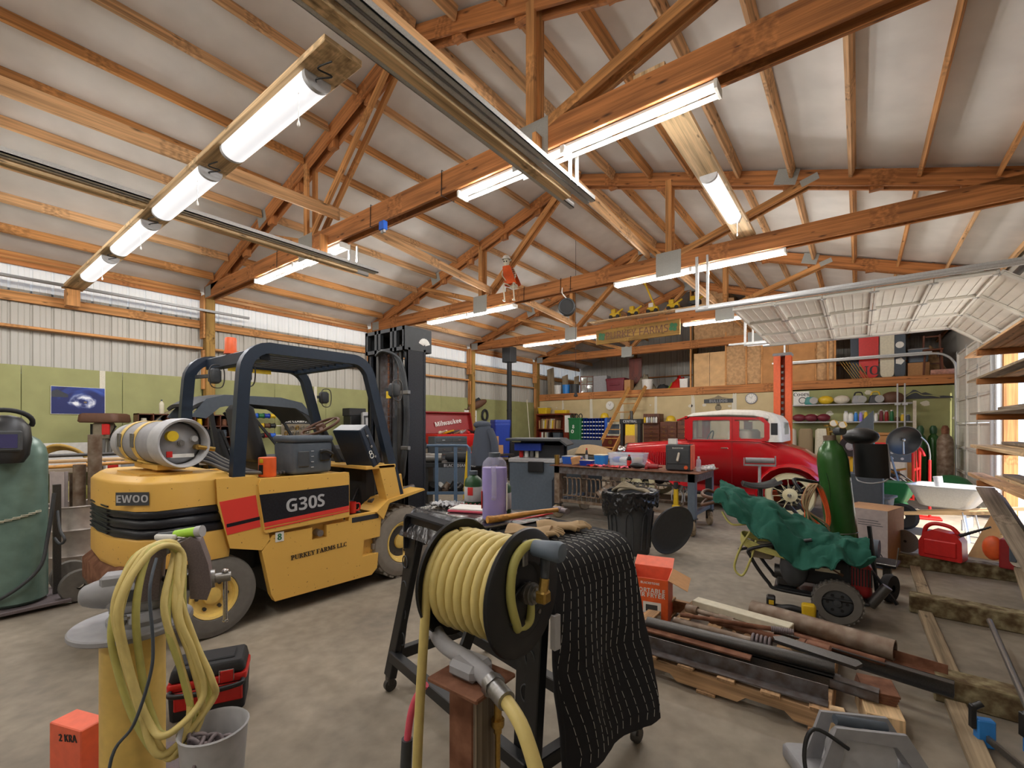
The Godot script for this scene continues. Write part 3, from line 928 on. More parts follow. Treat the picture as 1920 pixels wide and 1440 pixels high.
func fixtures() -> void:
	# twin-tube strips under the bottom chords
	var src: Node3D
	var tr := [3, 2, 1, 4, 5]  # last two trusses are out of view; their strips light the foreground
	var nth := ["nearest truss in view", "second truss", "third truss", "unseen truss overhead", "unseen truss behind the viewer"]
	for k in tr.size():
		var z: float = BAYS[tr[k]]
		for g in 2:
			for h in 2:
				var xc: float = [-6.48, -1.98][g] + (h - 0.5) * 1.215
				var lab: String = "lit twin-tube strip light under the %s, %s pair, %s half" % [nth[k], ["left", "right"][g], ["left", "right"][h]]
				var at := v3(xc,CH - 0.005,z)
				if src == null:
					src = thing("strip_light", lab, "light", at, 0, "strip lights under the trusses")
					put(src, "housing", mb().prism(V2([-0.045,0,0.045,0,0.045,-0.02,0.02,-0.045,-0.02,-0.045,-0.045,-0.02]), -0.6, 0.6).home(), m.white).rotation_degrees.y = 90
					for s in [-1.0, 1.0]:
						put(src, "tube", mb().cyl(v3(-0.585,-0.058,s * 0.05),v3(0.585,-0.058,s * 0.05), 0.017, -1.0, 12), m.tube_glow)
					for s in [-1.0, 1.0]:
						put(src, "lamp_holder", mb().bb(v3(s * 0.6 - 0.012,-0.075,-0.072),v3(s * 0.6 + 0.012,-0.01,0.072), 0.003), m.white)
				else: copy(src, lab, at)
				lamp_area(at + v3(0,-0.11,0), Vector2.ZERO, TUBE, Color(1.0, 0.985, 0.96))
	# rounded wrap lights on a board to the left wall, and one on a board between two trusses
	var board := one("light_board", "long plank across the left bay carrying four wrap lights", "board", mb().bb(v3(-9.72,3.62,-1.6),v3(-2.33,3.66,-1.36), 0.004), m.pine)
	one("board_block", "short post under the plank end on the left wall girt", "post", mb().bb(v3(-9.8,3.36,-1.56),v3(-9.62,3.62,-1.4), 0.004), m.fir)
	var b2 := one("light_board", "plank on top of the trusses right of the ridge carrying one wrap light", "board", mb().bb(v3(-1.36,CH + 0.24,-7.0),v3(-1.12,CH + 0.28,-3.3), 0.004), m.pine)
	var src2: Node3D
	var spots := [[-3.22, "closest to the viewer"], [-4.86, "second from the viewer"], [-6.42, "third from the viewer"], [-8.02, "nearest the left wall"]]
	for k in 5:
		var lab: String = "white wrap light on the left plank, " + str(spots[k][1]) if k < 4 else "white wrap light on the plank right of the ridge"
		var at := v3(spots[k][0],3.619,-1.48) if k < 4 else v3(-1.24,CH + 0.239,-5.6)
		if src2 == null:
			src2 = thing("wrap_light", lab, "light", at, 0, "rounded wrap lights on planks")
			var prof := PackedVector2Array()
			for a in 13: prof.append(V(-cos(PI * a / 12.0) * 0.085, -sin(PI * a / 12.0) * 0.065 - 0.02))
			prof.append(V(0.085,0)); prof.append(V(-0.085,0))
			put(src2, "lens", mb().prism(prof, -0.585, 0.585), m.panel_glow).rotation_degrees.y = 90
			for s in [-1.0, 1.0]:
				put(src2, "end_cap", mb().prism(prof, s * 0.6 - 0.016, s * 0.6 + 0.016), m.gray_light).rotation_degrees.y = 90
			put(src2, "pull_chain", mb().cyl(v3(0.5,-0.08,0.06),v3(0.5,-0.26,0.06), 0.0025, -1.0, 6).lathe([V(0,0),V(0.008,0.005),V(0.01,0.02),V(0.003,0.04)], 8, Transform3D(Basis(),v3(0.5,-0.29,0.06))), m.white)
			put(src2, "lead", mb().hose([v3(0.6,-0.03,0),v3(0.66,-0.05,0.03),v3(0.72,-0.03,-0.03),v3(0.7,-0.02,0.05),v3(0.8,-0.01,0.02)], 0.005, 6), m.black)
		else:
			copy(src2, lab, at, 0.0 if k < 4 else 90.0)
		lamp_area(at + v3(0,-0.092,0),V(1.1,0.12) if k < 4 else V(0.12,1.1), TUBE * 1.0, Color(0.98, 0.98, 1.0))

# ---------------------------------------------------------------- forklift
const SIDE := Basis(Vector3(0, 0, 1), Vector3(0, 1, 0), Vector3(-1, 0, 0))

# outline of (z, y) pairs given width from x0 to x1
func side(b: MB, poly: Array, x0: float, x1: float, ang := 30.0) -> MB:
	b.at(Vector3.ZERO, SIDE).prism(V2(poly), -x1, -x0, ang).home()
	return b

# a flat band of width w following a path of (z, y) points
func band(b: MB, path: Array, w: float, x0: float, x1: float) -> MB:
	var c := path.size()
	var a := []
	var o := []
	for k in c:
		var d: Vector2 = (path[mini(k + 1, c - 1)] - path[maxi(k - 1, 0)]).normalized()
		var nn := V(-d.y,d.x) * w * 0.5
		a.append(path[k] + nn); o.append(path[k] - nn)
	o.reverse()
	b.at(Vector3.ZERO, SIDE).prism(PackedVector2Array(a + o), -x1, -x0).home()
	return b

func wheel(parent: Node, at: Vector3, R: float, w: float, rim: float, dir: float, tyre: Material, rimm: Material, lugs: int) -> void:
	var wb := Node3D.new()
	wb.name = "wheel"
	parent.add_child(wb, true)
	wb.position = at
	var tf := Transform3D.IDENTITY
	tf.basis = Basis(Vector3(0, 0, dir), Vector3(dir, 0, 0), Vector3(0, 1, 0))
	var h := w * 0.5
	var b := mb().lathe([V(rim,-h),V(R * 0.9,-h),V(R * 0.985,-h * 0.7),V(R * 0.985,h * 0.7),V(R * 0.95,h * 0.9),V(R * 0.84,h),V(R * 0.8,h * 1.03),V(rim * 1.06,h),V(rim,h * 0.9)], 40, tf)
	for k in lugs:
		var a := TAU * k / lugs
		for s in [-1.0, 1.0]:
			b.x = tf * Transform3D(Basis(Vector3.UP, -a - s * 0.05), Vector3.ZERO)
			b.box(v3(R * 0.99,s * h * 0.45,0),v3(0.022,h * 0.8,TAU * R / lugs * 0.62), 0.004)
	b.home()
	put(wb, "tyre", b, tyre)
	put(wb, "rim", mb().lathe([V(rim * 1.05,h * 0.86),V(rim * 1.0,h * 0.99),V(rim * 0.9,h * 0.9),V(rim * 0.84,h * 0.55),V(rim * 0.55,h * 0.3),V(rim * 0.4,h * 0.35),V(rim * 0.36,h * 0.62),V(rim * 0.22,h * 0.7),V(0,h * 0.7)], 32, tf), rimm)
	var nb := mb()
	for k in 6:
		var a := TAU * k / 6
		nb.x = tf * Transform3D(Basis.IDENTITY, v3(cos(a) * rim * 0.62, h * 0.34, sin(a) * rim * 0.62))
		nb.cyl(Vector3.ZERO, v3(0,0.022,0), 0.013, -1.0, 6)
	put(wb, "lug_nut", nb.home(), m.steel_dark)

func forklift() -> void:
	var f := thing("forklift", "yellow forklift with black overhead guard parked in the left half", "forklift", v3(-4.23,0,-2.1))
	var Y: Material = m.lift_yellow
	var K: Material = m.lift_black
	# counterweight: plan outline by height, chamfered rear corners, flared bumper
	var plan := func(y: float, s: float, rear: float) -> Array:
		var o := []
		for p in [[0.61, 0.72], [0.61, 1.15], [0.52, 1.24], [0.3, 1.31], [0.0, 1.33], [-0.3, 1.31], [-0.52, 1.24], [-0.61, 1.15], [-0.61, 0.72]]:
			o.append(v3(p[0] * s, y, minf(p[1], 9.0) + (rear if p[1] > 0.8 else 0.0)))
		o.reverse()
		return o
	put(f, "counterweight", mb().loft([plan.call(0.95, 1.0, 0.0), plan.call(1.12, 1.0, 0.0), plan.call(1.14, 0.985, -0.015), plan.call(1.17, 0.93, -0.05)]), Y)
	var cwb := mb()
	for k in 3:
		var y := 0.76 + k * 0.067
		cwb.loft([plan.call(y, 0.97, -0.02), plan.call(y + 0.012, 0.995, -0.003), plan.call(y + 0.05, 0.995, -0.003), plan.call(y + 0.064, 0.97, -0.02)])
	put(f, "counterweight_band", cwb, K)
	put(f, "counterweight", mb().loft([plan.call(0.56, 0.98, -0.02), plan.call(0.6, 1.0, 0.0), plan.call(0.75, 1.0, 0.0), plan.call(0.765, 0.985, -0.015)]), Y)
	put(f, "rear_bumper", mb().loft([MB.rring(0.46, 0.1, 0.08, v3(0,0.3,1.2)), MB.rring(0.5, 0.12, 0.1, v3(0,0.38,1.22)), MB.rring(0.5, 0.12, 0.1, v3(0,0.52,1.22)), MB.rring(0.44, 0.08, 0.06, v3(0,0.58,1.2))]), m.rusty)
	var gr := mb()
	for k in 7: gr.bb(v3(-0.24,0.78 + k * 0.03,1.315),v3(0.24,0.79 + k * 0.03,1.325))
	put(f, "rear_grille", gr, m.lift_black)
	# badge on the angled rear corner
	var bd := put(f, "badge", mb().box(Vector3.ZERO, v3(0.2,0.085,0.004)), m.charcoal)
	bd.position = v3(0.515,1.035,1.252); bd.rotation_degrees.y = 42
	text(bd, "EWOO", 0.048, m.gray_light, v3(0,0,0.003))
	# side panels (right and left)
	for s in [-1.0, 1.0]:
		var xo: float = 0.62 * s
		var xi: float = 0.56 * s
		var a := minf(xo, xi); var c := maxf(xo, xi)
		put(f, "rear_panel", side(mb(), [0.81, 1.13, 0.55, 1.13, 0.515, 1.10, 0.44, 0.62, 0.50, 0.56, 0.72, 0.62, 0.8, 0.95], a, c), Y)
		put(f, "side_tank", side(mb(), [0.42, 0.66, 0.1, 0.66, 0.1, 0.56, -0.03, 0.56, -0.03, 0.66, -0.24, 0.66, -0.245, 0.70, -0.57, 0.70, -0.59, 0.66, -0.57, 0.46, -0.4, 0.46, -0.38, 0.31, -0.555, 0.31, -0.54, 0.17, -0.48, 0.12, 0.40, 0.14, 0.43, 0.2, 0.5, 0.55], a, c), Y)
		put(f, "decal", side(mb(), [0.79, 0.965, 0.545, 0.985, 0.51, 0.74, 0.74, 0.72], xo - 0.001 if s > 0 else xo - 0.002, xo + 0.002 if s > 0 else xo + 0.001), m.lift_red)
		put(f, "decal", side(mb(), [0.745, 0.80, 0.518, 0.82, 0.514, 0.795, 0.742, 0.775], xo - 0.001 if s > 0 else xo - 0.003, xo + 0.003 if s > 0 else xo + 0.001), K)
		put(f, "side_step", mb().bb(v3(a,0.635,-0.56),v3(c + 0.004,0.685,-0.27), 0.006), m.rubber)
		# hood skirt with the black and red stripe
		put(f, "hood_skirt", side(mb(), [0.53, 1.06, 0.49, 0.70, 0.47, 0.685, -0.23, 0.70, -0.24, 0.72, -0.24, 1.06, -0.235, 1.095, 0.51, 1.105], a + 0.005 * s, c + 0.012 * s), Y)
		var xe: float = xo + 0.012 * s
		put(f, "decal", side(mb(), [0.525, 0.985, 0.49, 0.765, -0.235, 0.80, -0.235, 0.985], minf(xe, xe + 0.002 * s), maxf(xe, xe + 0.002 * s)), K)
		put(f, "decal", side(mb(), [0.49, 0.768, 0.485, 0.735, -0.235, 0.765, -0.235, 0.80], minf(xe, xe + 0.003 * s), maxf(xe, xe + 0.003 * s)), m.lift_red)
		put(f, "decal", side(mb(), [0.484, 0.725, 0.482, 0.715, -0.235, 0.748, -0.235, 0.758], minf(xe, xe + 0.003 * s), maxf(xe, xe + 0.003 * s)), m.lift_red)
	text(f, "G30S", 0.105, m.gray_light, v3(0.636,0.875,0.16),v3(0,90,1.5))
	text(f, "PURKEY FARMS LLC", 0.035, m.black, v3(0.623,0.455,0.03),v3(0,90,1.5), "Droid Serif")
	var no := put(f, "number_tag", mb().bb(v3(0.62,0.60,0.4),v3(0.623,0.675,0.335)), m.paper)
	text(no, "8", 0.05, m.green, v3(0.624,0.637,0.368),v3(0,90,0))
	put(f, "inner_panel", mb().bb(v3(0.545,0.2,-0.53),v3(0.562,0.66,0.38)), Y)
	put(f, "fuel_cap", mb().cyl(v3(0.562,0.605,0.035),v3(0.635,0.605,0.035), 0.03, 0.028, 20), m.steel)
	put(f, "hood", mb().bb(v3(-0.56,0.62,-0.24),v3(0.56,1.09,0.8), 0.02), Y)
	put(f, "frame", mb().bb(v3(-0.55,0.2,-0.9),v3(0.55,0.6,0.42)).bb(v3(-0.3,0.35,0.42),v3(0.3,0.62,1.2)).bb(v3(-0.42,0.22,0.74),v3(0.42,0.36,0.88)), m.steel_dark)
	put(f, "floor_plate", mb().bb(v3(-0.55,0.6,-0.62),v3(0.58,0.64,-0.23)), m.steel_dark)
	# front cowl, fenders
	for s in [-1.0, 1.0]:
		var x0: float = minf(0.5 * s, 0.62 * s); var x1: float = maxf(0.5 * s, 0.62 * s)
		put(f, "fender", side(mb(), [-0.52, 0.70, -0.66, 0.80, -1.1, 0.86, -1.12, 0.84, -0.67, 0.765, -0.6, 0.62], minf(0.34 * s, 0.64 * s), maxf(0.34 * s, 0.64 * s)), Y)
		put(f, "cowl_side", side(mb(), [-0.56, 1.13, -0.74, 1.13, -0.82, 0.8, -0.66, 0.78], x0, x1), Y)
		put(f, "cowl_bracket", side(mb(), [-0.8, 0.98, -0.9, 1.02, -0.93, 0.82, -0.82, 0.8], minf(0.5 * s, 0.53 * s), maxf(0.5 * s, 0.53 * s)), Y)
	put(f, "cowl_top", mb().bb(v3(-0.62,1.10,-0.76),v3(0.62,1.135,-0.42), 0.006), Y)
	put(f, "dashboard", mb().bb(v3(-0.35,0.66,-0.74),v3(0.35,1.3,-0.58), 0.03), m.black_soft)
	put(f, "pedal", mb().bb(v3(0.2,0.66,-0.5),v3(0.32,0.78,-0.47), 0.005).bar(v3(0.26,0.72,-0.5),v3(0.26,0.95,-0.62), 0.02, 0.02), m.rubber)
	# wheels
	for s in [-1.0, 1.0]:
		wheel(f, v3(s * 0.5,0.29,0.81), 0.295, 0.19, 0.155, s, m.tyre_dark, m.yellow, 0)
		wheel(f, v3(s * 0.49,0.35,-0.87), 0.35, 0.25, 0.2, s, m.tyre, m.yellow, 26)
	# overhead guard
	for s in [-1.0, 1.0]:
		var p := [V(0.66,1.05),V(0.625,1.7)]
		for k in 7:
			var w := deg_to_rad(lerpf(175, 95, k / 6.0))
			p.append(V(0.42 - cos(w) * 0.19, 1.9 + sin(w) * 0.21))
		p.append(V(-0.25,2.11))
		for k in 7:
			var w := deg_to_rad(lerpf(88, 25, k / 6.0))
			p.append(V(-0.30 - cos(w) * 0.2, 1.9 + sin(w) * 0.21))
		p.append(V(-0.83,0.80))
		put(f, "guard_rail", band(mb(), p, 0.085, s * 0.57 - 0.035, s * 0.57 + 0.035), m.navy)
	put(f, "guard_cross", mb().bb(v3(-0.54,2.02,0.4),v3(0.54,2.12,0.48), 0.006), m.navy)
	put(f, "guard_cross", mb().bb(v3(-0.54,2.05,-0.4),v3(0.54,2.13,-0.34), 0.006), m.navy)
	for k in 9: put(f, "guard_slat", mb().bb(v3(-0.48 + k * 0.12 - 0.012,2.085,-0.4),v3(-0.48 + k * 0.12 + 0.012,2.125,0.4), 0.003), m.black)
	put(f, "caution_plate", mb().bb(v3(-0.535,2.03,-0.1),v3(-0.53,2.07,0.3)), m.caution)
	put(f, "beacon", mb().lathe([V(0,0.14),V(0.04,0.14),V(0.045,0.13),V(0.046,0.02),V(0.052,0.02),V(0.052,0),V(0,0)], 20, Transform3D(Basis.IDENTITY, v3(-0.1,2.13,0.44))), m.orange, "orange warning beacon")
	# lamps on the guard posts
	for g in [[0.62, 1.86, -0.66], [-0.56, 1.83, -0.62], [0.3, 1.93, 0.56], [-0.3, 1.95, 0.56]]:
		var lp := put(f, "work_lamp", mb().rbox(v3(g[0] + 0.02,g[1] - 0.07,g[2] - 0.06),v3(0.1,0.13,0.09), 0.03, 0.02), m.charcoal)
		put(lp, "lamp_guard", mb().hose([v3(g[0] + 0.07,g[1] + 0.08,g[2] - 0.1),v3(g[0] + 0.07,g[1] + 0.08,g[2] - 0.02),v3(g[0] + 0.07,g[1],g[2]),v3(g[0] + 0.07,g[1] - 0.1,g[2] - 0.02),v3(g[0] + 0.07,g[1] - 0.1,g[2] - 0.1),v3(g[0] + 0.07,g[1],g[2] - 0.12)], 0.005, 6, 4, true), m.steel_dark)
		put(lp, "bracket", mb().bar(v3(g[0],g[1],g[2] - 0.06),v3(signf(g[0]) * 0.57, g[1], g[2]), 0.03, 0.03), m.charcoal)
	# seat, steering wheel, levers
	put(f, "seat", mb().rbox(v3(0,1.1,0.1),v3(0.5,0.14,0.46), 0.08, 0.04), m.black_soft)
	put(f, "seat_back", mb().at(v3(0,1.2,0.32), Basis(Vector3.RIGHT, 0.2)).rbox(Vector3.ZERO, v3(0.46,0.5,0.12), 0.05, 0.04, 0.85).home(), m.black_soft)
	var sw := Transform3D(Basis(Vector3.RIGHT, deg_to_rad(28)),v3(-0.02,1.50,-0.34))
	var swb := mb(); swb.x = sw
	var ring := []
	for k in 32: ring.append(v3(cos(TAU * k / 32) * 0.185, 0, sin(TAU * k / 32) * 0.185))
	swb.tube(ring, 0.014, 8, true)
	for k in 3: swb.bar(Vector3.ZERO, v3(cos(TAU * k / 3 + 0.5) * 0.18, 0, sin(TAU * k / 3 + 0.5) * 0.18), 0.03, 0.012)
	swb.lathe([V(0,0.03),V(0.04,0.025),V(0.05,-0.02),V(0,-0.03)], 16)
	put(f, "steering_wheel", swb.home(), m.brown)
	put(f, "steering_column", mb().cyl(v3(-0.02,1.47,-0.36),v3(-0.02,1.0,-0.62), 0.035), m.black_soft)
	for k in 4: put(f, "lever", mb().cyl(v3(0.2 + k * 0.05,1.1,-0.6),v3(0.2 + k * 0.05,1.38,-0.52), 0.007).ell(v3(0.2 + k * 0.05,1.4,-0.515),v3(0.018,0.022,0.018), 10), m.black)
	# hydraulic hoses over the deck behind the guard post
	for k in 7: put(f, "hydraulic_hose", mb().hose([v3(0.1 + k * 0.03,1.35 - k * 0.01,1.0),v3(0.25 + k * 0.02,1.36 - 0.02 * k,0.8),v3(0.3 + k * 0.03,1.25 - 0.015 * k,0.65),v3(0.35 + k * 0.03,1.14,0.45),v3(0.42 + k * 0.01,1.12,0.2 + 0.02 * k)], 0.014, 8), m.rubber if k % 2 else m.tyre_dark)
	# mast
	var mz := -1.22
	for s in [-1.0, 1.0]:
		put(f, "mast_upright", mb().bb(v3(s * 0.33 - 0.03,0.1,mz - 0.16),v3(s * 0.33 + 0.03,2.36,mz - 0.13)).bb(v3(s * 0.33 - 0.03,0.1,mz + 0.06),v3(s * 0.33 + 0.03,2.36,mz + 0.09)).bb(v3(s * 0.345 - 0.012,0.1,mz - 0.16),v3(s * 0.345 + 0.012,2.36,mz + 0.09)), m.lift_black)
		put(f, "inner_upright", mb().bb(v3(s * 0.255 - 0.03,0.12,mz - 0.2),v3(s * 0.255 + 0.03,2.4,mz - 0.17)).bb(v3(s * 0.265 - 0.014,0.12,mz - 0.2),v3(s * 0.265 + 0.014,2.4,mz + 0.02)), m.raw_steel)
		put(f, "lift_cylinder", mb().cyl(v3(s * 0.2,0.15,mz + 0.06),v3(s * 0.2,1.75,mz + 0.06), 0.04, -1.0, 20).cyl(v3(s * 0.2,1.75,mz + 0.06),v3(s * 0.2,2.4,mz + 0.06), 0.027, -1.0, 16), m.steel_dark)
		var ch := mb()
		for k in 44: ch.box(v3(s * 0.09,0.25 + k * 0.048,mz),v3(0.03 if k % 2 else 0.022,0.04,0.012))
		put(f, "lift_chain", ch, m.rusty)
		put(f, "tilt_cylinder", mb().cyl(v3(s * 0.42,0.75,-0.6),v3(s * 0.4,0.85,mz + 0.06), 0.035, -1.0, 16), m.raw_steel)
	put(f, "centre_cylinder", mb().cyl(v3(0.0,0.3,mz - 0.06),v3(0,1.6,mz - 0.06), 0.06, -1.0, 20).cyl(v3(0,1.6,mz - 0.06),v3(0,2.35,mz - 0.06), 0.04, -1.0, 20), m.charcoal)
	put(f, "mast_cross", mb().bb(v3(-0.33,0.42,mz - 0.12),v3(0.33,0.54,mz - 0.08)).bb(v3(-0.33,1.25,mz - 0.2),v3(0.33,1.32,mz - 0.17)), m.lift_black)
	# crosshead box with openings at the rear and the shell emblem on the side
	var cb := mb()
	var yb := 2.33; var yt := 2.59
	cb.bb(v3(-0.35,yb,mz + 0.09),v3(0.35,yb + 0.04,mz + 0.13)); cb.bb(v3(-0.35,yt - 0.04,mz + 0.09),v3(0.35,yt,mz + 0.13))
	for xk in [-0.35, -0.18, -0.11, 0.1, 0.17, 0.31]: cb.bb(v3(xk,yb,mz + 0.09),v3(xk + 0.04,yt,mz + 0.13))
	cb.bb(v3(0.33,yb,mz - 0.25),v3(0.36,yt,mz + 0.13), 0.004); cb.bb(v3(-0.36,yb,mz - 0.25),v3(-0.33,yt,mz + 0.13), 0.004)
	cb.bb(v3(-0.35,yt - 0.01,mz - 0.25),v3(0.35,yt,mz + 0.1)); cb.bb(v3(-0.33,yb,mz - 0.25),v3(0.33,yt,mz - 0.22))
	put(f, "crosshead", cb, m.charcoal)
	var em := mb()
	for k in 9:
		var a := deg_to_rad(lerpf(25, 155, k / 8.0))
		var d := V(cos(a), sin(a)); var nn := V(-d.y,d.x)
		em.at(Vector3.ZERO, SIDE).prism(PackedVector2Array([d * 0.012 + nn * 0.003, d * 0.012 - nn * 0.003, d * 0.082 - nn * 0.011, d * 0.088, d * 0.082 + nn * 0.011]), -0.002, 0.0)
	put(f, "emblem", em.home(), m.white).position = v3(0.361,yb + 0.07,mz - 0.14)
	for k in 3:
		var dx := 0.025 * k
		put(f, "mast_hose", mb().hose([v3(-0.1 - dx,2.31,mz + 0.13),v3(0.1,2.33,mz + 0.16 + dx),v3(0.24 + dx,2.22,mz + 0.14),v3(0.31 + dx,1.9,mz + 0.11),v3(0.32 + dx,1.5,mz + 0.1),v3(0.29 + dx,1.1,mz + 0.12),v3(0.25 + dx,0.92,mz + 0.14),v3(0.1,0.78,mz + 0.3)], 0.015, 8), m.charcoal)
	for y in [1.25, 1.85]: put(f, "hose_clip", mb().bb(v3(0.28,y,mz + 0.09),v3(0.4,y + 0.04,mz + 0.13), 0.004), m.steel)
	put(f, "mast_label", mb().bb(v3(-0.02,1.82,mz + 0.085),v3(0.06,1.9,mz + 0.09)), m.caution)
	put(f, "carriage", mb().bb(v3(-0.5,0.12,mz - 0.3),v3(0.5,0.22,mz - 0.25)).bb(v3(-0.5,0.5,mz - 0.3),v3(0.5,0.6,mz - 0.25)), m.lift_black)
	for s in [-1.0, 1.0]:
		put(f, "fork", mb().bb(v3(s * 0.3 - 0.05,0.03,mz - 0.36),v3(s * 0.3 + 0.05,0.62,mz - 0.31)).bb(v3(s * 0.3 - 0.05,0.02,mz - 1.1),v3(s * 0.3 + 0.05,0.06,mz - 0.31)), m.raw_steel)
	# tank cradle on the counterweight
	put(f, "tank_cradle", mb().bb(v3(-0.1,1.17,0.9),v3(0.45,1.182,1.2)).cyl(v3(0.2,1.17,1.02),v3(0.2,1.26,1.02), 0.045).bb(v3(-0.1,1.2,0.93),v3(0.42,1.235,1.1), 0.004), Y)
	gas_tank()
	# loads standing on the truck
	var cool := thing("soft_cooler", "gray square soft cooler on the forklift hood", "cooler", v3(-3.82,1.107,-2.04), 4)
	put(cool, "body", mb().rbox(Vector3.ZERO, v3(0.31,0.26,0.36), 0.05, 0.02, 1.04), m.slate)
	put(cool, "lid", mb().rbox(v3(0,0.262,0),v3(0.34,0.055,0.39), 0.05, 0.015), m.slate)
	put(cool, "handle", mb().hose([v3(0.17,0.17,-0.05),v3(0.21,0.19,-0.07),v3(0.215,0.16,-0.13),v3(0.17,0.13,-0.15)], 0.012, 8).bb(v3(0.16,0.1,-0.14),v3(0.18,0.2,-0.04), 0.01), m.black)
	put(cool, "pocket", mb().bb(v3(0.155,0.06,0.05),v3(0.168,0.19,0.15), 0.01), m.charcoal)
	for k in 4: put(cool, "webbing_tab", mb().bb(v3(0.158,0.05 + k * 0.045,0.012),v3(0.166,0.056 + k * 0.045,0.035)), m.gray_light)
	var sp := thing("orange_canister", "orange paper canister beside the gray cooler on the forklift", "canister", v3(-3.72,1.107,-1.69))
	put(sp, "body", mb().lathe([V(0,0),V(0.062,0),V(0.064,0.004),V(0.064,0.148),V(0.06,0.152),V(0,0.152)], 28), m.orange)
	put(sp, "wrapper", mb().at(Vector3.ZERO, Basis(Vector3.UP, -0.9)).lathe([V(0.0645,0.02),V(0.0648,0.025),V(0.0648,0.09),V(0.0645,0.095)], 8, Transform3D.IDENTITY, 40, 0.7).home(), m.black)
	put(sp, "price_tag", mb().at(Vector3.ZERO, Basis(Vector3.UP, -0.9)).lathe([V(0.0645,0.11),V(0.0652,0.112),V(0.0652,0.14),V(0.0645,0.142)], 8, Transform3D.IDENTITY, 40, 0.5).home(), m.caution)
	var mug := thing("red_mug", "red mug standing on the forklift floor plate", "mug", v3(-3.72,0.705,-2.44))
	put(mug, "body", mb().lathe([V(0,0),V(0.04,0),V(0.042,0.005),V(0.042,0.1),V(0.038,0.1),V(0.036,0.01),V(0,0.01)], 24), m.red)
	put(mug, "handle", mb().hose([v3(0.02,0.085,-0.035),v3(0.03,0.08,-0.065),v3(0.03,0.03,-0.065),v3(0.02,0.02,-0.035)], 0.007, 8), m.red)
	var cs := thing("tool_case", "black tool case leaning on the forklift cowl", "case", v3(-3.78,1.14,-2.62), 0)
	cs.rotation_degrees = v3(28,12,0)
	put(cs, "shell", mb().rbox(v3(0,0,0),v3(0.34,0.4,0.13), 0.02, 0.012), m.navy)
	put(cs, "lid_seam", mb().bb(v3(0.168,0.01,-0.005),v3(0.173,0.39,0.005)), m.black)
	for k in 3: put(cs, "latch", mb().bb(v3(0.17,0.08 + k * 0.11,-0.012),v3(0.178,0.1 + k * 0.11,0.012), 0.002), m.steel)
	put(cs, "emblem", mb().tube(arc3(v3(0.172,0.12,0.035),v3(0,0.022,0),v3(0,0,0.022), 0, 345, 16), 0.004, 6).tube(arc3(v3(0.172,0.155,0.035),v3(0,0.016,0),v3(0,0,0.016), 0, 345, 16), 0.004, 6), m.white)

func gas_tank() -> void:
	var t := thing("propane_tank", "horizontal gray propane tank strapped on the forklift counterweight", "gas tank", v3(-4.02,1.385,-1.075))
	t.rotation_degrees = v3(0,10,0)
	# axis along local x; valve end at +x
	var ax := Transform3D(Basis(Vector3(0, 1, 0), Vector3(1, 0, 0), Vector3(0, 0, -1)), Vector3.ZERO)
	put(t, "shell", mb().lathe([V(0,-0.36),V(0.08,-0.355),V(0.13,-0.33),V(0.152,-0.28),V(0.154,0.18),V(0.145,0.23),V(0.12,0.255),V(0,0.27)], 40, ax), m.gray)
	put(t, "collar", mb().lathe([V(0.15,0.18),V(0.172,0.2),V(0.174,0.3),V(0.166,0.325),V(0.152,0.32),V(0.148,0.24)], 40, ax), m.gray_light)
	put(t, "foot_ring", mb().lathe([V(0.12,-0.4),V(0.135,-0.4),V(0.145,-0.3),V(0.13,-0.3)], 40, ax), m.gray_light)
	put(t, "gauge_cap", mb().cyl(v3(0.26,0.05,0.06),v3(0.295,0.05,0.06), 0.036, -1.0, 18), m.caution)
	put(t, "gauge", mb().cyl(v3(0.262,0.0,0.0),v3(0.28,0.0,0.0), 0.024, -1.0, 6).cyl(v3(0.28,0.0,0.0),v3(0.285,0.0,0.0), 0.015, -1.0, 12), m.steel)
	put(t, "relief_valve", mb().cyl(v3(0.262,0.03,-0.085),v3(0.285,0.03,-0.085), 0.022, -1.0, 8), m.gray_light)
	put(t, "service_valve", mb().cyl(v3(0.262,-0.03,-0.1),v3(0.3,-0.03,-0.1), 0.02).cyl(v3(0.29,-0.03,-0.1),v3(0.32,-0.05,-0.2), 0.016), m.brass)
	put(t, "caution_label", mb().bb(v3(0.258,-0.1,-0.09),v3(0.265,-0.075,0.06)), m.paper)
	put(t, "hazard_label", mb().bb(v3(0.26,-0.095,0.05),v3(0.268,-0.055,0.085)), m.red)
	for xk in [-0.2, -0.02]:
		put(t, "strap", mb().lathe([V(0.155,xk - 0.022),V(0.159,xk - 0.02),V(0.159,xk + 0.02),V(0.155,xk + 0.022)], 40, ax), m.yellow)
		put(t, "buckle", mb().bb(v3(xk - 0.018,-0.03,0.155),v3(xk + 0.018,0.07,0.168), 0.003), m.steel)
		put(t, "strap_foot", mb().bar(v3(xk,-0.12,0.13),v3(xk + 0.05,-0.16,0.03), 0.04, 0.012), m.yellow)

# ---------------------------------------------------------------- foreground: vise, reel, blanket bench
func bottle(label: String, cat: String, called: String, at: Vector3, r: float, h: float, body: Material, cap: Material, group := "", neck := 0.35, band_m: Material = null) -> Node3D:
	var t := thing(called, label, cat, at, 0, group)
	put(t, "body", mb().lathe([V(0,0),V(r * 0.92,0),V(r,r * 0.12),V(r,h * 0.68),V(r * 0.85,h * 0.78),V(r * neck,h * 0.88),V(r * neck,h * 0.93),V(0,h * 0.93)], 18), body)
	put(t, "cap", mb().cyl(v3(0,h * 0.9,0),v3(0,h,0), r * neck * 1.15, -1.0, 14), cap)
	if band_m: put(t, "wrapper", mb().lathe([V(r * 1.001,h * 0.16),V(r * 1.02,h * 0.17),V(r * 1.02,h * 0.56),V(r * 1.001,h * 0.57)], 18), band_m)
	return t

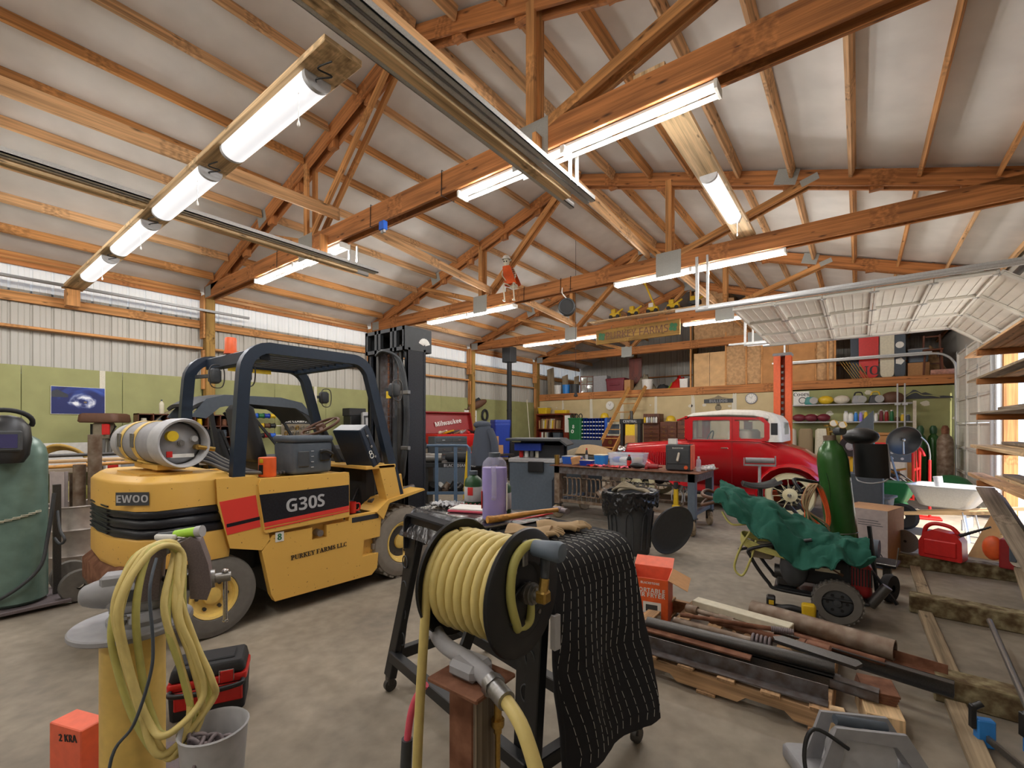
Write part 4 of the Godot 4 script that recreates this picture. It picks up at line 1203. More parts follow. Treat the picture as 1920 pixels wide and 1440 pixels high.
func foreground() -> void:
	vise()
	reel()
	bench()
	# red and black tool box on the floor behind the vise stand
	var tb := thing("tool_box", "red and black plastic tool box on the floor behind the vise stand", "tool box", v3(-2.78,0,-0.97), 62)
	tb.scale = v3(0.72,0.8,0.72)
	put(tb, "bin", mb().rbox(Vector3.ZERO, v3(0.46,0.19,0.3), 0.03, 0.01, 1.04), m.black_soft)
	put(tb, "front_panel", mb().bb(v3(-0.2,0.07,0.15),v3(0.22,0.19,0.165), 0.008), m.red)
	put(tb, "tray", mb().rbox(v3(0,0.192,0),v3(0.49,0.05,0.32), 0.03, 0.01), m.red)
	put(tb, "lid", mb().rbox(v3(0,0.243,0),v3(0.47,0.08,0.3), 0.03, 0.015, 0.95).bb(v3(-0.16,0.318,-0.08),v3(0.16,0.335,0.08), 0.008), m.black_soft)
	put(tb, "handle", mb().hose([v3(-0.22,0.2,0.16),v3(-0.2,0.19,0.2),v3(0,0.18,0.21),v3(0.2,0.19,0.2),v3(0.22,0.2,0.16)], 0.016, 8), m.black)
	put(tb, "latch", mb().bb(v3(0.08,0.2,0.155),v3(0.16,0.28,0.172), 0.006), m.red)
	put(tb, "latch_wire", mb().tube([v3(0.075,0.21,0.175),v3(0.075,0.285,0.175),v3(0.165,0.285,0.175),v3(0.165,0.21,0.175)], 0.003, 6), m.chrome)
	# pail of chain
	var pl := thing("chain_pail", "steel pail beside the vise stand, filled with chain", "pail", v3(-1.98,0,-0.7))
	put(pl, "pail", mb().lathe([V(0,0),V(0.09,0),V(0.115,0.34),V(0.12,0.345),V(0.115,0.35),V(0.108,0.34),V(0.085,0.02),V(0,0.02)], 28), m.gray_light)
	var ch := thing("rusty_chain", "heap of rusty chain links inside the steel pail", "chain", v3(-1.98,0.26,-0.7))
	var r := RandomNumberGenerator.new(); r.seed = 4
	for k in 14:
		var ring := []
		var c := v3(r.randf_range(-0.06, 0.06), r.randf_range(0.0, 0.05), r.randf_range(-0.06, 0.06))
		var bs := Basis.from_euler(v3(r.randf() * 3, r.randf() * 6, r.randf() * 3))
		for j in 12: ring.append(c + bs * v3(cos(TAU * j / 12) * 0.032, 0, sin(TAU * j / 12) * 0.018))
		put(ch, "link", mb().tube(ring, 0.008, 6, true), m.iron)
	var ob := thing("orange_carton", "orange printed carton at the foot of the vise stand", "carton", v3(-2.68,0,-0.43), 20)
	put(ob, "carton", mb().bb(v3(-0.1,0,-0.05),v3(0.1,0.235,0.05), 0.004), m.coral)
	text(ob, "2 KRA", 0.03, m.black, v3(0.02,0.19,0.051),v3(0,0,8))

func vise() -> void:
	var p := thing("vise_stand", "yellow pipe pedestal with a round steel plate, lower left", "stand", v3(-2.406,0,-0.553))
	put(p, "foot_plate", mb().lathe([V(0,0),V(0.25,0),V(0.25,0.015),V(0,0.015)], 32), m.iron)
	put(p, "pipe", mb().cyl(v3(0,0.015,0),v3(0,0.67,0), 0.108, -1.0, 40), m.yellow)
	put(p, "top_plate", mb().lathe([V(0,0.67),V(0.2,0.67),V(0.205,0.675),V(0.205,0.69),V(0.2,0.695),V(0,0.695)], 48), m.gray)
	var v := thing("bench_vise", "large gray bench vise bolted on the yellow pedestal", "vise", v3(-2.4,0.695,-0.58), 67)
	v.scale = v3(0.86,0.86,0.86)
	put(v, "swivel_base", mb().lathe([V(0,0),V(0.135,0),V(0.135,0.02),V(0.105,0.045),V(0.09,0.05),V(0,0.05)], 32).rbox(v3(-0.02,0.045,0),v3(0.2,0.05,0.13), 0.04, 0.012), m.gray)
	for s in [-1.0, 1.0]: put(v, "lock_bolt", mb().cyl(v3(-0.05,0.02,s * 0.115),v3(-0.05,0.06,s * 0.115), 0.014, -1.0, 6).bar(v3(-0.05,0.05,s * 0.115),v3(-0.02,0.065,s * 0.17), 0.012, 0.012), m.steel)
	var ax := Transform3D(Basis(Vector3(0, -1, 0), Vector3(1, 0, 0), Vector3(0, 0, 1)),v3(0,0.145,0))
	put(v, "body", mb().lathe([V(0,-0.23),V(0.03,-0.228),V(0.045,-0.215),V(0.06,-0.18),V(0.07,-0.14),V(0.072,-0.05),V(0.072,0.06),V(0.06,0.065),V(0,0.065)], 28, ax).rbox(v3(-0.02,0.08,0),v3(0.22,0.1,0.13), 0.03, 0.01), m.gray)
	put(v, "anvil", mb().bb(v3(-0.15,0.17,-0.055),v3(0.02,0.235,0.055), 0.012), m.gray)
	put(v, "rear_jaw", mb().at(Vector3.ZERO).prism(V2([0.0,0.1,0.075,0.1,0.085,0.27,0.105,0.31,0.105,0.36,0.05,0.36,0.0,0.3,-0.02,0.22]), -0.075, 0.075), m.iron)
	put(v, "front_jaw", mb().prism(V2([0.15,0.31,0.15,0.36,0.2,0.385,0.24,0.36,0.275,0.24,0.29,0.12,0.27,0.06,0.2,0.08,0.19,0.27]), -0.075, 0.075), m.iron)
	for x in [0.105, 0.135]: put(v, "jaw_insert", mb().bb(v3(x,0.315,-0.078),v3(x + 0.015,0.358,0.078), 0.003), m.steel)
	put(v, "slide_bar", mb().cyl(v3(0.05,0.145,0),v3(0.26,0.145,0), 0.045, -1.0, 24), m.steel_dark)
	put(v, "spindle", mb().cyl(v3(0.24,0.145,0),v3(0.3,0.145,0), 0.05, 0.045, 24).cyl(v3(0.3,0.145,0),v3(0.37,0.145,0), 0.024, -1.0, 18), m.steel)
	put(v, "handle", mb().cyl(v3(0.345,0.17,0),v3(0.345,-0.08,0), 0.011, -1.0, 14).ell(v3(0.345,0.175,0),v3(0.018,0.014,0.018), 12).ell(v3(0.345,-0.085,0),v3(0.015,0.012,0.015), 12), m.chrome)
	put(v, "maker_plate", mb().bb(v3(-0.06,0.11,0.069),v3(0.0,0.165,0.075), 0.002), m.charcoal)
	# lime light and a small chrome tool lying on the jaws
	var fl := thing("work_torch", "lime green hand torch lying across the vise jaws", "torch", v3(-2.35,1.03,-0.7), 40)
	put(fl, "barrel", mb().cyl(v3(-0.02,0,0),v3(0.07,0.012,0), 0.019, 0.022, 18), m.lime)
	put(fl, "head", mb().cyl(v3(0.07,0.012,0),v3(0.095,0.015,0), 0.024, 0.025, 18), m.gray_light)
	put(fl, "grip", mb().cyl(v3(-0.09,-0.006,0),v3(-0.02,0,0), 0.015, 0.016, 14), m.charcoal)
	var ct := thing("tape_tool", "small chrome and white tool beside the lime torch", "tool", v3(-2.38,1.01,-0.66), 30)
	put(ct, "case", mb().rbox(Vector3.ZERO, v3(0.1,0.025,0.035), 0.012, 0.006), m.white)
	put(ct, "tip", mb().cyl(v3(0.05,0.012,0),v3(0.1,0.014,0.01), 0.006, 0.004, 8), m.chrome)
	# yellow air hose looped over the vise, seen face on
	var h := thing("air_hose", "yellow air hose hung in long loops over the vise", "hose", v3(-2.15,0.0,-0.56), 37.3)
	var k := 0.00205
	var loops := [[222, 1052, 217, 1158, 228, 1250, 262, 1345, 310, 1405, 345, 1380, 325, 1270, 296, 1165, 262, 1050], [236, 1042, 231, 1115, 245, 1210, 275, 1300, 330, 1400, 352, 1360, 332, 1250, 300, 1150, 270, 1045], [247, 1038, 245, 1120, 258, 1210, 285, 1310, 325, 1390, 362, 1340, 362, 1298, 330, 1225, 295, 1120, 268, 1042], [256, 1035, 262, 1120, 268, 1230, 290, 1330, 320, 1365, 345, 1342, 322, 1265, 296, 1165, 276, 1060], [240, 1048, 238, 1150, 262, 1270, 305, 1370, 335, 1400, 340, 1340, 318, 1240, 290, 1140, 262, 1050], [262, 1036, 250, 1110, 262, 1220, 300, 1330, 335, 1352, 355, 1320, 335, 1235, 308, 1160, 280, 1060]]
	for a in loops.size():
		var L: Array = loops[a]
		var c := L.size() / 2
		var pts := []
		for j in c:
			var z := 0.03 + 0.02 * (a % 3) if j < 5 else -0.03 - 0.03 * (a % 4)
			pts.append(v3((L[j * 2] - 285) * k, 1.015 - (L[j * 2 + 1] - 1035) * k, -0.06 if j == 0 else (-0.16 if j == c - 1 else z)))
		put(h, "loop", mb().hose(pts, 0.0125, 10, 8, true), m.hose_olive if a in [0, 3] else m.hose_yellow)
	var cd := one("gray_cable", "thin gray cable hanging over the yellow hose loops", "cable", mb().hose([v3(0.02,1.0,0.02),v3(0.05,0.9,0.09),v3(0.07,0.72,0.1),v3(0.06,0.6,0.1),v3(0.0,0.42,0.1),v3(-0.08,0.3,0.1),v3(-0.1,0.02,0.12)], 0.0055, 8), m.slate, v3(-2.15,0.0,-0.56), 37.3)

func reel() -> void:
	var R := 0.21
	var st := thing("reel_post", "rusty square steel post with a plate, holding the hose reel", "post", v3(-0.93,0,-1.02))
	put(st, "post", mb().bb(v3(-0.05,0,-0.05),v3(0.05,0.735,0.05), 0.006), m.rusty)
	put(st, "channel", mb().bb(v3(0.05,0,-0.05),v3(0.062,0.72,0.05), 0.002), m.gray_wood)
	put(st, "top_plate", mb().bb(v3(-0.1,0.735,-0.09),v3(0.1,0.75,0.09), 0.004), m.rusty)
	put(st, "conduit", mb().hose([v3(-0.36,0.87,-0.16),v3(-0.27,0.79,-0.1),v3(-0.17,0.775,-0.05),v3(0.0,0.785,0.0),v3(0.1,0.775,0.03)], 0.026, 12), m.gray)
	put(st, "clamp", mb().bb(v3(-0.06,0.75,-0.05),v3(0.05,0.8,0.05), 0.015), m.gray)
	put(st, "coupling", mb().cyl(v3(0.1,0.775,0.03),v3(0.125,0.772,0.04), 0.034, -1.0, 6).cyl(v3(0.125,0.772,0.04),v3(0.18,0.765,0.06), 0.027, -1.0, 18), m.steel)
	put(st, "feed_hose", mb().hose([v3(0.17,0.766,0.055),v3(0.26,0.73,0.09),v3(0.34,0.6,0.12),v3(0.37,0.4,0.14),v3(0.3,0.1,0.2),v3(0.2,0.02,0.25)], 0.019, 12), m.hose_yellow)
	put(st, "fitting", mb().cyl(v3(0.085,0.6,-0.02),v3(0.085,0.72,-0.02), 0.012).cyl(v3(0.085,0.62,-0.02),v3(0.085,0.64,-0.02), 0.02, -1.0, 8).cyl(v3(0.085,0.5,-0.02),v3(0.085,0.6,-0.02), 0.008), m.brass)
	put(st, "reel_arm", mb().bar(v3(-0.1,0.75,-0.06),v3(-0.1,0.95,-0.19), 0.05, 0.012, 0.0, Vector3.RIGHT).bar(v3(-0.1,0.93,-0.19),v3(0.02,0.95,-0.18), 0.03, 0.03), m.black)
	var t := thing("hose_reel", "black steel hose reel with yellow hose in the centre foreground", "hose reel", v3(-1.03,0.955,-1.215), 1.5)
	var ax := func(x: float) -> Transform3D: return Transform3D(Basis(Vector3(0, 1, 0), Vector3(1, 0, 0), Vector3(0, 0, -1)),v3(x,0,0))
	for s in [-1.0, 1.0]:
		var x0: float = s * 0.145
		var d := put(t, "flange", mb().lathe([V(0,0),V(0.09,0),V(0.1,0.008 * s),V(R - 0.012,0.008 * s),V(R - 0.004,0.0),V(R,0.006),V(R - 0.004,0.014),V(R - 0.014,0.012 + 0.006 * s),V(0.1,0.012 + 0.006 * s),V(0.09,0.005),V(0,0.005)], 56, ax.call(x0)), m.black)
		for k in 4:
			var a := TAU * k / 4 + 0.7
			put(d, "bolt", mb().cyl(v3(x0, cos(a) * 0.11, sin(a) * 0.11),v3(x0 + 0.024 * s, cos(a) * 0.11, sin(a) * 0.11), 0.008, -1.0, 8), m.steel)
	put(t, "drum", mb().cyl(v3(-0.14,0,0),v3(0.14,0,0), 0.1, -1.0, 32), m.black)
	# hose wound in one long helix, last turn falling straight to the floor
	var pts := []
	for k in 7 * 24 + 1:
		var a := -TAU * k / 24.0
		pts.append(v3(0.122 - 0.0365 * k / 24.0, cos(a) * 0.158, -sin(a) * 0.158))
	var a0: Vector3 = pts[pts.size() - 1]
	put(t, "wound_hose", mb().tube(pts, 0.0185, 10), m.hose_yellow)
	var low := []
	for k in 7 * 22: low.append(v3(0.12 - 0.0365 * k / 22.0, cos(TAU * k / 22.0) * 0.13, sin(TAU * k / 22.0) * 0.13))
	put(t, "wound_hose", mb().tube(low, 0.0155, 8), m.hose_olive)
	put(t, "falling_hose", mb().hose([v3(-0.128,0.158,0.02),v3(-0.13,0.14,0.09),v3(-0.132,0.05,0.155),v3(-0.136,-0.1,0.17),v3(-0.148,-0.5,0.19),v3(-0.15,-0.85,0.2),v3(-0.1,-0.935,0.26)], 0.0165, 12), m.hose_yellow)
	# swivel, inner hose loop and crank on the right flange
	put(t, "swivel", mb().cyl(v3(0.15,0,0),v3(0.2,0,0), 0.03, -1.0, 20).cyl(v3(0.2,0,0),v3(0.235,0,0), 0.022, -1.0, 6).cyl(v3(0.165,0,0),v3(0.172,0,0), 0.036, -1.0, 20).cyl(v3(0.182,0,0),v3(0.189,0,0), 0.036, -1.0, 20), m.steel)
	put(t, "elbow", mb().box(v3(0.225,0.0,0),v3(0.04,0.04,0.04), 0.006).cyl(v3(0.225,0.015,0),v3(0.225,0.055,-0.01), 0.016, -1.0, 12), m.brass)
	put(t, "coupling", mb().cyl(v3(0.225,0.055,-0.01),v3(0.215,0.12,-0.03), 0.013, 0.017, 12), m.charcoal)
	put(t, "inner_hose", mb().hose([v3(0.215,0.12,-0.03),v3(0.205,0.155,-0.03),v3(0.185,0.165,0.03),v3(0.175,0.12,0.09),v3(0.172,0.02,0.105),v3(0.17,-0.08,0.07),v3(0.15,-0.11,0.03),v3(0.16,-0.1,-0.02),v3(0.15,-0.04,-0.04)], 0.015, 10), m.hose_olive)
	put(t, "hub_ring", mb().tube(arc3(v3(0.158,-0.06,0),v3(0,0.085,0),v3(0,0,0.1), 0, 345, 24), 0.006, 6, true), m.black)
	put(t, "crank_arm", mb().bb(v3(0.155,0.09,0.0),v3(0.17,0.175,0.03), 0.004), m.steel)
	put(t, "crank_handle", mb().cyl(v3(0.16,0.155,0.01),v3(0.2,0.155,0.01), 0.014).lathe([V(0,0),V(0.02,0),V(0.026,0.01),V(0.03,0.06),V(0.034,0.1),V(0.028,0.112),V(0,0.115)], 20, Transform3D(Basis(Vector3(0, 1, 0), Vector3(1, 0, 0), Vector3(0, 0, -1)),v3(0.19,0.155,0.01))), m.gray_blue)
	var pk := thing("pink_handle_tool", "pink handled nozzle tool standing by the falling hose", "tool", v3(-1.3,0,-1.08), 20)
	put(pk, "handle", mb().hose([v3(0.0,0.36,0),v3(0.015,0.46,0),v3(0.04,0.53,0),v3(0.075,0.58,0)], 0.013, 10), m.pink)
	put(pk, "body", mb().cyl(v3(-0.02,0.0,0),v3(0,0.37,0), 0.022, 0.02, 14), m.charcoal)

func bench() -> void:
	# black steel work table, slightly turned, under a quilted moving blanket
	var P := v3(-1.48,0,-1.86)
	var yaw := -12.0
	var T := thing("steel_work_table", "black steel table with splayed legs under the quilted blanket", "table", P, yaw)
	var hx := 0.55; var hz := 0.24; var H := 0.985
	put(T, "top", mb().bb(v3(-hx,H - 0.05,-hz),v3(hx,H,hz), 0.006), m.black)
	for s in [-1.0, 1.0]:
		for e in [-1.0, 1.0]:
			put(T, "leg", mb().bar(v3(s * (hx - 0.05), H - 0.05, e * (hz - 0.04)),v3(s * (hx + 0.03), 0.08, e * (hz + 0.11)), 0.045, 0.075, 0.004, Vector3.RIGHT), m.black)
			put(T, "caster", mb().cyl(v3(s * (hx + 0.03) - 0.014, 0.035, e * (hz + 0.11)),v3(s * (hx + 0.03) + 0.014, 0.035, e * (hz + 0.11)), 0.035, -1.0, 16).bb(v3(s * (hx + 0.03) - 0.022, 0.04, e * (hz + 0.11) - 0.02),v3(s * (hx + 0.03) + 0.022, 0.09, e * (hz + 0.11) + 0.02), 0.004), m.steel_dark)
		put(T, "side_rail", mb().bar(v3(s * (hx + 0.02), 0.2, -hz - 0.1),v3(s * (hx + 0.02), 0.2, hz + 0.1), 0.05, 0.06, 0.004), m.black)
	put(T, "stretcher", mb().bar(v3(-hx - 0.02,0.2,hz + 0.1),v3(hx + 0.02,0.2,hz + 0.1), 0.05, 0.06, 0.004).bar(v3(-hx - 0.02,0.32,0.0),v3(hx + 0.02,0.32,0.0), 0.05, 0.06, 0.004), m.black)
	for x in [-hx + 0.02, hx - 0.1]: # upright gusset boards with pressed rings
		put(T, "leg_panel", mb().bar(v3(x,H - 0.06,hz - 0.01),v3(x + signf(x) * 0.05, 0.12, hz + 0.07), 0.1, 0.012, 0.0, Vector3.BACK), m.black)
	for x in [-hx + 0.03, hx - 0.06]:
		for k in 4: put(T, "pressed_ring", mb().tube(arc3(v3(x + signf(x) * (0.012 * k), 0.3 + k * 0.14, hz + 0.065 - 0.012 * k),v3(0.028,0,0),v3(0,0.035,0.0), 0, 345, 18), 0.004, 6, true), m.charcoal)
	var bl := thing("quilted_blanket", "black quilted moving blanket draped over the table end", "blanket", P, yaw)
	var f := FastNoiseLite.new(); f.seed = 5; f.frequency = 1.3
	var zf := hz + 0.03
	var surf := func(u: float, w: float, lift: float) -> Vector3:
		var L := -hx - 0.2 + u * (2.0 * hx + 1.0)
		var z := lerpf(-zf, zf, w)
		var n := f.get_noise_2d(u * 3.0, w * 2.0) * 0.02
		var x := L
		var y := H + 0.012 + lift
		var ed := hx - 0.03
		if L > ed:
			var d := L - ed
			var a := minf(d / 0.09, PI / 2)
			x = ed + sin(a) * (0.09 + lift)
			y = H + 0.012 - 0.09 + cos(a) * (0.09 + lift)
			if d > 0.09 * PI / 2:
				var q := d - 0.09 * PI / 2
				y -= q
				x += q * 0.16 + (sin(w * 9.0 + 1.0) * 0.02 + n) * minf(q * 3.0, 1.0)
				z *= 1.0 + q * 0.10
		elif L < -ed:
			var d := -ed - L
			var a := minf(d / 0.05, PI / 2)
			x = -ed - sin(a) * (0.05 + lift)
			y = H + 0.012 - 0.05 + cos(a) * (0.05 + lift) - maxf(d - 0.078, 0.0)
		return v3(x,y,z)
	put(bl, "cloth", mb().sheet(func(u: float, w: float): return surf.call(u, 1.0 - w, 0.0), 60, 16, 0.012), m.blanket_black)
	var st := mb()
	for k in 13: # rows of zigzag stitching
		var w := 0.06 + k * 0.073
		var run := []
		for j in 100:
			var u := 0.56 + j * 0.0043
			var zz := absf(fmod(j * 0.0045 * 7.0, 2.0) - 1.0) * 0.11 - 0.055
			run.append(surf.call(u, clampf(w + zz, 0.01, 0.99), 0.008))
		for j in range(0, 99, 1):
			if j % 4 != 3: st.tube([run[j], run[j + 1]], 0.0013, 4, false, false)
	put(bl, "stitching", st, m.stitch)
	put(bl, "hem", mb().tube(range(0, 41).map(func(j): return surf.call(0.5 + j * 0.0122, 0.99, 0.0)), 0.011, 8), m.blanket_black)
	put(bl, "care_tag", mb().bb(v3(hx + 0.075,0.66,zf - 0.02),v3(hx + 0.1,0.79,zf + 0.012), 0.001), m.gray_light)
	# a folded black pad over the left end
	one("table_pad", "dark folded pad over the left end of the blanket table", "pad", mb().sheet(func(u: float, w: float): return v3(-hx - 0.06 + 0.75 * u, H + 0.026 + 0.004 * sin(u * 9.0 + w * 5.0) - (0.0 if w < 0.8 else (w - 0.8) * 0.7), -hz * 0.9 + w * (2.1 * hz) - (0.0 if w < 0.8 else (w - 0.8) * 0.05)), 30, 14, 0.012), m.bag_black, P, yaw)
	var ty := H + 0.019
	# purple jug
	var j := thing("purple_jug", "tall clear jug half full of purple liquid on the blanket table", "jug", v3(-1.5,ty + 0.016,-1.82), 37)
	var body := []
	var liq := []
	for e in [[0.0, 0.055, 0.045], [0.01, 0.064, 0.052], [0.1, 0.064, 0.052], [0.2, 0.066, 0.053], [0.27, 0.065, 0.052], [0.3, 0.058, 0.047], [0.318, 0.04, 0.036], [0.325, 0.026, 0.026]]:
		body.append(MB.rring(e[1], e[2], minf(e[1], e[2]) * 0.8, v3(0,e[0],0)))
		if e[0] < 0.28: liq.append(MB.rring(e[1] - 0.003, e[2] - 0.003, minf(e[1], e[2]) * 0.8 - 0.003, v3(0, e[0] + (0.003 if e[0] == 0.0 else 0.0), 0)))
	put(j, "bottle", mb().loft(body), m.jug_clear)
	put(j, "liquid", mb().loft(liq), m.purple)
	put(j, "grip", mb().hose([v3(-0.005,0.275,0.05),v3(0,0.24,0.064),v3(0,0.14,0.064),v3(-0.002,0.115,0.052)], 0.013, 10), m.jug_clear)
	put(j, "cap", mb().cyl(v3(0,0.322,0),v3(0,0.345,0), 0.03, -1.0, 20), m.slate)
	put(j, "wrapper", mb().bb(v3(0.06,0.05,-0.03),v3(0.067,0.19,0.03), 0.002), m.paper)
	put(j, "warning_panel", mb().bb(v3(-0.067,0.06,-0.03),v3(-0.061,0.15,0.03), 0.002), m.red)
	for k in 2:
		var g := bottle(["green camping gas bottle left of the purple jug", "green camping gas bottle just behind the purple jug"][k], "gas bottle", "gas_bottle", [v3(-1.9,ty + 0.002,-2.1),v3(-1.6,ty + 0.002,-2.0)][k], 0.056, 0.22, m.green_dark, m.slate, "small green gas bottles", 0.4, m.gray_light)
		put(g, "hazard_patch", mb().at(Vector3.ZERO, Basis(Vector3.UP, -0.9)).lathe([V(0.0573,0.075),V(0.058,0.077),V(0.058,0.122),V(0.0573,0.124)], 6, Transform3D.IDENTITY, 40, 0.6).home(), m.red)
	# hammer, gloves, cables, pliers
	var hm := thing("claw_hammer", "claw hammer with a pale wooden handle on the leather gloves", "hammer", v3(-1.31,ty + 0.062,-1.9), -114)
	hm.rotation_degrees.y = 66
	put(hm, "handle", mb().tube(MB.curve([v3(-0.26,-0.012,0),v3(-0.2,-0.012,0),v3(-0.05,-0.004,0),v3(0.16,0.0,0)], 6), [0.017, 0.019, 0.019, 0.018, 0.017, 0.017, 0.017, 0.017, 0.016, 0.015, 0.015, 0.014, 0.014, 0.013, 0.013, 0.013, 0.012, 0.012, 0.012], 12), m.handle)
	put(hm, "head", mb().box(v3(0.16,0,0),v3(0.03,0.03,0.05), 0.006).cyl(v3(0.16,0,0.02),v3(0.16,0,0.07), 0.013, 0.016, 14).bar(v3(0.16,0,-0.02),v3(0.19,-0.004,-0.09), 0.026, 0.012, 0.003), m.iron)
	for k in 2:
		var gl := thing("leather_glove", ["tan leather work glove under the hammer head", "tan leather work glove lying nearest the hose reel"][k], "glove", [v3(-1.12,ty + 0.004,-1.88),v3(-1.16,ty + 0.004,-1.7)][k], [35, 20][k], "leather work gloves")
		put(gl, "palm", mb().sheet(func(u: float, w: float): return v3(-0.13 + 0.2 * u, 0.016 + 0.01 * sin(u * 7.0 + k) * sin(w * 4.0) + 0.012 * sin(PI * w), -0.055 + 0.11 * w), 14, 10, 0.02), m.leather)
		for a in 4: put(gl, "finger", mb().hose([v3(0.06,0.02,-0.04 + a * 0.027),v3(0.1,0.026,-0.045 + a * 0.03),v3(0.135 - 0.012 * absf(a - 1.5), 0.014, -0.05 + a * 0.032)], [0.013, 0.013, 0.0125, 0.012, 0.011, 0.01, 0.006, 0.006, 0.006, 0.006, 0.006, 0.006, 0.004], 8, 6), m.leather)
		put(gl, "thumb", mb().hose([v3(-0.03,0.022,0.05),v3(0.02,0.028,0.08),v3(0.05,0.02,0.085)], 0.013, 8), m.leather)
	one("red_lead", "coil of thin red cable on the blanket table", "cable", mb().hose([v3(-0.12,0.004,0.05),v3(0,0.012,0.02),v3(0.12,0.02,-0.02),v3(0.15,0.015,-0.06),v3(0.08,0.01,-0.05),v3(-0.02,0.008,0.0),v3(-0.1,0.006,0.03),v3(0.02,0.025,-0.03),v3(0.14,0.026,-0.08),v3(0.1,0.02,-0.1),v3(0,0.012,-0.05),v3(-0.14,0.006,0.02)], 0.005, 8), m.red, v3(-1.4,ty + 0.002,-1.98), 50)
	var pt := thing("pry_rod", "bare metal rod poking out under the hammer handle", "rod", v3(-1.4,ty + 0.012,-1.68), 75)
	put(pt, "shaft", mb().cyl(v3(-0.16,0,0),v3(0.1,0.006,0), 0.008, -1.0, 10), m.steel)
	put(pt, "tip", mb().cyl(v3(-0.2,0,0),v3(-0.16,0,0), 0.005, 0.008, 10), m.brass)
	var nb := thing("red_notebook", "red and white clipped notebook at the back of the blanket table", "notebook", v3(-1.74,ty + 0.018,-1.93), 20)
	put(nb, "cover", mb().bb(v3(-0.13,0,-0.08),v3(0.13,0.012,0.08), 0.002), m.pink)
	put(nb, "pages", mb().bb(v3(-0.12,0.012,-0.075),v3(0.12,0.02,0.075), 0.001), m.paper)
	put(nb, "coil", mb().hose(range(0, 27).map(func(a): return v3(-0.12 + a * 0.0092, 0.014 + 0.012 * sin(a * 2.1), -0.08 + 0.012 * cos(a * 2.1))), 0.003, 5, 2), m.red_dark)
	var px := thing("crumpled_foil", "crumpled gray rag left of the red notebook", "rag", v3(-1.97,ty + 0.012,-1.93), 20)
	var fn := FastNoiseLite.new(); fn.seed = 9; fn.frequency = 9.0
	put(px, "cloth", mb().sheet(func(u: float, w: float): return v3(-0.08 + 0.16 * u, 0.02 + 0.03 * fn.get_noise_2d(u, w), -0.05 + 0.1 * w + 0.02 * fn.get_noise_2d(w * 2, u)), 14, 12, 0.006), m.gray_light)

# ---------------------------------------------------------------- pallet of steel, machines and the bin
func carton(called: String, label: String, at: Vector3, yaw: float, s: Vector3, mt: Material, flaps := true, group := "") -> Node3D:
	var t := thing(called, label, "box", at, yaw, group)
	var b := mb()
	b.bb(v3(-s.x / 2,0,-s.z / 2),v3(-s.x / 2 + 0.004,s.y,s.z / 2)).bb(v3(s.x / 2 - 0.004,0,-s.z / 2),v3(s.x / 2,s.y,s.z / 2)).bb(v3(-s.x / 2,0,-s.z / 2),v3(s.x / 2,s.y,-s.z / 2 + 0.004)).bb(v3(-s.x / 2,0,s.z / 2 - 0.004),v3(s.x / 2,s.y,s.z / 2)).bb(v3(-s.x / 2,0,-s.z / 2),v3(s.x / 2,0.004,s.z / 2))
	put(t, "carton", b, mt)
	if flaps:
		put(t, "flap", mb().bar(v3(0,s.y,-s.z / 2),v3(0,s.y + s.z * 0.15,-s.z * 0.9), s.x, 0.004), mt)
		put(t, "flap", mb().bar(v3(s.x / 2,s.y,0),v3(s.x * 0.95,s.y - 0.06,0), s.z, 0.004), m.cardboard)
	else: put(t, "lid", mb().bb(v3(-s.x / 2,s.y - 0.004,-s.z / 2),v3(s.x / 2,s.y,s.z / 2)), mt)
	return t

func angle_bar(L: float, w: float, th := 0.006) -> MB:
	return mb().bb(v3(-L / 2,0,0),v3(L / 2,th,w)).bb(v3(-L / 2,0,0),v3(L / 2,w,th))

func channel(L: float, w: float, f: float, th := 0.006) -> MB:
	return mb().bb(v3(-L / 2,0,0),v3(L / 2,w,th)).bb(v3(-L / 2,0,0),v3(L / 2,th,f)).bb(v3(-L / 2,w - th,0),v3(L / 2,w,f))

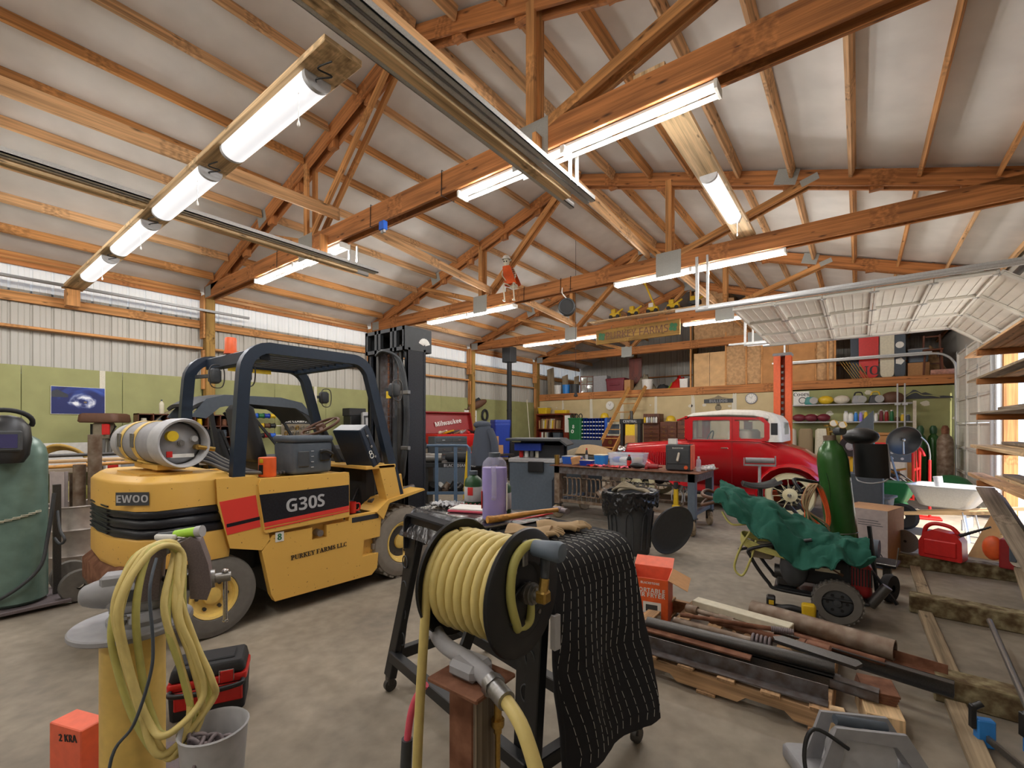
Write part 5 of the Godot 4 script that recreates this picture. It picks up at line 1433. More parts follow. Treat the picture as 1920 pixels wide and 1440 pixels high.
func pallet_corner() -> void:
	var p := thing("wood_pallet", "wooden pallet on the floor loaded with steel stock", "pallet", v3(-0.68,0,-3.2))
	for z in [-0.5, 0.0, 0.5]:
		put(p, "stringer", mb().prism(V2([-0.58,0.02,-0.42,0.02,-0.38,0.055,-0.2,0.055,-0.16,0.02,0.16,0.02,0.2,0.055,0.38,0.055,0.42,0.02,0.58,0.02,0.58,0.11,-0.58,0.11]), z - 0.02, z + 0.02), m.pallet)
	for k in 6: put(p, "deck_board", mb().bb(v3(-0.58 + k * 0.213,0.11,-0.52),v3(-0.49 + k * 0.213,0.128,0.535), 0.003), m.pallet)
	for k in 3: put(p, "bottom_board", mb().bb(v3(-0.58 + k * 0.53,0,-0.52),v3(-0.48 + k * 0.53,0.018,0.53), 0.003), m.pallet)
	# stock lying along x on the pallet: [kind, name, label, x0, x1, y, z, size, material, tilt]
	var y := 0.131
	one("steel_angle", "dark steel angle along the front edge of the pallet", "angle bar", angle_bar(1.0, 0.075), m.raw_steel, v3(-0.62,y,-2.76), 1, "steel stock on the pallet")
	one("steel_channel", "long dark steel channel behind the front angle, on the pallet", "channel", channel(1.05, 0.06, 0.1), m.steel_dark, v3(-0.63,y,-2.9), 180, "steel stock on the pallet")
	one("square_tube", "square steel tube in the middle of the pallet stack", "tube", mb().bb(v3(-0.55,0,-0.025),v3(0.55,0.05,0.025), 0.006), m.raw_steel, v3(-0.62,y,-2.965), 0, "steel stock on the pallet")
	one("red_flat_bar", "flat steel bar with reddish edge lying on the front channel", "bar", mb().bb(v3(-0.35,0,-0.03),v3(0.32,0.012,0.03), 0.002), m.rusty, v3(-0.8,y + 0.062,-2.85), 0, "steel stock on the pallet")
	one("steel_pipe", "large blue-gray steel pipe lying along the top of the pallet stack", "pipe", mb().pipe(v3(-0.5,0,0),v3(0.5,0,0), 0.036, 0.03, 24), m.steel_dark, v3(-0.6,y + 0.09,-2.93), 3, "steel stock on the pallet")
	one("steel_pipe", "short brown pipe just behind the large pipe on the pallet", "pipe", mb().pipe(v3(-0.24,0,0),v3(0.22,0,0), 0.026, 0.02, 20), m.pipe_brown, v3(-0.73,y + 0.088,-3.03), -2, "steel stock on the pallet")
	one("white_box_tube", "cream painted rectangular tube at the back of the pallet stack", "tube", mb().bb(v3(-0.32,0,-0.05),v3(0.32,0.05,0.05), 0.004), m.cream, v3(-0.66,y + 0.03,-3.5), -9, "steel stock on the pallet")
	one("steel_pipe", "thick gray pipe with weathered top, right of the cream tube", "pipe", mb().pipe(v3(-0.4,0,0),v3(0.4,0,0), 0.06, 0.05, 28), m.pipe_brown, v3(-0.22,y + 0.06,-3.56), -13, "steel stock on the pallet")
	var rd := thing("threaded_rod", "rusty threaded rod with coupling across the pallet stack", "rod", v3(-0.62,y + 0.135,-3.12), 14, "steel stock on the pallet")
	put(rd, "rod", mb().cyl(v3(-0.32,0,0),v3(0.2,0,0), 0.014, -1.0, 12), m.rusty)
	put(rd, "thread", mb().lathe(range(0, 25).map(func(k): return V(0.019 if k % 2 else 0.016,0.2 + k * 0.005)), 14, Transform3D(Basis(Vector3(0, -1, 0), Vector3(1, 0, 0), Vector3(0, 0, 1)), Vector3.ZERO)), m.iron)
	var ad := thing("auger_shaft", "rusty knobbly shaft with end block in the pallet stack", "shaft", v3(-0.48,y + 0.1,-3.14), -6, "steel stock on the pallet")
	put(ad, "shaft", mb().lathe(range(0, 31).map(func(k): return V(0.022 + 0.003 * sin(k * 2.3), -0.3 + k * 0.018)), 14, Transform3D(Basis(Vector3(0, -1, 0), Vector3(1, 0, 0), Vector3(0, 0, 1)), Vector3.ZERO)), m.rusty)
	put(ad, "end_block", mb().box(v3(0.3,0,0),v3(0.12,0.07,0.075), 0.008).bb(v3(0.2,-0.03,-0.04),v3(0.24,0.03,0.04), 0.006), m.rusty)
	one("socket_shaft", "brown stepped drive shaft below the cream tube", "shaft", mb().cyl(v3(-0.28,0,0),v3(-0.2,0,0), 0.03, -1.0, 14).cyl(v3(-0.2,0,0),v3(0.3,0,0), 0.018, -1.0, 14).cyl(v3(-0.05,0,0),v3(0.05,0,0), 0.026, -1.0, 14), m.pipe_brown, v3(-0.72,y + 0.05,-3.36), -10, "steel stock on the pallet")
	one("pipe_elbow", "brown cast pipe elbow between the shafts on the pallet", "elbow", mb().tube(arc3(v3(0,0,0),v3(0.05,0,0),v3(0,0,-0.05), 0, 100, 10), 0.034, 16), m.pipe_brown, v3(-0.66,y + 0.055,-3.24), 0, "steel stock on the pallet")
	var cp := mb()
	for k in 5: cp.tube(arc3(v3(0.022 * k,0,0),v3(0,0.03,0),v3(0,0,0.03), 0, 345, 14), 0.009, 6, true)
	one("coil_spring", "short dark coil spring on the pallet beside the brown pipe", "spring", cp, m.iron, v3(-0.5,y + 0.1,-3.03), 0, "steel stock on the pallet")
	one("brass_ring", "tan round plate with a hole lying on the pallet steel", "ring", mb().lathe([V(0.05,0),V(0.1,0),V(0.1,0.022),V(0.05,0.022),V(0.05,0)], 36), m.foam_tan, v3(-0.22,y + 0.07,-3.14), 0, "steel stock on the pallet")
	one("steel_clevis", "dark flat clevis bar in front of the tan ring", "bar", mb().prism(V2([-0.18,-0.03,0.2,-0.045,0.22,0,0.2,0.02,-0.16,0.035,-0.2,0.0]), 0, 0.018), m.steel_dark, v3(-0.2,y + 0.13,-3.0), -10, "steel stock on the pallet").rotation_degrees.x = -80
	one("rust_rod", "pink-rust solid rod right of the tan ring", "rod", mb().cyl(v3(-0.24,0,0),v3(0.2,0,0), 0.02, -1.0, 14), m.rusty, v3(-0.08,y + 0.07,-3.27), -10, "steel stock on the pallet")
	one("steel_channel", "dark channel sticking out past the right end of the pallet", "channel", channel(0.85, 0.075, 0.05), m.steel_dark, v3(-0.03,y + 0.002,-3.28), -10, "steel stock on the pallet")
	one("steel_angle", "rusty angle bar running along the far right of the pallet", "angle bar", angle_bar(0.8, 0.06), m.rusty, v3(0.0,y,-3.52), -12, "steel stock on the pallet")
	one("steel_channel", "short dark channel near the wooden wedge, on the pallet", "channel", channel(0.4, 0.05, 0.06), m.raw_steel, v3(-0.12,y + 0.002,-2.9), 175, "steel stock on the pallet")
	var bk := thing("wood_offcuts", "pale block of timber holding the stacked steel plates", "block", v3(0.07,0,-3.0), 8)
	put(bk, "block", mb().bb(v3(-0.07,0,-0.12),v3(0.08,0.12,0.2), 0.004), m.pine)
	for k in 4: one("steel_plate", ["lowest", "second", "third", "top drilled"][k] + " brown steel plate of the stack on the timber block", "plate", mb().bb(v3(-0.075,0,-0.09),v3(0.075,0.013,0.09), 0.002).cyl(v3(-0.03,0.0131,0.02),v3(-0.03,0.0135,0.02), 0.008, -1.0, 10), m.rusty, v3(0.065 + 0.004 * k,0.121 + 0.0135 * k,-3.0), 6 + k, "drilled steel plates")
	one("wood_wedge", "short upright timber wedge by the ends of the steel bars", "block", mb().bb(v3(-0.03,0,-0.02),v3(0.03,0.17,0.02), 0.003), m.pine, v3(-0.08,0.0,-2.64), 10)
	one("loose_plank", "thin gray plank on the floor behind the pallet", "plank", mb().bb(v3(-0.5,0,-0.05),v3(0.5,0.02,0.05), 0.003), m.gray_wood, v3(-0.55,0.0,-3.9), -9)
	# orange printed carton and its appliance
	var fb := carton("fryer_carton", "orange and red printed appliance box behind the blanket table", v3(-1.3,0,-3.5), 12, v3(0.3,0.36,0.32), m.coral)
	put(fb, "print_panel", mb().bb(v3(-0.149,0.003,0.16),v3(0.149,0.357,0.162)), m.orange)
	text(fb, "PORTABLE", 0.032, m.white, v3(0.02,0.27,0.163)); text(fb, "AIR FRYER", 0.032, m.white, v3(0.02,0.235,0.163)); text(fb, "BLACKSTONE", 0.016, m.white, v3(0.02,0.325,0.163))
	for k in 2:
		put(fb, "picture_panel", mb().bb(v3(-0.03,0.1 - k * 0.09,0.1625),v3(0.1,0.185 - k * 0.09,0.164)), m.paper)
		put(fb, "picture", mb().bb(v3(-0.01,0.115 - k * 0.09,0.1641),v3(0.075,0.165 - k * 0.09,0.165)), m.charcoal)
	# bin with liner, hoses in it, and its lid against it
	var bn := thing("trash_can", "black trash can with a plastic liner in the middle of the floor", "trash can", v3(-2.18,0,-5.2), 20)
	put(bn, "can", mb().lathe([V(0,0),V(0.21,0),V(0.225,0.02),V(0.265,0.55),V(0.275,0.56),V(0.285,0.7),V(0.305,0.705),V(0.305,0.72),V(0.28,0.72),V(0.21,0.03),V(0,0.03)], 36), m.charcoal)
	for k in 8: put(bn, "rib", mb().hose([v3(cos(k * PI / 4 - 0.17) * 0.235, 0.08, sin(k * PI / 4 - 0.17) * 0.235),v3(cos(k * PI / 4 - 0.14) * 0.262, 0.42, sin(k * PI / 4 - 0.14) * 0.262),v3(cos(k * PI / 4) * 0.27, 0.5, sin(k * PI / 4) * 0.27),v3(cos(k * PI / 4 + 0.14) * 0.262, 0.42, sin(k * PI / 4 + 0.14) * 0.262),v3(cos(k * PI / 4 + 0.17) * 0.235, 0.08, sin(k * PI / 4 + 0.17) * 0.235)], 0.008, 6), m.charcoal)
	var ln := thing("bin_liner", "crinkled black plastic liner folded over the trash can rim", "bin bag", v3(-2.18,0,-5.2))
	var nf := FastNoiseLite.new(); nf.seed = 3; nf.frequency = 1.6; nf.fractal_octaves = 4
	put(ln, "film", mb().sheet(func(u: float, w: float): 
		var a: float = u * TAU
		var rr: float = 0.315 + 0.035 * nf.get_noise_3d(cos(a) * 2.2, sin(a) * 2.2, w * 3.0) + 0.01 * sin(w * PI)
		if w > 0.72: rr = lerpf(rr, 0.27, (w - 0.72) / 0.28)
		var yy: float = 0.56 + 0.19 * minf(w / 0.72, 1.0) - 0.1 * maxf(w - 0.8, 0.0) + 0.07 * nf.get_noise_2d(cos(a) * 3.0, sin(a) * 3.0) * (1.0 - w) - (0.1 * maxf(0.0, -cos(a + 0.6)) * (1.0 - w))
		return v3(cos(a) * rr, yy, sin(a) * rr), 90, 16, 0.003), m.bag_black)
	var bh := thing("bin_hoses", "brown hoses coiled in the top of the trash can", "hose", v3(-2.18,0,-5.2))
	for k in 3: put(bh, "coil", mb().hose([v3(-0.2 + 0.02 * k,0.72,0.05),v3(-0.05,0.79 + 0.02 * k,0.15 - 0.04 * k),v3(0.15,0.77,0.12),v3(0.22,0.72,-0.02 * k),v3(0.1,0.74,-0.15),v3(-0.12,0.73,-0.12)], 0.017, 8, 6, true), m.canvas)
	var ld := thing("round_cover", "round black lid leaning against the trash can", "lid", v3(-1.66,0.0,-5.3))
	ld.rotation_degrees = v3(0,-30,0)
	put(ld, "lid", mb().lathe([V(0,0.05),V(0.1,0.05),V(0.22,0.035),V(0.27,0.02),V(0.29,0),V(0.3,0.0),V(0.29,0.03),V(0.22,0.05),V(0,0.065)], 40, Transform3D(Basis(Vector3.BACK, deg_to_rad(76)),v3(-0.06,0.295,0))), m.charcoal)
	washer()
	# miter saw in the lower right
	var cs := thing("chop_saw", "gray metal chop saw at the lower edge right of centre", "saw", v3(-0.0,0,-2.42), 32)
	put(cs, "base", mb().rbox(Vector3.ZERO, v3(0.5,0.06,0.28), 0.03, 0.01), m.gray)
	put(cs, "arm", mb().prism(V2([-0.2,0.06,-0.13,0.06,-0.09,0.22,0.1,0.2,0.2,0.06,0.26,0.06,0.14,0.25,-0.13,0.265]), -0.05, -0.035).prism(V2([-0.2,0.06,-0.13,0.06,-0.09,0.22,0.1,0.2,0.2,0.06,0.26,0.06,0.14,0.25,-0.13,0.265]), 0.06, 0.075), m.gray)
	put(cs, "carry_handle", mb().cyl(v3(-0.1,0.262,0.01),v3(0.1,0.24,0.01), 0.02, -1.0, 14), m.slate)
	put(cs, "cord", mb().hose([v3(-0.1,0.2,0.1),v3(-0.22,0.26,0.08),v3(-0.27,0.16,0.1),v3(-0.26,0.03,0.16),v3(-0.2,0.01,0.2)], 0.008, 8), m.black)
	put(cs, "blade_guard", mb().cyl(v3(0,0.12,-0.03),v3(0,0.12,0.05), 0.12, -1.0, 28), m.gray_light)
	# blue clamps and loose bar on the floor at the right edge
	for k in 2:
		var bc := thing("blue_clamp", ["blue bar clamp head on the floor, left of the pair", "blue bar clamp head on the floor, at the right edge"][k], "clamp", [v3(0.47,0,-3.04),v3(0.64,0,-3.1)][k], 20 + 8 * k, "blue clamps on the floor")
		put(bc, "head", mb().bb(v3(-0.035,0.0,-0.02),v3(0.035,0.13,0.02), 0.006), m.blue_bright)
		put(bc, "jaw", mb().bb(v3(-0.055,0.08,-0.015),v3(-0.035,0.19,0.015), 0.004).cyl(v3(-0.04,0.18,0),v3(-0.01,0.2,0), 0.014, -1.0, 10), m.black)
		put(bc, "bar", mb().bar(v3(0.0,0.05,0.02),v3(0.06,0.02,0.35), 0.012, 0.03), m.steel)
	one("steel_bar", "bare round steel bar propped on the floor timber at right", "bar", mb().cyl(v3(0.72,0.16,-4.5),v3(0.62,0.2,-3.05), 0.016, -1.0, 14), m.steel)

func washer() -> void:
	# wheeled engine machine seen from its left; handle reaches up to the left
	var w := thing("pressure_washer", "wheeled red engine pressure washer behind the pallet", "machine", v3(-0.2,0,-4.4), 4)
	for s in [-1.0, 1.0]:
		var wz: float = 0.16 if s > 0 else -0.2
		var tf := Transform3D(Basis(Vector3(1, 0, 0), Vector3(0, 0, 1), Vector3(0, -1, 0)),v3(0.06,0.165,wz))
		var tb := mb().lathe([V(0.1,-0.035),V(0.15,-0.035),V(0.165,-0.02),V(0.165,0.02),V(0.15,0.035),V(0.1,0.035)], 32, tf)
		for k in 28:
			tb.x = tf * Transform3D(Basis(Vector3.UP, TAU * k / 28), Vector3.ZERO)
			tb.box(v3(0.163,0,0),v3(0.012,0.066,0.016), 0.002)
		var wh := put(w, "wheel", tb.home(), m.tyre_dark)
		put(wh, "hub", mb().lathe([V(0.108,-0.02),V(0.1,0.01),V(0.08,0.018),V(0.03,0.012),V(0.025,0.035),V(0,0.038)], 28, tf), m.charcoal)
		var hb := mb()
		for k in 6: hb.cyl(v3(0.06 + cos(k * TAU / 6) * 0.062, 0.165 + sin(k * TAU / 6) * 0.062, wz + 0.005),v3(0.06 + cos(k * TAU / 6) * 0.062, 0.165 + sin(k * TAU / 6) * 0.062, wz + 0.0185), 0.012, -1.0, 8)
		put(wh, "hub_hole_shade", hb, m.black)  # black discs on a solid hub, painted for the darkness inside its holes
	put(w, "deck", mb().bb(v3(-0.36,0.17,-0.17),v3(0.3,0.2,0.12), 0.008), m.black)
	put(w, "engine", mb().rbox(v3(-0.02,0.26,-0.02),v3(0.34,0.2,0.26), 0.03, 0.02), m.black_soft)
	put(w, "engine_plate", mb().bb(v3(-0.08,0.37,0.111),v3(0.08,0.4,0.114)), m.cream)
	put(w, "air_cleaner", mb().rbox(v3(-0.04,0.46,-0.02),v3(0.24,0.08,0.2), 0.04, 0.02).cyl(v3(0.08,0.46,0),v3(0.08,0.57,0), 0.05, 0.055, 18), m.charcoal)
	put(w, "shroud", mb().rbox(v3(0.2,0.2,-0.03),v3(0.16,0.26,0.26), 0.05, 0.03), m.red_dark)
	for k in 8: put(w, "shroud_slot", mb().bb(v3(0.14 + k * 0.018,0.3,0.099),v3(0.15 + k * 0.018,0.43,0.104)), m.black)
	put(w, "muffler", mb().cyl(v3(0.26,0.17,0.12),v3(0.36,0.33,0.12), 0.034, -1.0, 18), m.steel_dark)
	put(w, "pump", mb().cyl(v3(-0.2,0.3,0.02),v3(-0.36,0.3,0.02), 0.06, -1.0, 18).bb(v3(-0.34,0.2,-0.06),v3(-0.2,0.27,0.08), 0.01), m.steel_dark)
	for s in [-1.0, 1.0]:
		var z: float = s * 0.17
		put(w, "frame_tube", mb().hose([v3(0.25,0.19,z),v3(-0.3,0.19,z),v3(-0.4,0.24,z),v3(-0.52,0.42,z),v3(-0.5,0.5,z),v3(-0.1,0.62,z)], 0.014, 10), m.black)
		put(w, "handle_tube", mb().hose([v3(0.1,0.36,z * 0.6),v3(-0.3,0.58,z * 0.6),v3(-0.6,0.74,z * 0.6),v3(-0.8,0.87,z * 0.8)], 0.014, 10), m.brown)
	for k in 2: put(w, "grip", mb().hose([v3(-0.78,0.86,-0.16),v3(-0.9,0.83 + 0.08 * k,-0.12),v3(-0.93,0.8 + 0.1 * k,0.0),v3(-0.88,0.82 + 0.07 * k,0.14),v3(-0.74,0.87,0.15)], 0.015, 10), m.brown)
	put(w, "soap_tank", mb().rbox(v3(-0.46,0.4,0.0),v3(0.2,0.13,0.2), 0.03, 0.02), m.canvas)
	var g := thing("green_blanket", "crumpled dark green quilted blanket over the washer handle", "blanket", v3(-0.2,0,-4.4), 4)
	var f := FastNoiseLite.new(); f.seed = 12; f.frequency = 1.5; f.fractal_octaves = 4
	put(g, "cloth", mb().sheet(func(u: float, q: float): # ridge follows the handle, sides fall away
		var x := lerpf(-0.78, 0.26, u)
		var rid := 0.98 - 0.38 * u + 0.05 * sin(u * 7.0) + 0.05 * f.get_noise_2d(u * 2.0, 3.0)
		var s: float = (q - 0.5) * 2.0
		var drop := (0.02 + 0.3 * absf(s) * absf(s)) * (0.6 + 0.5 * sin(u * PI)) * (1.0 - 0.55 * u)
		return v3(x + 0.05 * f.get_noise_2d(u * 3.0, q * 2.0), rid - drop + 0.13 * f.get_noise_2d(u * 2.0 + 5.0, q * 1.5) * (0.4 + absf(s)), s * (0.25 + 0.12 * sin(u * PI)) * (1.0 - 0.25 * u) + 0.05 * f.get_noise_2d(q * 2.0, u * 3.0 + 9.0)), 56, 36, 0.012), m.blanket_green)
	put(w, "bag", mb().ell(v3(-0.22,0.38,0.13),v3(0.1,0.16,0.06), 16), m.charcoal)
	var yc := thing("extension_cord", "yellow-green extension cord coiled under the green blanket", "cord", v3(-0.66,0.0,-4.32), 4)
	for k in 5: put(yc, "turn", mb().hose([v3(-0.1,0.56 - 0.014 * k,0.09),v3(0.1 + 0.01 * k,0.5 - 0.01 * k,0.13),v3(0.28,0.47 - 0.008 * k,0.11),v3(0.3,0.48,-0.02),v3(0.08,0.54 - 0.01 * k,-0.05),v3(-0.12,0.6 - 0.01 * k,0.0)], 0.009, 8, 6, true), m.hose_olive)
	put(yc, "hanging_loop", mb().hose([v3(-0.28,0.77,0.1),v3(-0.2,0.68,0.14),v3(-0.05,0.68,0.12),v3(-0.13,0.5,0.13),v3(-0.18,0.32,0.13),v3(-0.12,0.26,0.13),v3(-0.06,0.4,0.13),v3(-0.02,0.56,0.1)], 0.009, 8), m.hose_olive)
	var d := thing("angle_grinder", "yellow and black cordless grinder on the plank by the washer wheel", "power tool", v3(-0.4,0.02,-3.95), 188)
	put(d, "motor", mb().rbox(v3(-0.11,0.03,0),v3(0.09,0.15,0.08), 0.02, 0.01), m.mustard)
	put(d, "grip", mb().hose([v3(-0.08,0.12,0),v3(0.0,0.13,0),v3(0.06,0.12,0),v3(0.11,0.12,0)], 0.025, 10), m.black)
	put(d, "battery", mb().bb(v3(0.1,0.06,-0.04),v3(0.16,0.2,0.04), 0.01), m.black)
	put(d, "battery_band", mb().bb(v3(0.105,0.14,-0.042),v3(0.15,0.185,0.042), 0.008), m.mustard)
	put(d, "disc", mb().cyl(v3(-0.17,0.08,0),v3(-0.16,0.08,0), 0.065, -1.0, 24), m.black)

# ---------------------------------------------------------------- right side: cylinder cart, floor timbers, door bay, lumber rack
func cylinder(parent: Node, at: Vector3, r: float, h: float, mt: Material, neck: Material, part := "shell") -> void:
	put(parent, part, mb().lathe([V(0,0),V(r * 0.8,0),V(r,0.03),V(r,h * 0.86),V(r * 0.93,h * 0.905),V(r * 0.75,h * 0.95),V(r * 0.5,h * 0.975),V(r * 0.4,h)], 36, Transform3D(Basis(), at)), mt)
	put(parent, "neck_ring", mb().cyl(at + v3(0,h * 0.985,0), at + v3(0,h * 1.03,0), r * 0.42, -1.0, 20), neck)

func regulator(parent: Node, at: Vector3) -> void:
	put(parent, "valve", mb().cyl(at, at + v3(0,0.09,0), 0.018, -1.0, 12).cyl(at + v3(0,0.1,0), at + v3(0,0.115,0), 0.032, -1.0, 10).cyl(at + v3(0,0.05,0), at + v3(0.07,0.05,0.02), 0.012, -1.0, 10), m.brass)
	put(parent, "regulator", mb().cyl(at + v3(0.06,0.05,0.0), at + v3(0.13,0.05,0.03), 0.035, -1.0, 18), m.charcoal)
	for k in 2:
		var c := at + v3(0.07 + k * 0.07,0.12 - 0.02 * k,0.04)
		var g := put(parent, "gauge", mb().cyl(c, c + v3(0.012,0.004,0.026), 0.031, -1.0, 20), m.brass)
		put(g, "dial", mb().cyl(c + v3(0.0122,0.004,0.0265), c + v3(0.0128,0.0042,0.0275), 0.027, -1.0, 20), m.paper)

func right_side() -> void:
	# oxygen bottle on a leaning cart
	var c := thing("oxygen_cylinder", "tall dark green oxygen cylinder with gauges on a hand cart", "gas cylinder", v3(-0.07,0.05,-5.0))
	c.rotation_degrees = v3(3,-25,5)
	cylinder(c, Vector3.ZERO, 0.119, 1.34, m.o2_green, m.pipe_brown)
	put(c, "drip_mark", mb().hose([v3(0.0,1.05,0.1195),v3(0.012,0.95,0.1195),v3(0.005,0.8,0.1195)], 0.002, 4), m.black)
	regulator(c, v3(0,1.36,0))
	put(c, "chain", mb().tube(arc3(v3(0,0.52,0),v3(0.122,0,0),v3(0,0,0.122), -20, 200, 24), 0.004, 5), m.steel)
	var ct := thing("cylinder_cart", "black two-wheeled cart carrying the green cylinder", "cart", v3(-0.07,0,-5.0), -25)
	put(ct, "platform", mb().bb(v3(-0.18,0.03,-0.14),v3(0.18,0.045,0.16), 0.004), m.black)
	for s in [-1.0, 1.0]:
		put(ct, "rail", mb().bar(v3(s * 0.15,0.05,-0.15),v3(s * 0.13 - 0.05,0.62,-0.17), 0.025, 0.025), m.black)
		put(ct, "wheel", mb().lathe([V(0.03,-0.03),V(0.11,-0.03),V(0.12,0),V(0.11,0.03),V(0.03,0.03)], 24, Transform3D(Basis(Vector3.BACK, PI / 2),v3(s * 0.23,0.12,-0.17))), m.rubber)
	put(ct, "handle", mb().hose([v3(-0.26,0.95,-0.16),v3(-0.34,1.0,0.1),v3(-0.36,1.0,0.2),v3(-0.28,0.9,0.22)], 0.016, 10), m.black)
	put(ct, "brace", mb().bar(v3(0.13,0.45,0.14),v3(0.42,0.1,0.16), 0.02, 0.02), m.black)
	var hs := thing("twin_hose", "coil of orange and green twin welding hose hung by the cylinder", "hose", v3(-0.28,0,-4.78), 30)
	for k in 9: put(hs, "turn", mb().hose([v3(-0.02 - 0.01 * k, 0.98, 0.02 * (k % 3)),v3(-0.1 - 0.004 * k, 0.8, 0.02 * (k % 3)),v3(-0.1 + 0.02 * k,0.55 + 0.012 * k,0.03),v3(0.03 + 0.006 * k, 0.52 + 0.01 * (k % 4), 0.02 * (k % 2)),v3(0.07 + 0.004 * k, 0.72, -0.01 * (k % 3)),v3(0.01 + 0.004 * k,0.96,-0.02)], 0.0085, 8, 5, true), [m.orange, m.green, m.leather][k % 3])
	var hd := thing("welding_hood", "black flip-front welding hood hung behind the cylinder valve", "welding hood", v3(0.08,1.05,-5.13), -20)
	put(hd, "shell", mb().sheet(func(u: float, q: float): return v3(0.13 * sin((u - 0.5) * 2.6), 0.3 * q, 0.13 * cos((u - 0.5) * 2.6) - 0.08 + 0.05 * q), 14, 8, 0.006), m.black)
	put(hd, "edge", mb().hose([v3(-0.125,0.3,0.0),v3(-0.125,0.02,-0.05),v3(-0.06,-0.04,0.04),v3(0.06,-0.04,0.04),v3(0.125,0.02,-0.05),v3(0.125,0.3,0.0)], 0.006, 6), m.gray_light)
	put(hd, "crown", mb().ell(v3(-0.08,0.36,-0.03),v3(0.14,0.08,0.12), 16), m.black)
	one("sheet_offcut", "gray pointed metal offcut standing behind the welding hood", "sheet metal", mb().prism(V2([-0.06,0,0.16,0,0.16,0.8,0.15,0.8,-0.1,0.52,-0.06,0.3]), -0.004, 0.004), m.slate, v3(0.0,0.9,-7.4), -20)
	var sb := thing("offcut_bin", "gray steel bin behind the cylinder holding the metal offcut", "bin", v3(0.05,0,-7.4))
	put(sb, "bin", mb().rbox(Vector3.ZERO, v3(0.4,0.9,0.35), 0.03, 0.01), m.slate)
	# moving carton
	var b := carton("moving_carton", "tall brown moving box on the floor right of the green cylinder", v3(0.12,0,-6.42), -18, v3(0.42,0.62,0.5), m.cardboard, false)
	put(b, "printed_side", mb().bb(v3(-0.2,0.01,0.2502),v3(0.209,0.62,0.252)), m.card_gray)
	put(b, "print_mark", mb().bb(v3(-0.15,0.42,0.2522),v3(-0.07,0.53,0.253)).at(v3(-0.11,0.53,0.2526)).prism(circle(0.04, 16), -0.0004, 0.0004).home(), m.navy)
	for k in 3: put(b, "print_line", mb().bb(v3(-0.05,0.45 + k * 0.025,0.2522),v3(0.17 - 0.02 * k,0.455 + k * 0.025,0.253)), m.navy)
	put(b, "print_band", mb().bb(v3(-0.2,0.01,0.2522),v3(0.209,0.07,0.253)), m.navy)
	for k in 2: put(b, "print_icon", mb().tube(arc3(v3(0.02 + 0.11 * k,0.12,0.253),v3(0.035,0,0),v3(0,0.05,0), 0, 345, 14), 0.004, 4, true), m.navy)
	# small blue compressor on a black trolley
	var cp := thing("blue_motor_cart", "small black trolley with a blue cylinder motor beside the box", "cart", v3(0.06,0,-5.6), -10)
	put(cp, "tray", mb().bb(v3(-0.22,0.2,-0.15),v3(0.24,0.225,0.15), 0.006), m.black)
	put(cp, "motor", mb().cyl(v3(-0.16,0.33,0),v3(0.1,0.33,0), 0.085, -1.0, 24).ell(v3(-0.16,0.33,0),v3(0.05,0.083,0.083), 18), m.gray_blue)
	put(cp, "tray_lip", mb().tube([v3(-0.22,0.225,0.15),v3(0.24,0.225,0.15),v3(0.26,0.4,0.15)], 0.006, 6), m.steel)
	for s in [-1.0, 1.0]:
		put(cp, "caster", mb().cyl(v3(s * 0.17 - 0.015,0.06,0.08),v3(s * 0.17 + 0.015,0.06,0.08), 0.06, -1.0, 18).bb(v3(s * 0.17 - 0.03,0.06,0.04),v3(s * 0.17 + 0.03,0.2,0.12), 0.004), m.steel_dark)
		put(cp, "push_rail", mb().bar(v3(-0.22,0.22,s * 0.13),v3(-0.62,0.66,s * 0.13), 0.02, 0.03), m.black)
	# floor timbers
	var zs := [[-6.45, "far weathered green beam under the gas can"], [-4.94, "middle weathered beam lying across the right floor"], [-3.45, "near weathered beam with pale green paint"]]
	for k in 3: one("floor_beam", zs[k][1], "beam", mb().bb(v3(-0.05,0,-0.07),v3(1.35,0.14,0.07), 0.008), m.green_wood, v3(0.38,0,zs[k][0]), [3, -3, -1][k], "weathered beams on the floor")
	var ss := [[v3(0.47,0.02,-6.36),v3(0.46,0.02,-5.03), "runner board between the far and middle beams"], [v3(0.42,0.02,-4.85),v3(0.44,0.02,-3.54), "runner board between the middle and near beams"], [v3(0.41,0.02,-3.36),v3(0.44,0.02,-2.5), "runner board in front of the near beam"], [v3(1.25,0.16,-6.6),v3(1.02,0.16,-4.9), "sloping rail board at right over the beams"]]
	for k in 4: one("runner_board", ss[k][2], "board", mb().bar(ss[k][0], ss[k][1], 0.085, 0.04, 0.004), m.old_wood, Vector3.ZERO, 0, "runner boards on the floor")
	# gas can, cut-off saw, blades
	var gc := thing("gas_can", "red plastic gas can standing on the far floor beam", "gas can", v3(0.69,0.145,-6.42), -22)
	put(gc, "tank", mb().prism(V2([-0.16,0,0.16,0,0.17,0.02,0.165,0.2,0.12,0.27,-0.06,0.29,-0.13,0.25,-0.17,0.16,-0.17,0.02]), -0.08, 0.08, 60).bb(v3(-0.14,0.02,-0.09),v3(0.14,0.2,0.09), 0.02), m.red)
	put(gc, "handle", mb().hose([v3(-0.15,0.2,0),v3(-0.13,0.3,0),v3(-0.06,0.345,0),v3(0.06,0.33,0),v3(0.12,0.27,0)], 0.02, 12), m.red)
	put(gc, "spout", mb().tube(range(0, 22).map(func(k): return v3(0.12 + 0.011 * k,0.25 + 0.0065 * k,0.0)), range(0, 22).map(func(k): return 0.016 - 0.0004 * k + (0.003 if k % 2 else 0.0)), 10), m.black)
	put(gc, "filler_ring", mb().cyl(v3(-0.155,0.1,0),v3(-0.19,0.1,0), 0.05, -1.0, 18), m.charcoal)
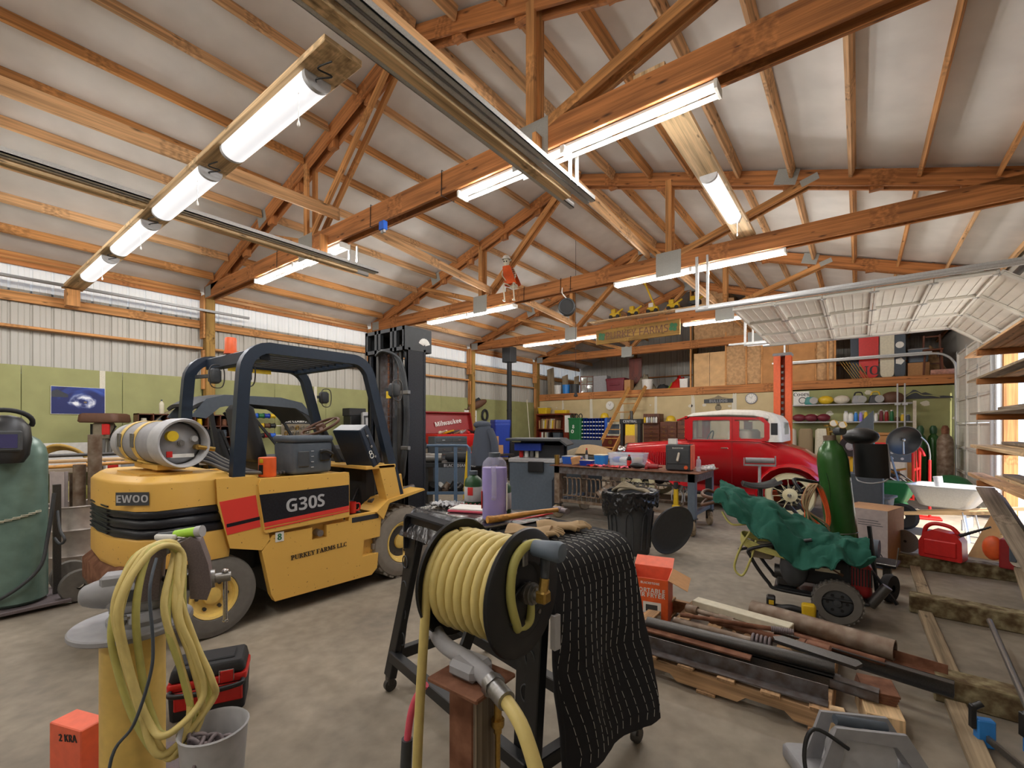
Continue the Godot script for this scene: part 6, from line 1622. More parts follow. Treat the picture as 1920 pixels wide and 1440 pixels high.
	var sw := thing("cutoff_saw", "red bodied cut-off saw with a large toothed blade on the beam", "saw", v3(1.14,0.145,-6.35), -20)
	put(sw, "body", mb().bb(v3(-0.05,0,-0.06),v3(0.06,0.28,0.07), 0.01), m.red_dark)
	put(sw, "cover", mb().bb(v3(0.065,0.02,-0.03),v3(0.15,0.26,0.05), 0.02).ell(v3(-0.1,0.17,0),v3(0.08,0.12,0.05), 16), m.orange)
	put(sw, "filter_panel", mb().bb(v3(0.02,0.08,0.07),v3(0.07,0.26,0.085), 0.006), m.slate)
	put(sw, "belt_guard", mb().cyl(v3(0.08,0.1,0.05),v3(0.08,0.1,0.075), 0.06, -1.0, 24), m.beige)
	put(sw, "throttle", mb().cyl(v3(0.0,0.28,0),v3(0.0,0.35,0), 0.018, 0.012, 12).bb(v3(-0.05,0.31,-0.006),v3(0.05,0.32,0.006)).bb(v3(-0.035,0.34,-0.006),v3(0.035,0.348,0.006)), m.brass)
	var bp := PackedVector2Array()
	for k in 72:
		var rr := 0.15 if k % 3 else 0.14
		bp.append(V(cos(TAU * k / 72) * rr, sin(TAU * k / 72) * rr))
	put(sw, "blade", mb().at(v3(0.2,0.15,-0.02)).prism(bp, -0.0015, 0.0015).home(), m.steel)
	one("saw_disc", "plain round gray saw disc leaning beside the gas can", "saw disc", mb().at(v3(0,0.12,0)).prism(circle(0.12, 36), -0.002, 0.002).home(), m.steel, v3(0.4,0.145,-6.47), -25)
	put(get_node("saw_disc"), "arbor", mb().cyl(v3(0,0.12,-0.004),v3(0,0.12,0.004), 0.014, -1.0, 14), m.black)
	barrow()
	# yellow bollard with a green grinder on it
	var bo := thing("yellow_bollard", "yellow steel bollard post behind the green cylinder", "bollard", v3(-0.02,0,-9.6))
	put(bo, "post", mb().lathe([V(0,0),V(0.1,0),V(0.1,0.98),V(0.085,1.0),V(0,1.0)], 28), m.mustard)
	var gr := thing("chop_grinder", "green bench grinder with a black disc standing on the bollard", "grinder", v3(0.0,1.0,-9.55), -30)
	put(gr, "body", mb().rbox(v3(0,0,0),v3(0.3,0.1,0.2), 0.04, 0.02).ell(v3(0.03,0.18,0),v3(0.22,0.15,0.1), 18), m.teal)
	put(gr, "disc", mb().cyl(v3(-0.06,0.17,0.11),v3(-0.06,0.17,0.13), 0.17, -1.0, 32), m.black)
	put(gr, "flange", mb().cyl(v3(-0.06,0.17,0.13),v3(-0.06,0.17,0.15), 0.07, 0.05, 24), m.gray)
	put(gr, "cord", mb().hose([v3(0.1,0.1,0.05),v3(0.18,-0.1,0.15),v3(0.1,-0.4,0.18),v3(-0.1,-0.6,0.2),v3(-0.16,-0.98,0.1)], 0.006, 6), m.black)
	generator()
	reflector_lamp()
	rack()
	var sp := thing("green_spreader", "green hopper spreader standing behind the wheelbarrow", "spreader", v3(0.45,0,-9.5), -20)
	put(sp, "hopper", mb().loft([MB.rring(0.14, 0.1, 0.03, v3(0,0.3,0)), MB.rring(0.2, 0.16, 0.04, v3(0,0.42,0)), MB.rring(0.27, 0.2, 0.05, v3(0,0.62,0))]), m.green)
	put(sp, "agitator_tray", mb().ell(v3(0,0.28,0),v3(0.18,0.05,0.16), 16), m.green_dark)
	for s in [-1.0, 1.0]:
		put(sp, "wheel", mb().lathe([V(0.02,-0.02),V(0.11,-0.02),V(0.12,0),V(0.11,0.02),V(0.02,0.02)], 20, Transform3D(Basis(Vector3.BACK, PI / 2),v3(s * 0.2,0.12,0))), m.black)
		put(sp, "handle", mb().bar(v3(s * 0.12,0.3,-0.05),v3(s * 0.12 - 0.3,1.0,-0.45), 0.022, 0.022), m.gray_blue)
	put(sp, "axle", mb().cyl(v3(-0.2,0.12,0),v3(0.2,0.12,0), 0.01), m.steel)
	var gb := thing("green_bag", "bright green plastic bag by the closed overhead door", "bag", v3(1.45,0,-12.4))
	put(gb, "bag", mb().ell(v3(0,0.25,0),v3(0.35,0.3,0.3), 18), m.green)
	var tb := thing("gray_tote", "gray open tote box on the floor beside the spreader", "tote", v3(0.1,0,-8.9), -15)
	put(tb, "tote", mb().loft([MB.rring(0.26, 0.17, 0.03, v3(0,0,0)), MB.rring(0.3, 0.2, 0.03, v3(0,0.42,0)), MB.rring(0.33, 0.23, 0.03, v3(0,0.43,0)), MB.rring(0.33, 0.23, 0.03, v3(0,0.46,0)), MB.rring(0.29, 0.19, 0.03, v3(0,0.46,0)), MB.rring(0.25, 0.16, 0.03, v3(0,0.03,0))]), m.slate)
	var st := thing("tractor_seat_stool", "black tractor seat stool in front of the red car", "stool", v3(-0.92,0,-6.05), 20)
	put(st, "seat", mb().sheet(func(u: float, q: float): return v3(-0.19 + 0.38 * u, 0.78 + 0.07 * pow(absf(u - 0.4) * 1.6, 2.0) + 0.03 * pow(absf(q - 0.5) * 2.0, 2.0), (-0.15 + 0.3 * q) * (1.0 - 0.45 * (1.0 - u))), 16, 12, 0.035), m.black)
	put(st, "column", mb().cyl(v3(0,0.1,0),v3(0,0.78,0), 0.03, 0.025, 16), m.black)
	for k in 4: put(st, "foot", mb().bar(v3(0,0.1,0),v3(cos(k * PI / 2) * 0.24, 0.03, sin(k * PI / 2) * 0.24), 0.03, 0.03), m.black)
	var rs := thing("roller_stand", "steel roller stand between the welding table and the red car", "stand", v3(-1.0,0,-6.5), 15)
	put(rs, "post", mb().cyl(v3(0,0.05,0),v3(0,1.02,0), 0.017, -1.0, 12), m.gray_light)
	put(rs, "roller", mb().cyl(v3(-0.16,1.07,0),v3(0.16,1.07,0), 0.035, -1.0, 18), m.gray)
	put(rs, "cradle", mb().bb(v3(-0.18,1.0,-0.03),v3(0.18,1.02,0.03)).bb(v3(-0.18,1.0,-0.03),v3(-0.172,1.1,0.03)).bb(v3(0.172,1.0,-0.03),v3(0.18,1.13,0.03)), m.gray)
	for k in 3: put(rs, "foot", mb().bar(v3(0,0.1,0),v3(cos(k * 2.1) * 0.25, 0.01, sin(k * 2.1) * 0.25), 0.03, 0.02), m.gray)

func barrow() -> void:
	var b := thing("wheelbarrow", "galvanised wheelbarrow standing in the open door light", "wheelbarrow", v3(1.0,0,-8.55), -22)
	var rg := []
	for e in [[0.4, 0.2, 0.15, -0.05], [0.42, 0.26, 0.2, -0.04], [0.68, 0.4, 0.3, 0.0], [0.7, 0.42, 0.315, 0.0], [0.69, 0.39, 0.29, 0.0], [0.43, 0.25, 0.19, -0.04]]: rg.append(MB.rring(e[1], e[2], 0.1, v3(e[3],e[0],0)))
	put(b, "tub", mb().loft(rg), m.galv)
	for s in [-1.0, 1.0]:
		put(b, "shaft", mb().bar(v3(-0.5,0.25,s * 0.1),v3(0.66,0.46,s * 0.26), 0.04, 0.05, 0.004), m.pine)
		put(b, "leg", mb().bar(v3(0.18,0.38,s * 0.2),v3(0.24,0.0,s * 0.24), 0.04, 0.01), m.galv)
	put(b, "brace", mb().bb(v3(0.16,0.14,-0.22),v3(0.17,0.28,0.22)), m.galv)
	put(b, "wheel", mb().lathe([V(0.04,-0.04),V(0.16,-0.045),V(0.19,0),V(0.16,0.045),V(0.04,0.04)], 24, Transform3D(Basis(Vector3.RIGHT, PI / 2),v3(-0.52,0.19,0))), m.rubber)
	var br := thing("trowel_broom", "gray broom head with a red label standing in the wheelbarrow", "broom", v3(0.92,0.45,-8.6), -22)
	put(br, "brush", mb().cyl(v3(0,0,0),v3(-0.05,0.36,0), 0.04, 0.05, 14), m.gray_light)
	put(br, "wrapper", mb().bb(v3(-0.06,0.02,0.03),v3(0.02,0.14,0.05), 0.01), m.red)

func generator() -> void:
	var g := thing("red_generator", "red tube-framed generator pressure set near the green wall", "generator", v3(0.42,0,-10.75), -14)
	for z in [-0.25, 0.25]:
		var p := [v3(-0.45,0.25,z),v3(-0.45,1.12,z),v3(-0.4,1.18,z),v3(0.34,1.18,z),v3(0.4,1.12,z),v3(0.4,0.25,z)]
		put(g, "frame_hoop", mb().tube(p + [p[0]], 0.024, 10), m.red)
	for e in [[-0.45, 0.3], [0.4, 0.3], [0.4, 0.75], [-0.45, 1.1]]: put(g, "cross_tube", mb().cyl(v3(e[0],e[1],-0.25),v3(e[0],e[1],0.25), 0.022, -1.0, 10), m.red)
	put(g, "base_tray", mb().bb(v3(-0.44,0.3,-0.25),v3(0.4,0.36,0.25), 0.006), m.red)
	put(g, "engine", mb().rbox(v3(-0.1,0.38,0),v3(0.5,0.34,0.36), 0.05, 0.03), m.charcoal)
	put(g, "fuel_tank", mb().rbox(v3(-0.15,0.86,0),v3(0.5,0.2,0.4), 0.06, 0.03), m.beige)
	put(g, "control_panel", mb().bb(v3(0.06,0.88,0.24),v3(0.38,1.12,0.27), 0.01), m.slate)
	for k in 4: put(g, "dial", mb().cyl(v3(0.12 + 0.14 * (k % 2), 0.94 + 0.1 * (k / 2), 0.27),v3(0.12 + 0.14 * (k % 2), 0.94 + 0.1 * (k / 2), 0.285), 0.022, -1.0, 14), m.gray_light)
	var r := RandomNumberGenerator.new(); r.seed = 8
	for k in 12: put(g, "engine_fitting", mb().cyl(v3(r.randf_range(-0.35, 0.35), r.randf_range(0.45, 0.75), 0.18),v3(r.randf_range(-0.35, 0.35), r.randf_range(0.4, 0.8), 0.24), 0.018, -1.0, 8), [m.steel, m.brass, m.black][k % 3])
	for k in 3: put(g, "hose", mb().hose([v3(-0.35,0.5,0.2),v3(-0.1,0.8 - 0.05 * k,0.3),v3(0.2,0.7 - 0.08 * k,0.3),v3(0.45,0.5 - 0.05 * k,0.26)], 0.012, 6), m.black if k < 2 else m.gray_light)
	put(g, "spray_gun", mb().hose([v3(0.42,1.15,0.27),v3(0.5,1.12,0.28),v3(0.55,1.0,0.28)], 0.022, 8).cyl(v3(0.44,1.1,0.28),v3(0.46,0.5,0.28), 0.01), m.red)

func reflector_lamp() -> void:
	var l := thing("heat_lamp", "round black reflector heat lamp on a red bent stand", "lamp", v3(0.86,0,-10.05), 0)
	put(l, "dish", mb().lathe([V(0.03,0.1),V(0.1,0.09),V(0.18,0.05),V(0.24,-0.02),V(0.25,-0.02),V(0.19,0.06),V(0.1,0.105),V(0,0.12)], 36, Transform3D(Basis.from_euler(v3(deg_to_rad(-75), deg_to_rad(20), 0)),v3(-0.27,1.27,0.12))), m.black)
	put(l, "burner", mb().cyl(v3(-0.27,1.27,0.14),v3(-0.27,1.05,0.2), 0.012, -1.0, 10).ell(v3(-0.27,1.28,0.16),v3(0.03,0.03,0.03), 10), m.steel)
	put(l, "bent_tube", mb().hose([v3(-0.05,1.33,0.1),v3(0.03,1.22,0.08),v3(0.06,1.05,0.05),v3(0.06,0.95,0.05)], 0.014, 8), m.steel)
	put(l, "stand_tube", mb().cyl(v3(0.06,0.03,0.05),v3(0.06,0.96,0.05), 0.02, -1.0, 12), m.red)
	put(l, "foot", mb().bb(v3(-0.14,0,-0.1),v3(0.2,0.03,0.2), 0.006), m.red)

func rack() -> void:
	var r := thing("lumber_rack", "brown cantilever rack arms on the right wall", "rack", v3(1.82,0,-6.72))
	for z in [0.0, 2.6]:
		put(r, "upright", mb().bb(v3(-0.09,0,z - 0.05),v3(0,3.0,z + 0.05), 0.005), m.fir)
		for k in 5: put(r, "arm", mb().bb(v3(-0.84,[0.94,1.27,1.63,2.0,2.3][k] - 0.06,z - 0.02),v3(-0.08,[0.94,1.27,1.63,2.0,2.3][k],z + 0.02), 0.004), m.fir_dark)
	var rr := RandomNumberGenerator.new(); rr.seed = 77
	var lv := ["lowest", "second", "third", "fourth", "top"]
	var ord := ["innermost", "second", "third", "fourth", "outermost"]
	for k in 5:
		var y: float = [0.94, 1.27, 1.63, 2.0, 2.3][k]
		for j in 5:
			var w: float = rr.randf_range(0.09, 0.15)
			var th: float = rr.randf_range(0.02, 0.045)
			var x := 1.66 - j * 0.15
			var z0 := -7.2 + rr.randf_range(-0.3, 0.35)
			one("stored_board", "%s board on the %s arm of the lumber rack" % [ord[j], lv[k]], "board", mb().bb(v3(x - w / 2,y + 0.001,z0),v3(x + w / 2, y + th, -3.2 + rr.randf_range(-0.3, 0.3)), 0.003), [m.old_wood, m.gray_wood, m.pine, m.fir_light][rr.randi() % 4], Vector3.ZERO, 0, "boards on the lumber rack")
			if j in [1, 3]: one("stored_board", "upper board lying over the %s board on the %s rack arm" % [ord[j], lv[k]], "board", mb().bb(v3(x - 0.06,y + 0.047,z0 + 0.2),v3(x + 0.06,y + 0.075,-3.4), 0.003), [m.pine, m.gray_wood][j / 2], Vector3.ZERO, rr.randf_range(-0.6, 0.6), "boards on the lumber rack")
	for k in 5: one("leaning_board", "%s gray board of the sloping stack below the rack" % ["bottom", "second", "third", "fourth", "top"][k], "board", mb().bar(v3(1.2 - 0.03 * k,0.72 + 0.03 * k,-7.2 + 0.06 * k),v3(1.12 - 0.02 * k,0.12 + 0.03 * k,-4.2), 0.14, 0.025, 0.003), [m.gray_wood, m.old_wood][k % 2], Vector3.ZERO, 0, "sloping boards below the rack")
	var h := thing("plywood_horse", "triangular plywood support under the sloping boards", "support", v3(1.2,0,-7.35), -15)
	put(h, "gusset", mb().prism(V2([-0.2,0,0.1,0,0.1,0.7,0.06,0.7]), -0.01, 0.01), m.ply_light)
	put(h, "leg", mb().bb(v3(0.06,0,-0.05),v3(0.1,0.7,0.05), 0.003), m.pine)
	for k in 4: one("trim_pile_board", "%s short plank of the low pile at the right edge" % ["lowest", "second", "third", "top"][k], "board", mb().bb(v3(-0.18,0,-0.5),v3(0.18,0.022,0.5), 0.003), [m.old_wood, m.pine][k % 2], v3(1.5,0.0 + 0.0225 * k,-6.0), 4 * k - 6, "short planks piled at the right")

# ---------------------------------------------------------------- old red coupe, facing left
func car() -> void:
	var c := thing("red_coupe", "red vintage coupe with a white roof parked beyond the welding table", "car", v3(-2.2,0,-9.42), 0)
	var P: Material = m.carpaint
	# local: front is -x, near side +z; half width 0.6 body
	var sect := func(x: float, w: float, y0: float, y1: float, k := 0.06) -> Array:
		var o := [v3(x,y0,-w),v3(x,y1 - k,-w),v3(x,y1,-w + k),v3(x,y1,w - k),v3(x,y1 - k,w),v3(x,y0,w)]
		return o
	put(c, "hood", mb().loft([sect.call(-1.72, 0.26, 0.62, 1.14, 0.1), sect.call(-1.3, 0.31, 0.6, 1.18, 0.1), sect.call(-0.62, 0.46, 0.58, 1.24, 0.1)]), P)
	put(c, "radiator_shell", mb().loft([sect.call(-1.79, 0.25, 0.6, 1.13, 0.09), sect.call(-1.72, 0.27, 0.6, 1.16, 0.09)]), m.chrome)
	for k in 18: put(c, "hood_louvre", mb().bb(v3(-1.4 + k * 0.038,0.72,0.31 + 0.0075 * k),v3(-1.385 + k * 0.038,1.0,0.335 + 0.0075 * k), 0.003), P)
	put(c, "cowl", mb().loft([sect.call(-0.62, 0.47, 0.5, 1.25, 0.1), sect.call(-0.36, 0.6, 0.48, 1.27, 0.06)]), P)
	put(c, "body", mb().loft([sect.call(-0.36, 0.61, 0.45, 1.27, 0.03), sect.call(0.3, 0.65, 0.44, 1.27, 0.03), sect.call(0.85, 0.64, 0.46, 1.27, 0.05), sect.call(1.1, 0.6, 0.5, 1.22, 0.12), sect.call(1.45, 0.53, 0.55, 1.1, 0.16), sect.call(1.8, 0.42, 0.6, 0.85, 0.12), sect.call(1.88, 0.36, 0.62, 0.74, 0.06)]), P)
	put(c, "belt_line", mb().hose([v3(-0.36,1.24,0.615),v3(0.3,1.25,0.66),v3(0.85,1.24,0.655),v3(1.1,1.16,0.62)], 0.012, 6), P)
	# pillars and window frames of each side
	for s in [-1.0, 1.0]:
		var z0: float = minf(s * 0.6, s * 0.645)
		var z1: float = maxf(s * 0.6, s * 0.645)
		put(c, "side_frame", mb().prism(V2([-0.36,1.25,-0.28,1.25,-0.26,1.3,-0.26,1.6,-0.24,1.62,0.36,1.62,0.38,1.6,0.38,1.28,0.36,1.26,0.46,1.26,0.46,1.68,-0.3,1.68,-0.36,1.64]), z0, z1), P)
		put(c, "side_frame", mb().prism(V2([0.46,1.25,0.97,1.25,1.0,1.3,1.0,1.55,0.9,1.66,0.46,1.68,0.46,1.62,0.84,1.62,0.92,1.56,0.92,1.32,0.88,1.29,0.56,1.29,0.53,1.32,0.53,1.6,0.46,1.6]), z0, z1), P)
		put(c, "window", mb().bb(v3(-0.28,1.26,s * 0.618),v3(0.38,1.62,s * 0.622)), m.glass)
		put(c, "window", mb().bb(v3(0.52,1.28,s * 0.618),v3(0.92,1.62,s * 0.622)), m.glass)
		put(c, "door_seam", mb().bb(v3(0.415,0.5,s * 0.652),v3(0.42,1.68,s * 0.655)).bb(v3(-0.34,0.5,s * 0.63),v3(-0.335,1.25,s * 0.636)), m.red_dark)
		put(c, "door_handle", mb().cyl(v3(0.33,1.12,s * 0.64),v3(0.33,1.12,s * 0.69), 0.012).bar(v3(0.24,1.12,s * 0.69),v3(0.36,1.12,s * 0.69), 0.014, 0.018, 0.004), m.chrome)
		# fenders, running board, wheels
		var rf := []
		for k in 13:
			var a := deg_to_rad(lerpf(195, -15, k / 12.0))
			var ce := v3(1.3,0.37,0)
			var o := []
			for j in 7:
				var q := PI * j / 6.0
				var rr := 0.47 + 0.06 * sin(q)
				o.append(ce + v3(cos(a) * rr, sin(a) * rr, s * (0.42 + 0.36 * (1.0 - cos(q)) * 0.5)))
			rf.append(o)
		put(c, "rear_fender", mb().loft(rf, false), P)
		var ff := []
		for k in 15:
			var q0 := k / 14.0
			var a := deg_to_rad(lerpf(200, 40, minf(q0 * 1.5, 1.0)))
			var ce := v3(-1.33,0.37,0) + v3(cos(a) * 0.48, sin(a) * 0.48, 0)
			if q0 > 0.667: ce = ce.lerp(v3(-0.45,0.33,0), (q0 - 0.667) * 3.0)
			var o := []
			for j in 7:
				var q := PI * j / 6.0
				o.append(ce + v3(0, 0.06 * sin(q), s * (0.42 + 0.36 * (1.0 - cos(q)) * 0.5)))
			ff.append(o)
		put(c, "front_fender", mb().loft(ff, false), P)
		put(c, "running_board", mb().bb(v3(-0.5, 0.27, minf(s * 0.58, s * 0.78)),v3(0.9, 0.32, maxf(s * 0.58, s * 0.78)), 0.008), m.black)
		put(c, "splash_apron", mb().bb(v3(-0.5, 0.3, minf(s * 0.56, s * 0.6)),v3(0.95, 0.5, maxf(s * 0.56, s * 0.6)), 0.006), P)
		for x in [-1.33, 1.3]: wire_wheel(c, v3(x,0.37,s * 0.66), s)
		put(c, "headlight", mb().lathe([V(0,-0.12),V(0.05,-0.1),V(0.1,-0.03),V(0.105,0.02),V(0.1,0.03),V(0,0.05)], 24, Transform3D(Basis(Vector3(0, 1, 0), Vector3(-1, 0, 0), Vector3(0, 0, 1)),v3(-1.78,1.0,s * 0.4))), m.chrome)
	put(c, "windscreen", mb().bb(v3(-0.4,1.27,-0.58),v3(-0.394,1.66,0.58)), m.glass)
	put(c, "screen_frame", mb().bb(v3(-0.41,1.25,-0.62),v3(-0.38,1.28,0.62)).bb(v3(-0.41,1.64,-0.62),v3(-0.36,1.7,0.62)).bb(v3(-0.41,1.27,0.58),v3(-0.36,1.66,0.62)).bb(v3(-0.41,1.27,-0.62),v3(-0.36,1.66,-0.58)), P)
	put(c, "visor", mb().bar(v3(-0.4,1.68,0),v3(-0.56,1.62,0), 1.2, 0.02), P)
	# cloth roof and rounded rear quarter
	var rs := func(x: float, w: float, y: float, h: float) -> Array: return [v3(x,y,-w),v3(x,y + h * 0.6,-w * 0.96),v3(x,y + h,-w * 0.7),v3(x,y + h * 1.12,0),v3(x,y + h,w * 0.7),v3(x,y + h * 0.6,w * 0.96),v3(x,y,w)]
	put(c, "roof", mb().loft([rs.call(-0.4, 0.6, 1.67, 0.04), rs.call(-0.3, 0.64, 1.67, 0.09), rs.call(0.3, 0.65, 1.68, 0.13), rs.call(0.75, 0.65, 1.66, 0.13), rs.call(0.98, 0.64, 1.6, 0.13)]), m.car_top)
	put(c, "rear_quarter", mb().loft([MB.rring(0.12, 0.645, 0.08, v3(1.06,1.24,0), 5), MB.rring(0.125, 0.645, 0.09, v3(1.05,1.45,0), 5), MB.rring(0.115, 0.63, 0.1, v3(1.03,1.6,0), 5), MB.rring(0.08, 0.58, 0.08, v3(0.99,1.7,0), 5), MB.rring(0.03, 0.5, 0.03, v3(0.94,1.735,0), 5)]), m.car_top)
	put(c, "rear_window", mb().bb(v3(1.17,1.36,-0.3),v3(1.182,1.58,0.3), 0.004), m.glass)
	put(c, "quarter_window", mb().bb(v3(1.02,1.36,0.64),v3(1.12,1.56,0.65), 0.004), m.black)
	put(c, "seat", mb().rbox(v3(0.5,0.95,0),v3(0.4,0.5,1.0), 0.08, 0.05), m.cream)
	put(c, "steering_wheel", mb().tube(arc3(v3(-0.05,1.25,0.3),v3(0.06,0.17,0),v3(0,0,0.18), 0, 345, 24), 0.012, 6, true), m.black)
	put(c, "chassis", mb().bb(v3(-1.75,0.4,-0.4),v3(1.8,0.5,0.4)), m.black)
	put(c, "front_bumper", mb().bb(v3(-2.02,0.46,-0.75),v3(-2.0,0.5,0.75)).bb(v3(-2.02,0.53,-0.75),v3(-2.0,0.57,0.75)).bar(v3(-2.0,0.5,0.3),v3(-1.7,0.46,0.3), 0.03, 0.03).bar(v3(-2.0,0.5,-0.3),v3(-1.7,0.46,-0.3), 0.03, 0.03), m.chrome)

func wire_wheel(parent: Node, at: Vector3, s: float) -> void:
	var w := Node3D.new(); w.name = "wheel"; parent.add_child(w, true); w.position = at
	var tf := Transform3D(Basis(Vector3(1, 0, 0), Vector3(0, 0, s), Vector3(0, -s, 0)), Vector3.ZERO)
	put(w, "tyre", mb().lathe([V(0.275,-0.05),V(0.34,-0.055),V(0.365,-0.03),V(0.368,0.0),V(0.365,0.03),V(0.34,0.055),V(0.275,0.05)], 40, tf), m.car_cream)
	put(w, "rim", mb().lathe([V(0.285,0.052),V(0.275,0.056),V(0.262,0.03),V(0.262,-0.03),V(0.28,-0.05)], 40, tf), m.car_cream)
	put(w, "hub", mb().lathe([V(0.11,0.0),V(0.11,0.03),V(0.05,0.045),V(0.045,0.075),V(0,0.08)], 28, tf), m.car_cream)
	put(w, "hub_cap", mb().lathe([V(0.035,0.075),V(0.03,0.09),V(0,0.095)], 16, tf), m.chrome)
	put(w, "brake_drum", mb().lathe([V(0,-0.04),V(0.15,-0.04),V(0.15,-0.01),V(0,-0.01)], 28, tf), m.black)
	for k in 24:
		var a := TAU * k / 24
		var e := a + (0.16 if k % 2 else -0.16)
		put(w, "spoke", mb().cyl(tf * v3(cos(a) * 0.1, 0.02 if k % 2 else -0.01, sin(a) * 0.1), tf * v3(cos(e) * 0.265, 0.0, sin(e) * 0.265), 0.005, -1.0, 5, false), m.car_cream)

# ---------------------------------------------------------------- middle of the room
func tub(called: String, label: String, cat: String, at: Vector3, yaw: float, s: Vector3, mt: Material, lid: Material = null, group := "") -> Node3D:
	var t := thing(called, label, cat, at, yaw, group)
	var hx := s.x * 0.5; var hz := s.z * 0.5; var r := minf(hx, hz) * 0.25
	put(t, "tub", mb().loft([MB.rring(hx * 0.88, hz * 0.88, r, Vector3.ZERO), MB.rring(hx * 0.97, hz * 0.97, r, v3(0,s.y * 0.9,0)), MB.rring(hx, hz, r, v3(0,s.y * 0.92,0)), MB.rring(hx, hz, r, v3(0,s.y,0)), MB.rring(hx * 0.93, hz * 0.93, r, v3(0,s.y,0)), MB.rring(hx * 0.85, hz * 0.85, r, v3(0,s.y * 0.06,0))]), mt)
	if lid: put(t, "lid", mb().rbox(v3(0,s.y + 0.001,0),v3(s.x * 1.03,s.y * 0.1,s.z * 1.03), r, 0.008, 0.97), lid)
	return t

func pail(label: String, at: Vector3, r: float, h: float, mt: Material, group := "") -> Node3D:
	var t := thing("bucket", label, "bucket", at, 0, group)
	put(t, "bucket", mb().lathe([V(0,0),V(r * 0.85,0),V(r,h * 0.95),V(r * 1.04,h * 0.95),V(r * 1.04,h),V(r * 0.95,h),V(r * 0.8,0.02),V(0,0.02)], 20), mt)
	put(t, "bail", mb().tube(arc3(v3(0,h * 0.95,0),v3(r * 1.04,0,0),v3(0,-h * 0.35,r * 0.4), 0, 180, 10), 0.004, 5), m.steel)
	return t

func drawers(t: Node, w: float, h: float, d: float, rows: int, cols: int, face: Material, pull: Material, y0 := 0.0) -> void:
	for r in rows:
		for c in cols:
			var x0 := -w / 2 + w * c / cols + 0.012
			var x1 := -w / 2 + w * (c + 1) / cols - 0.012
			var ya := y0 + h * r / rows + 0.01
			var yb := y0 + h * (r + 1) / rows - 0.01
			var f := put(t, "drawer", mb().bb(v3(x0,ya,d / 2),v3(x1,yb,d / 2 + 0.015), 0.004), face)
			put(f, "pull", mb().bb(v3((x0 + x1) / 2 - 0.04, (ya + yb) / 2 - 0.008, d / 2 + 0.015),v3((x0 + x1) / 2 + 0.04, (ya + yb) / 2 + 0.008, d / 2 + 0.03), 0.003), pull)

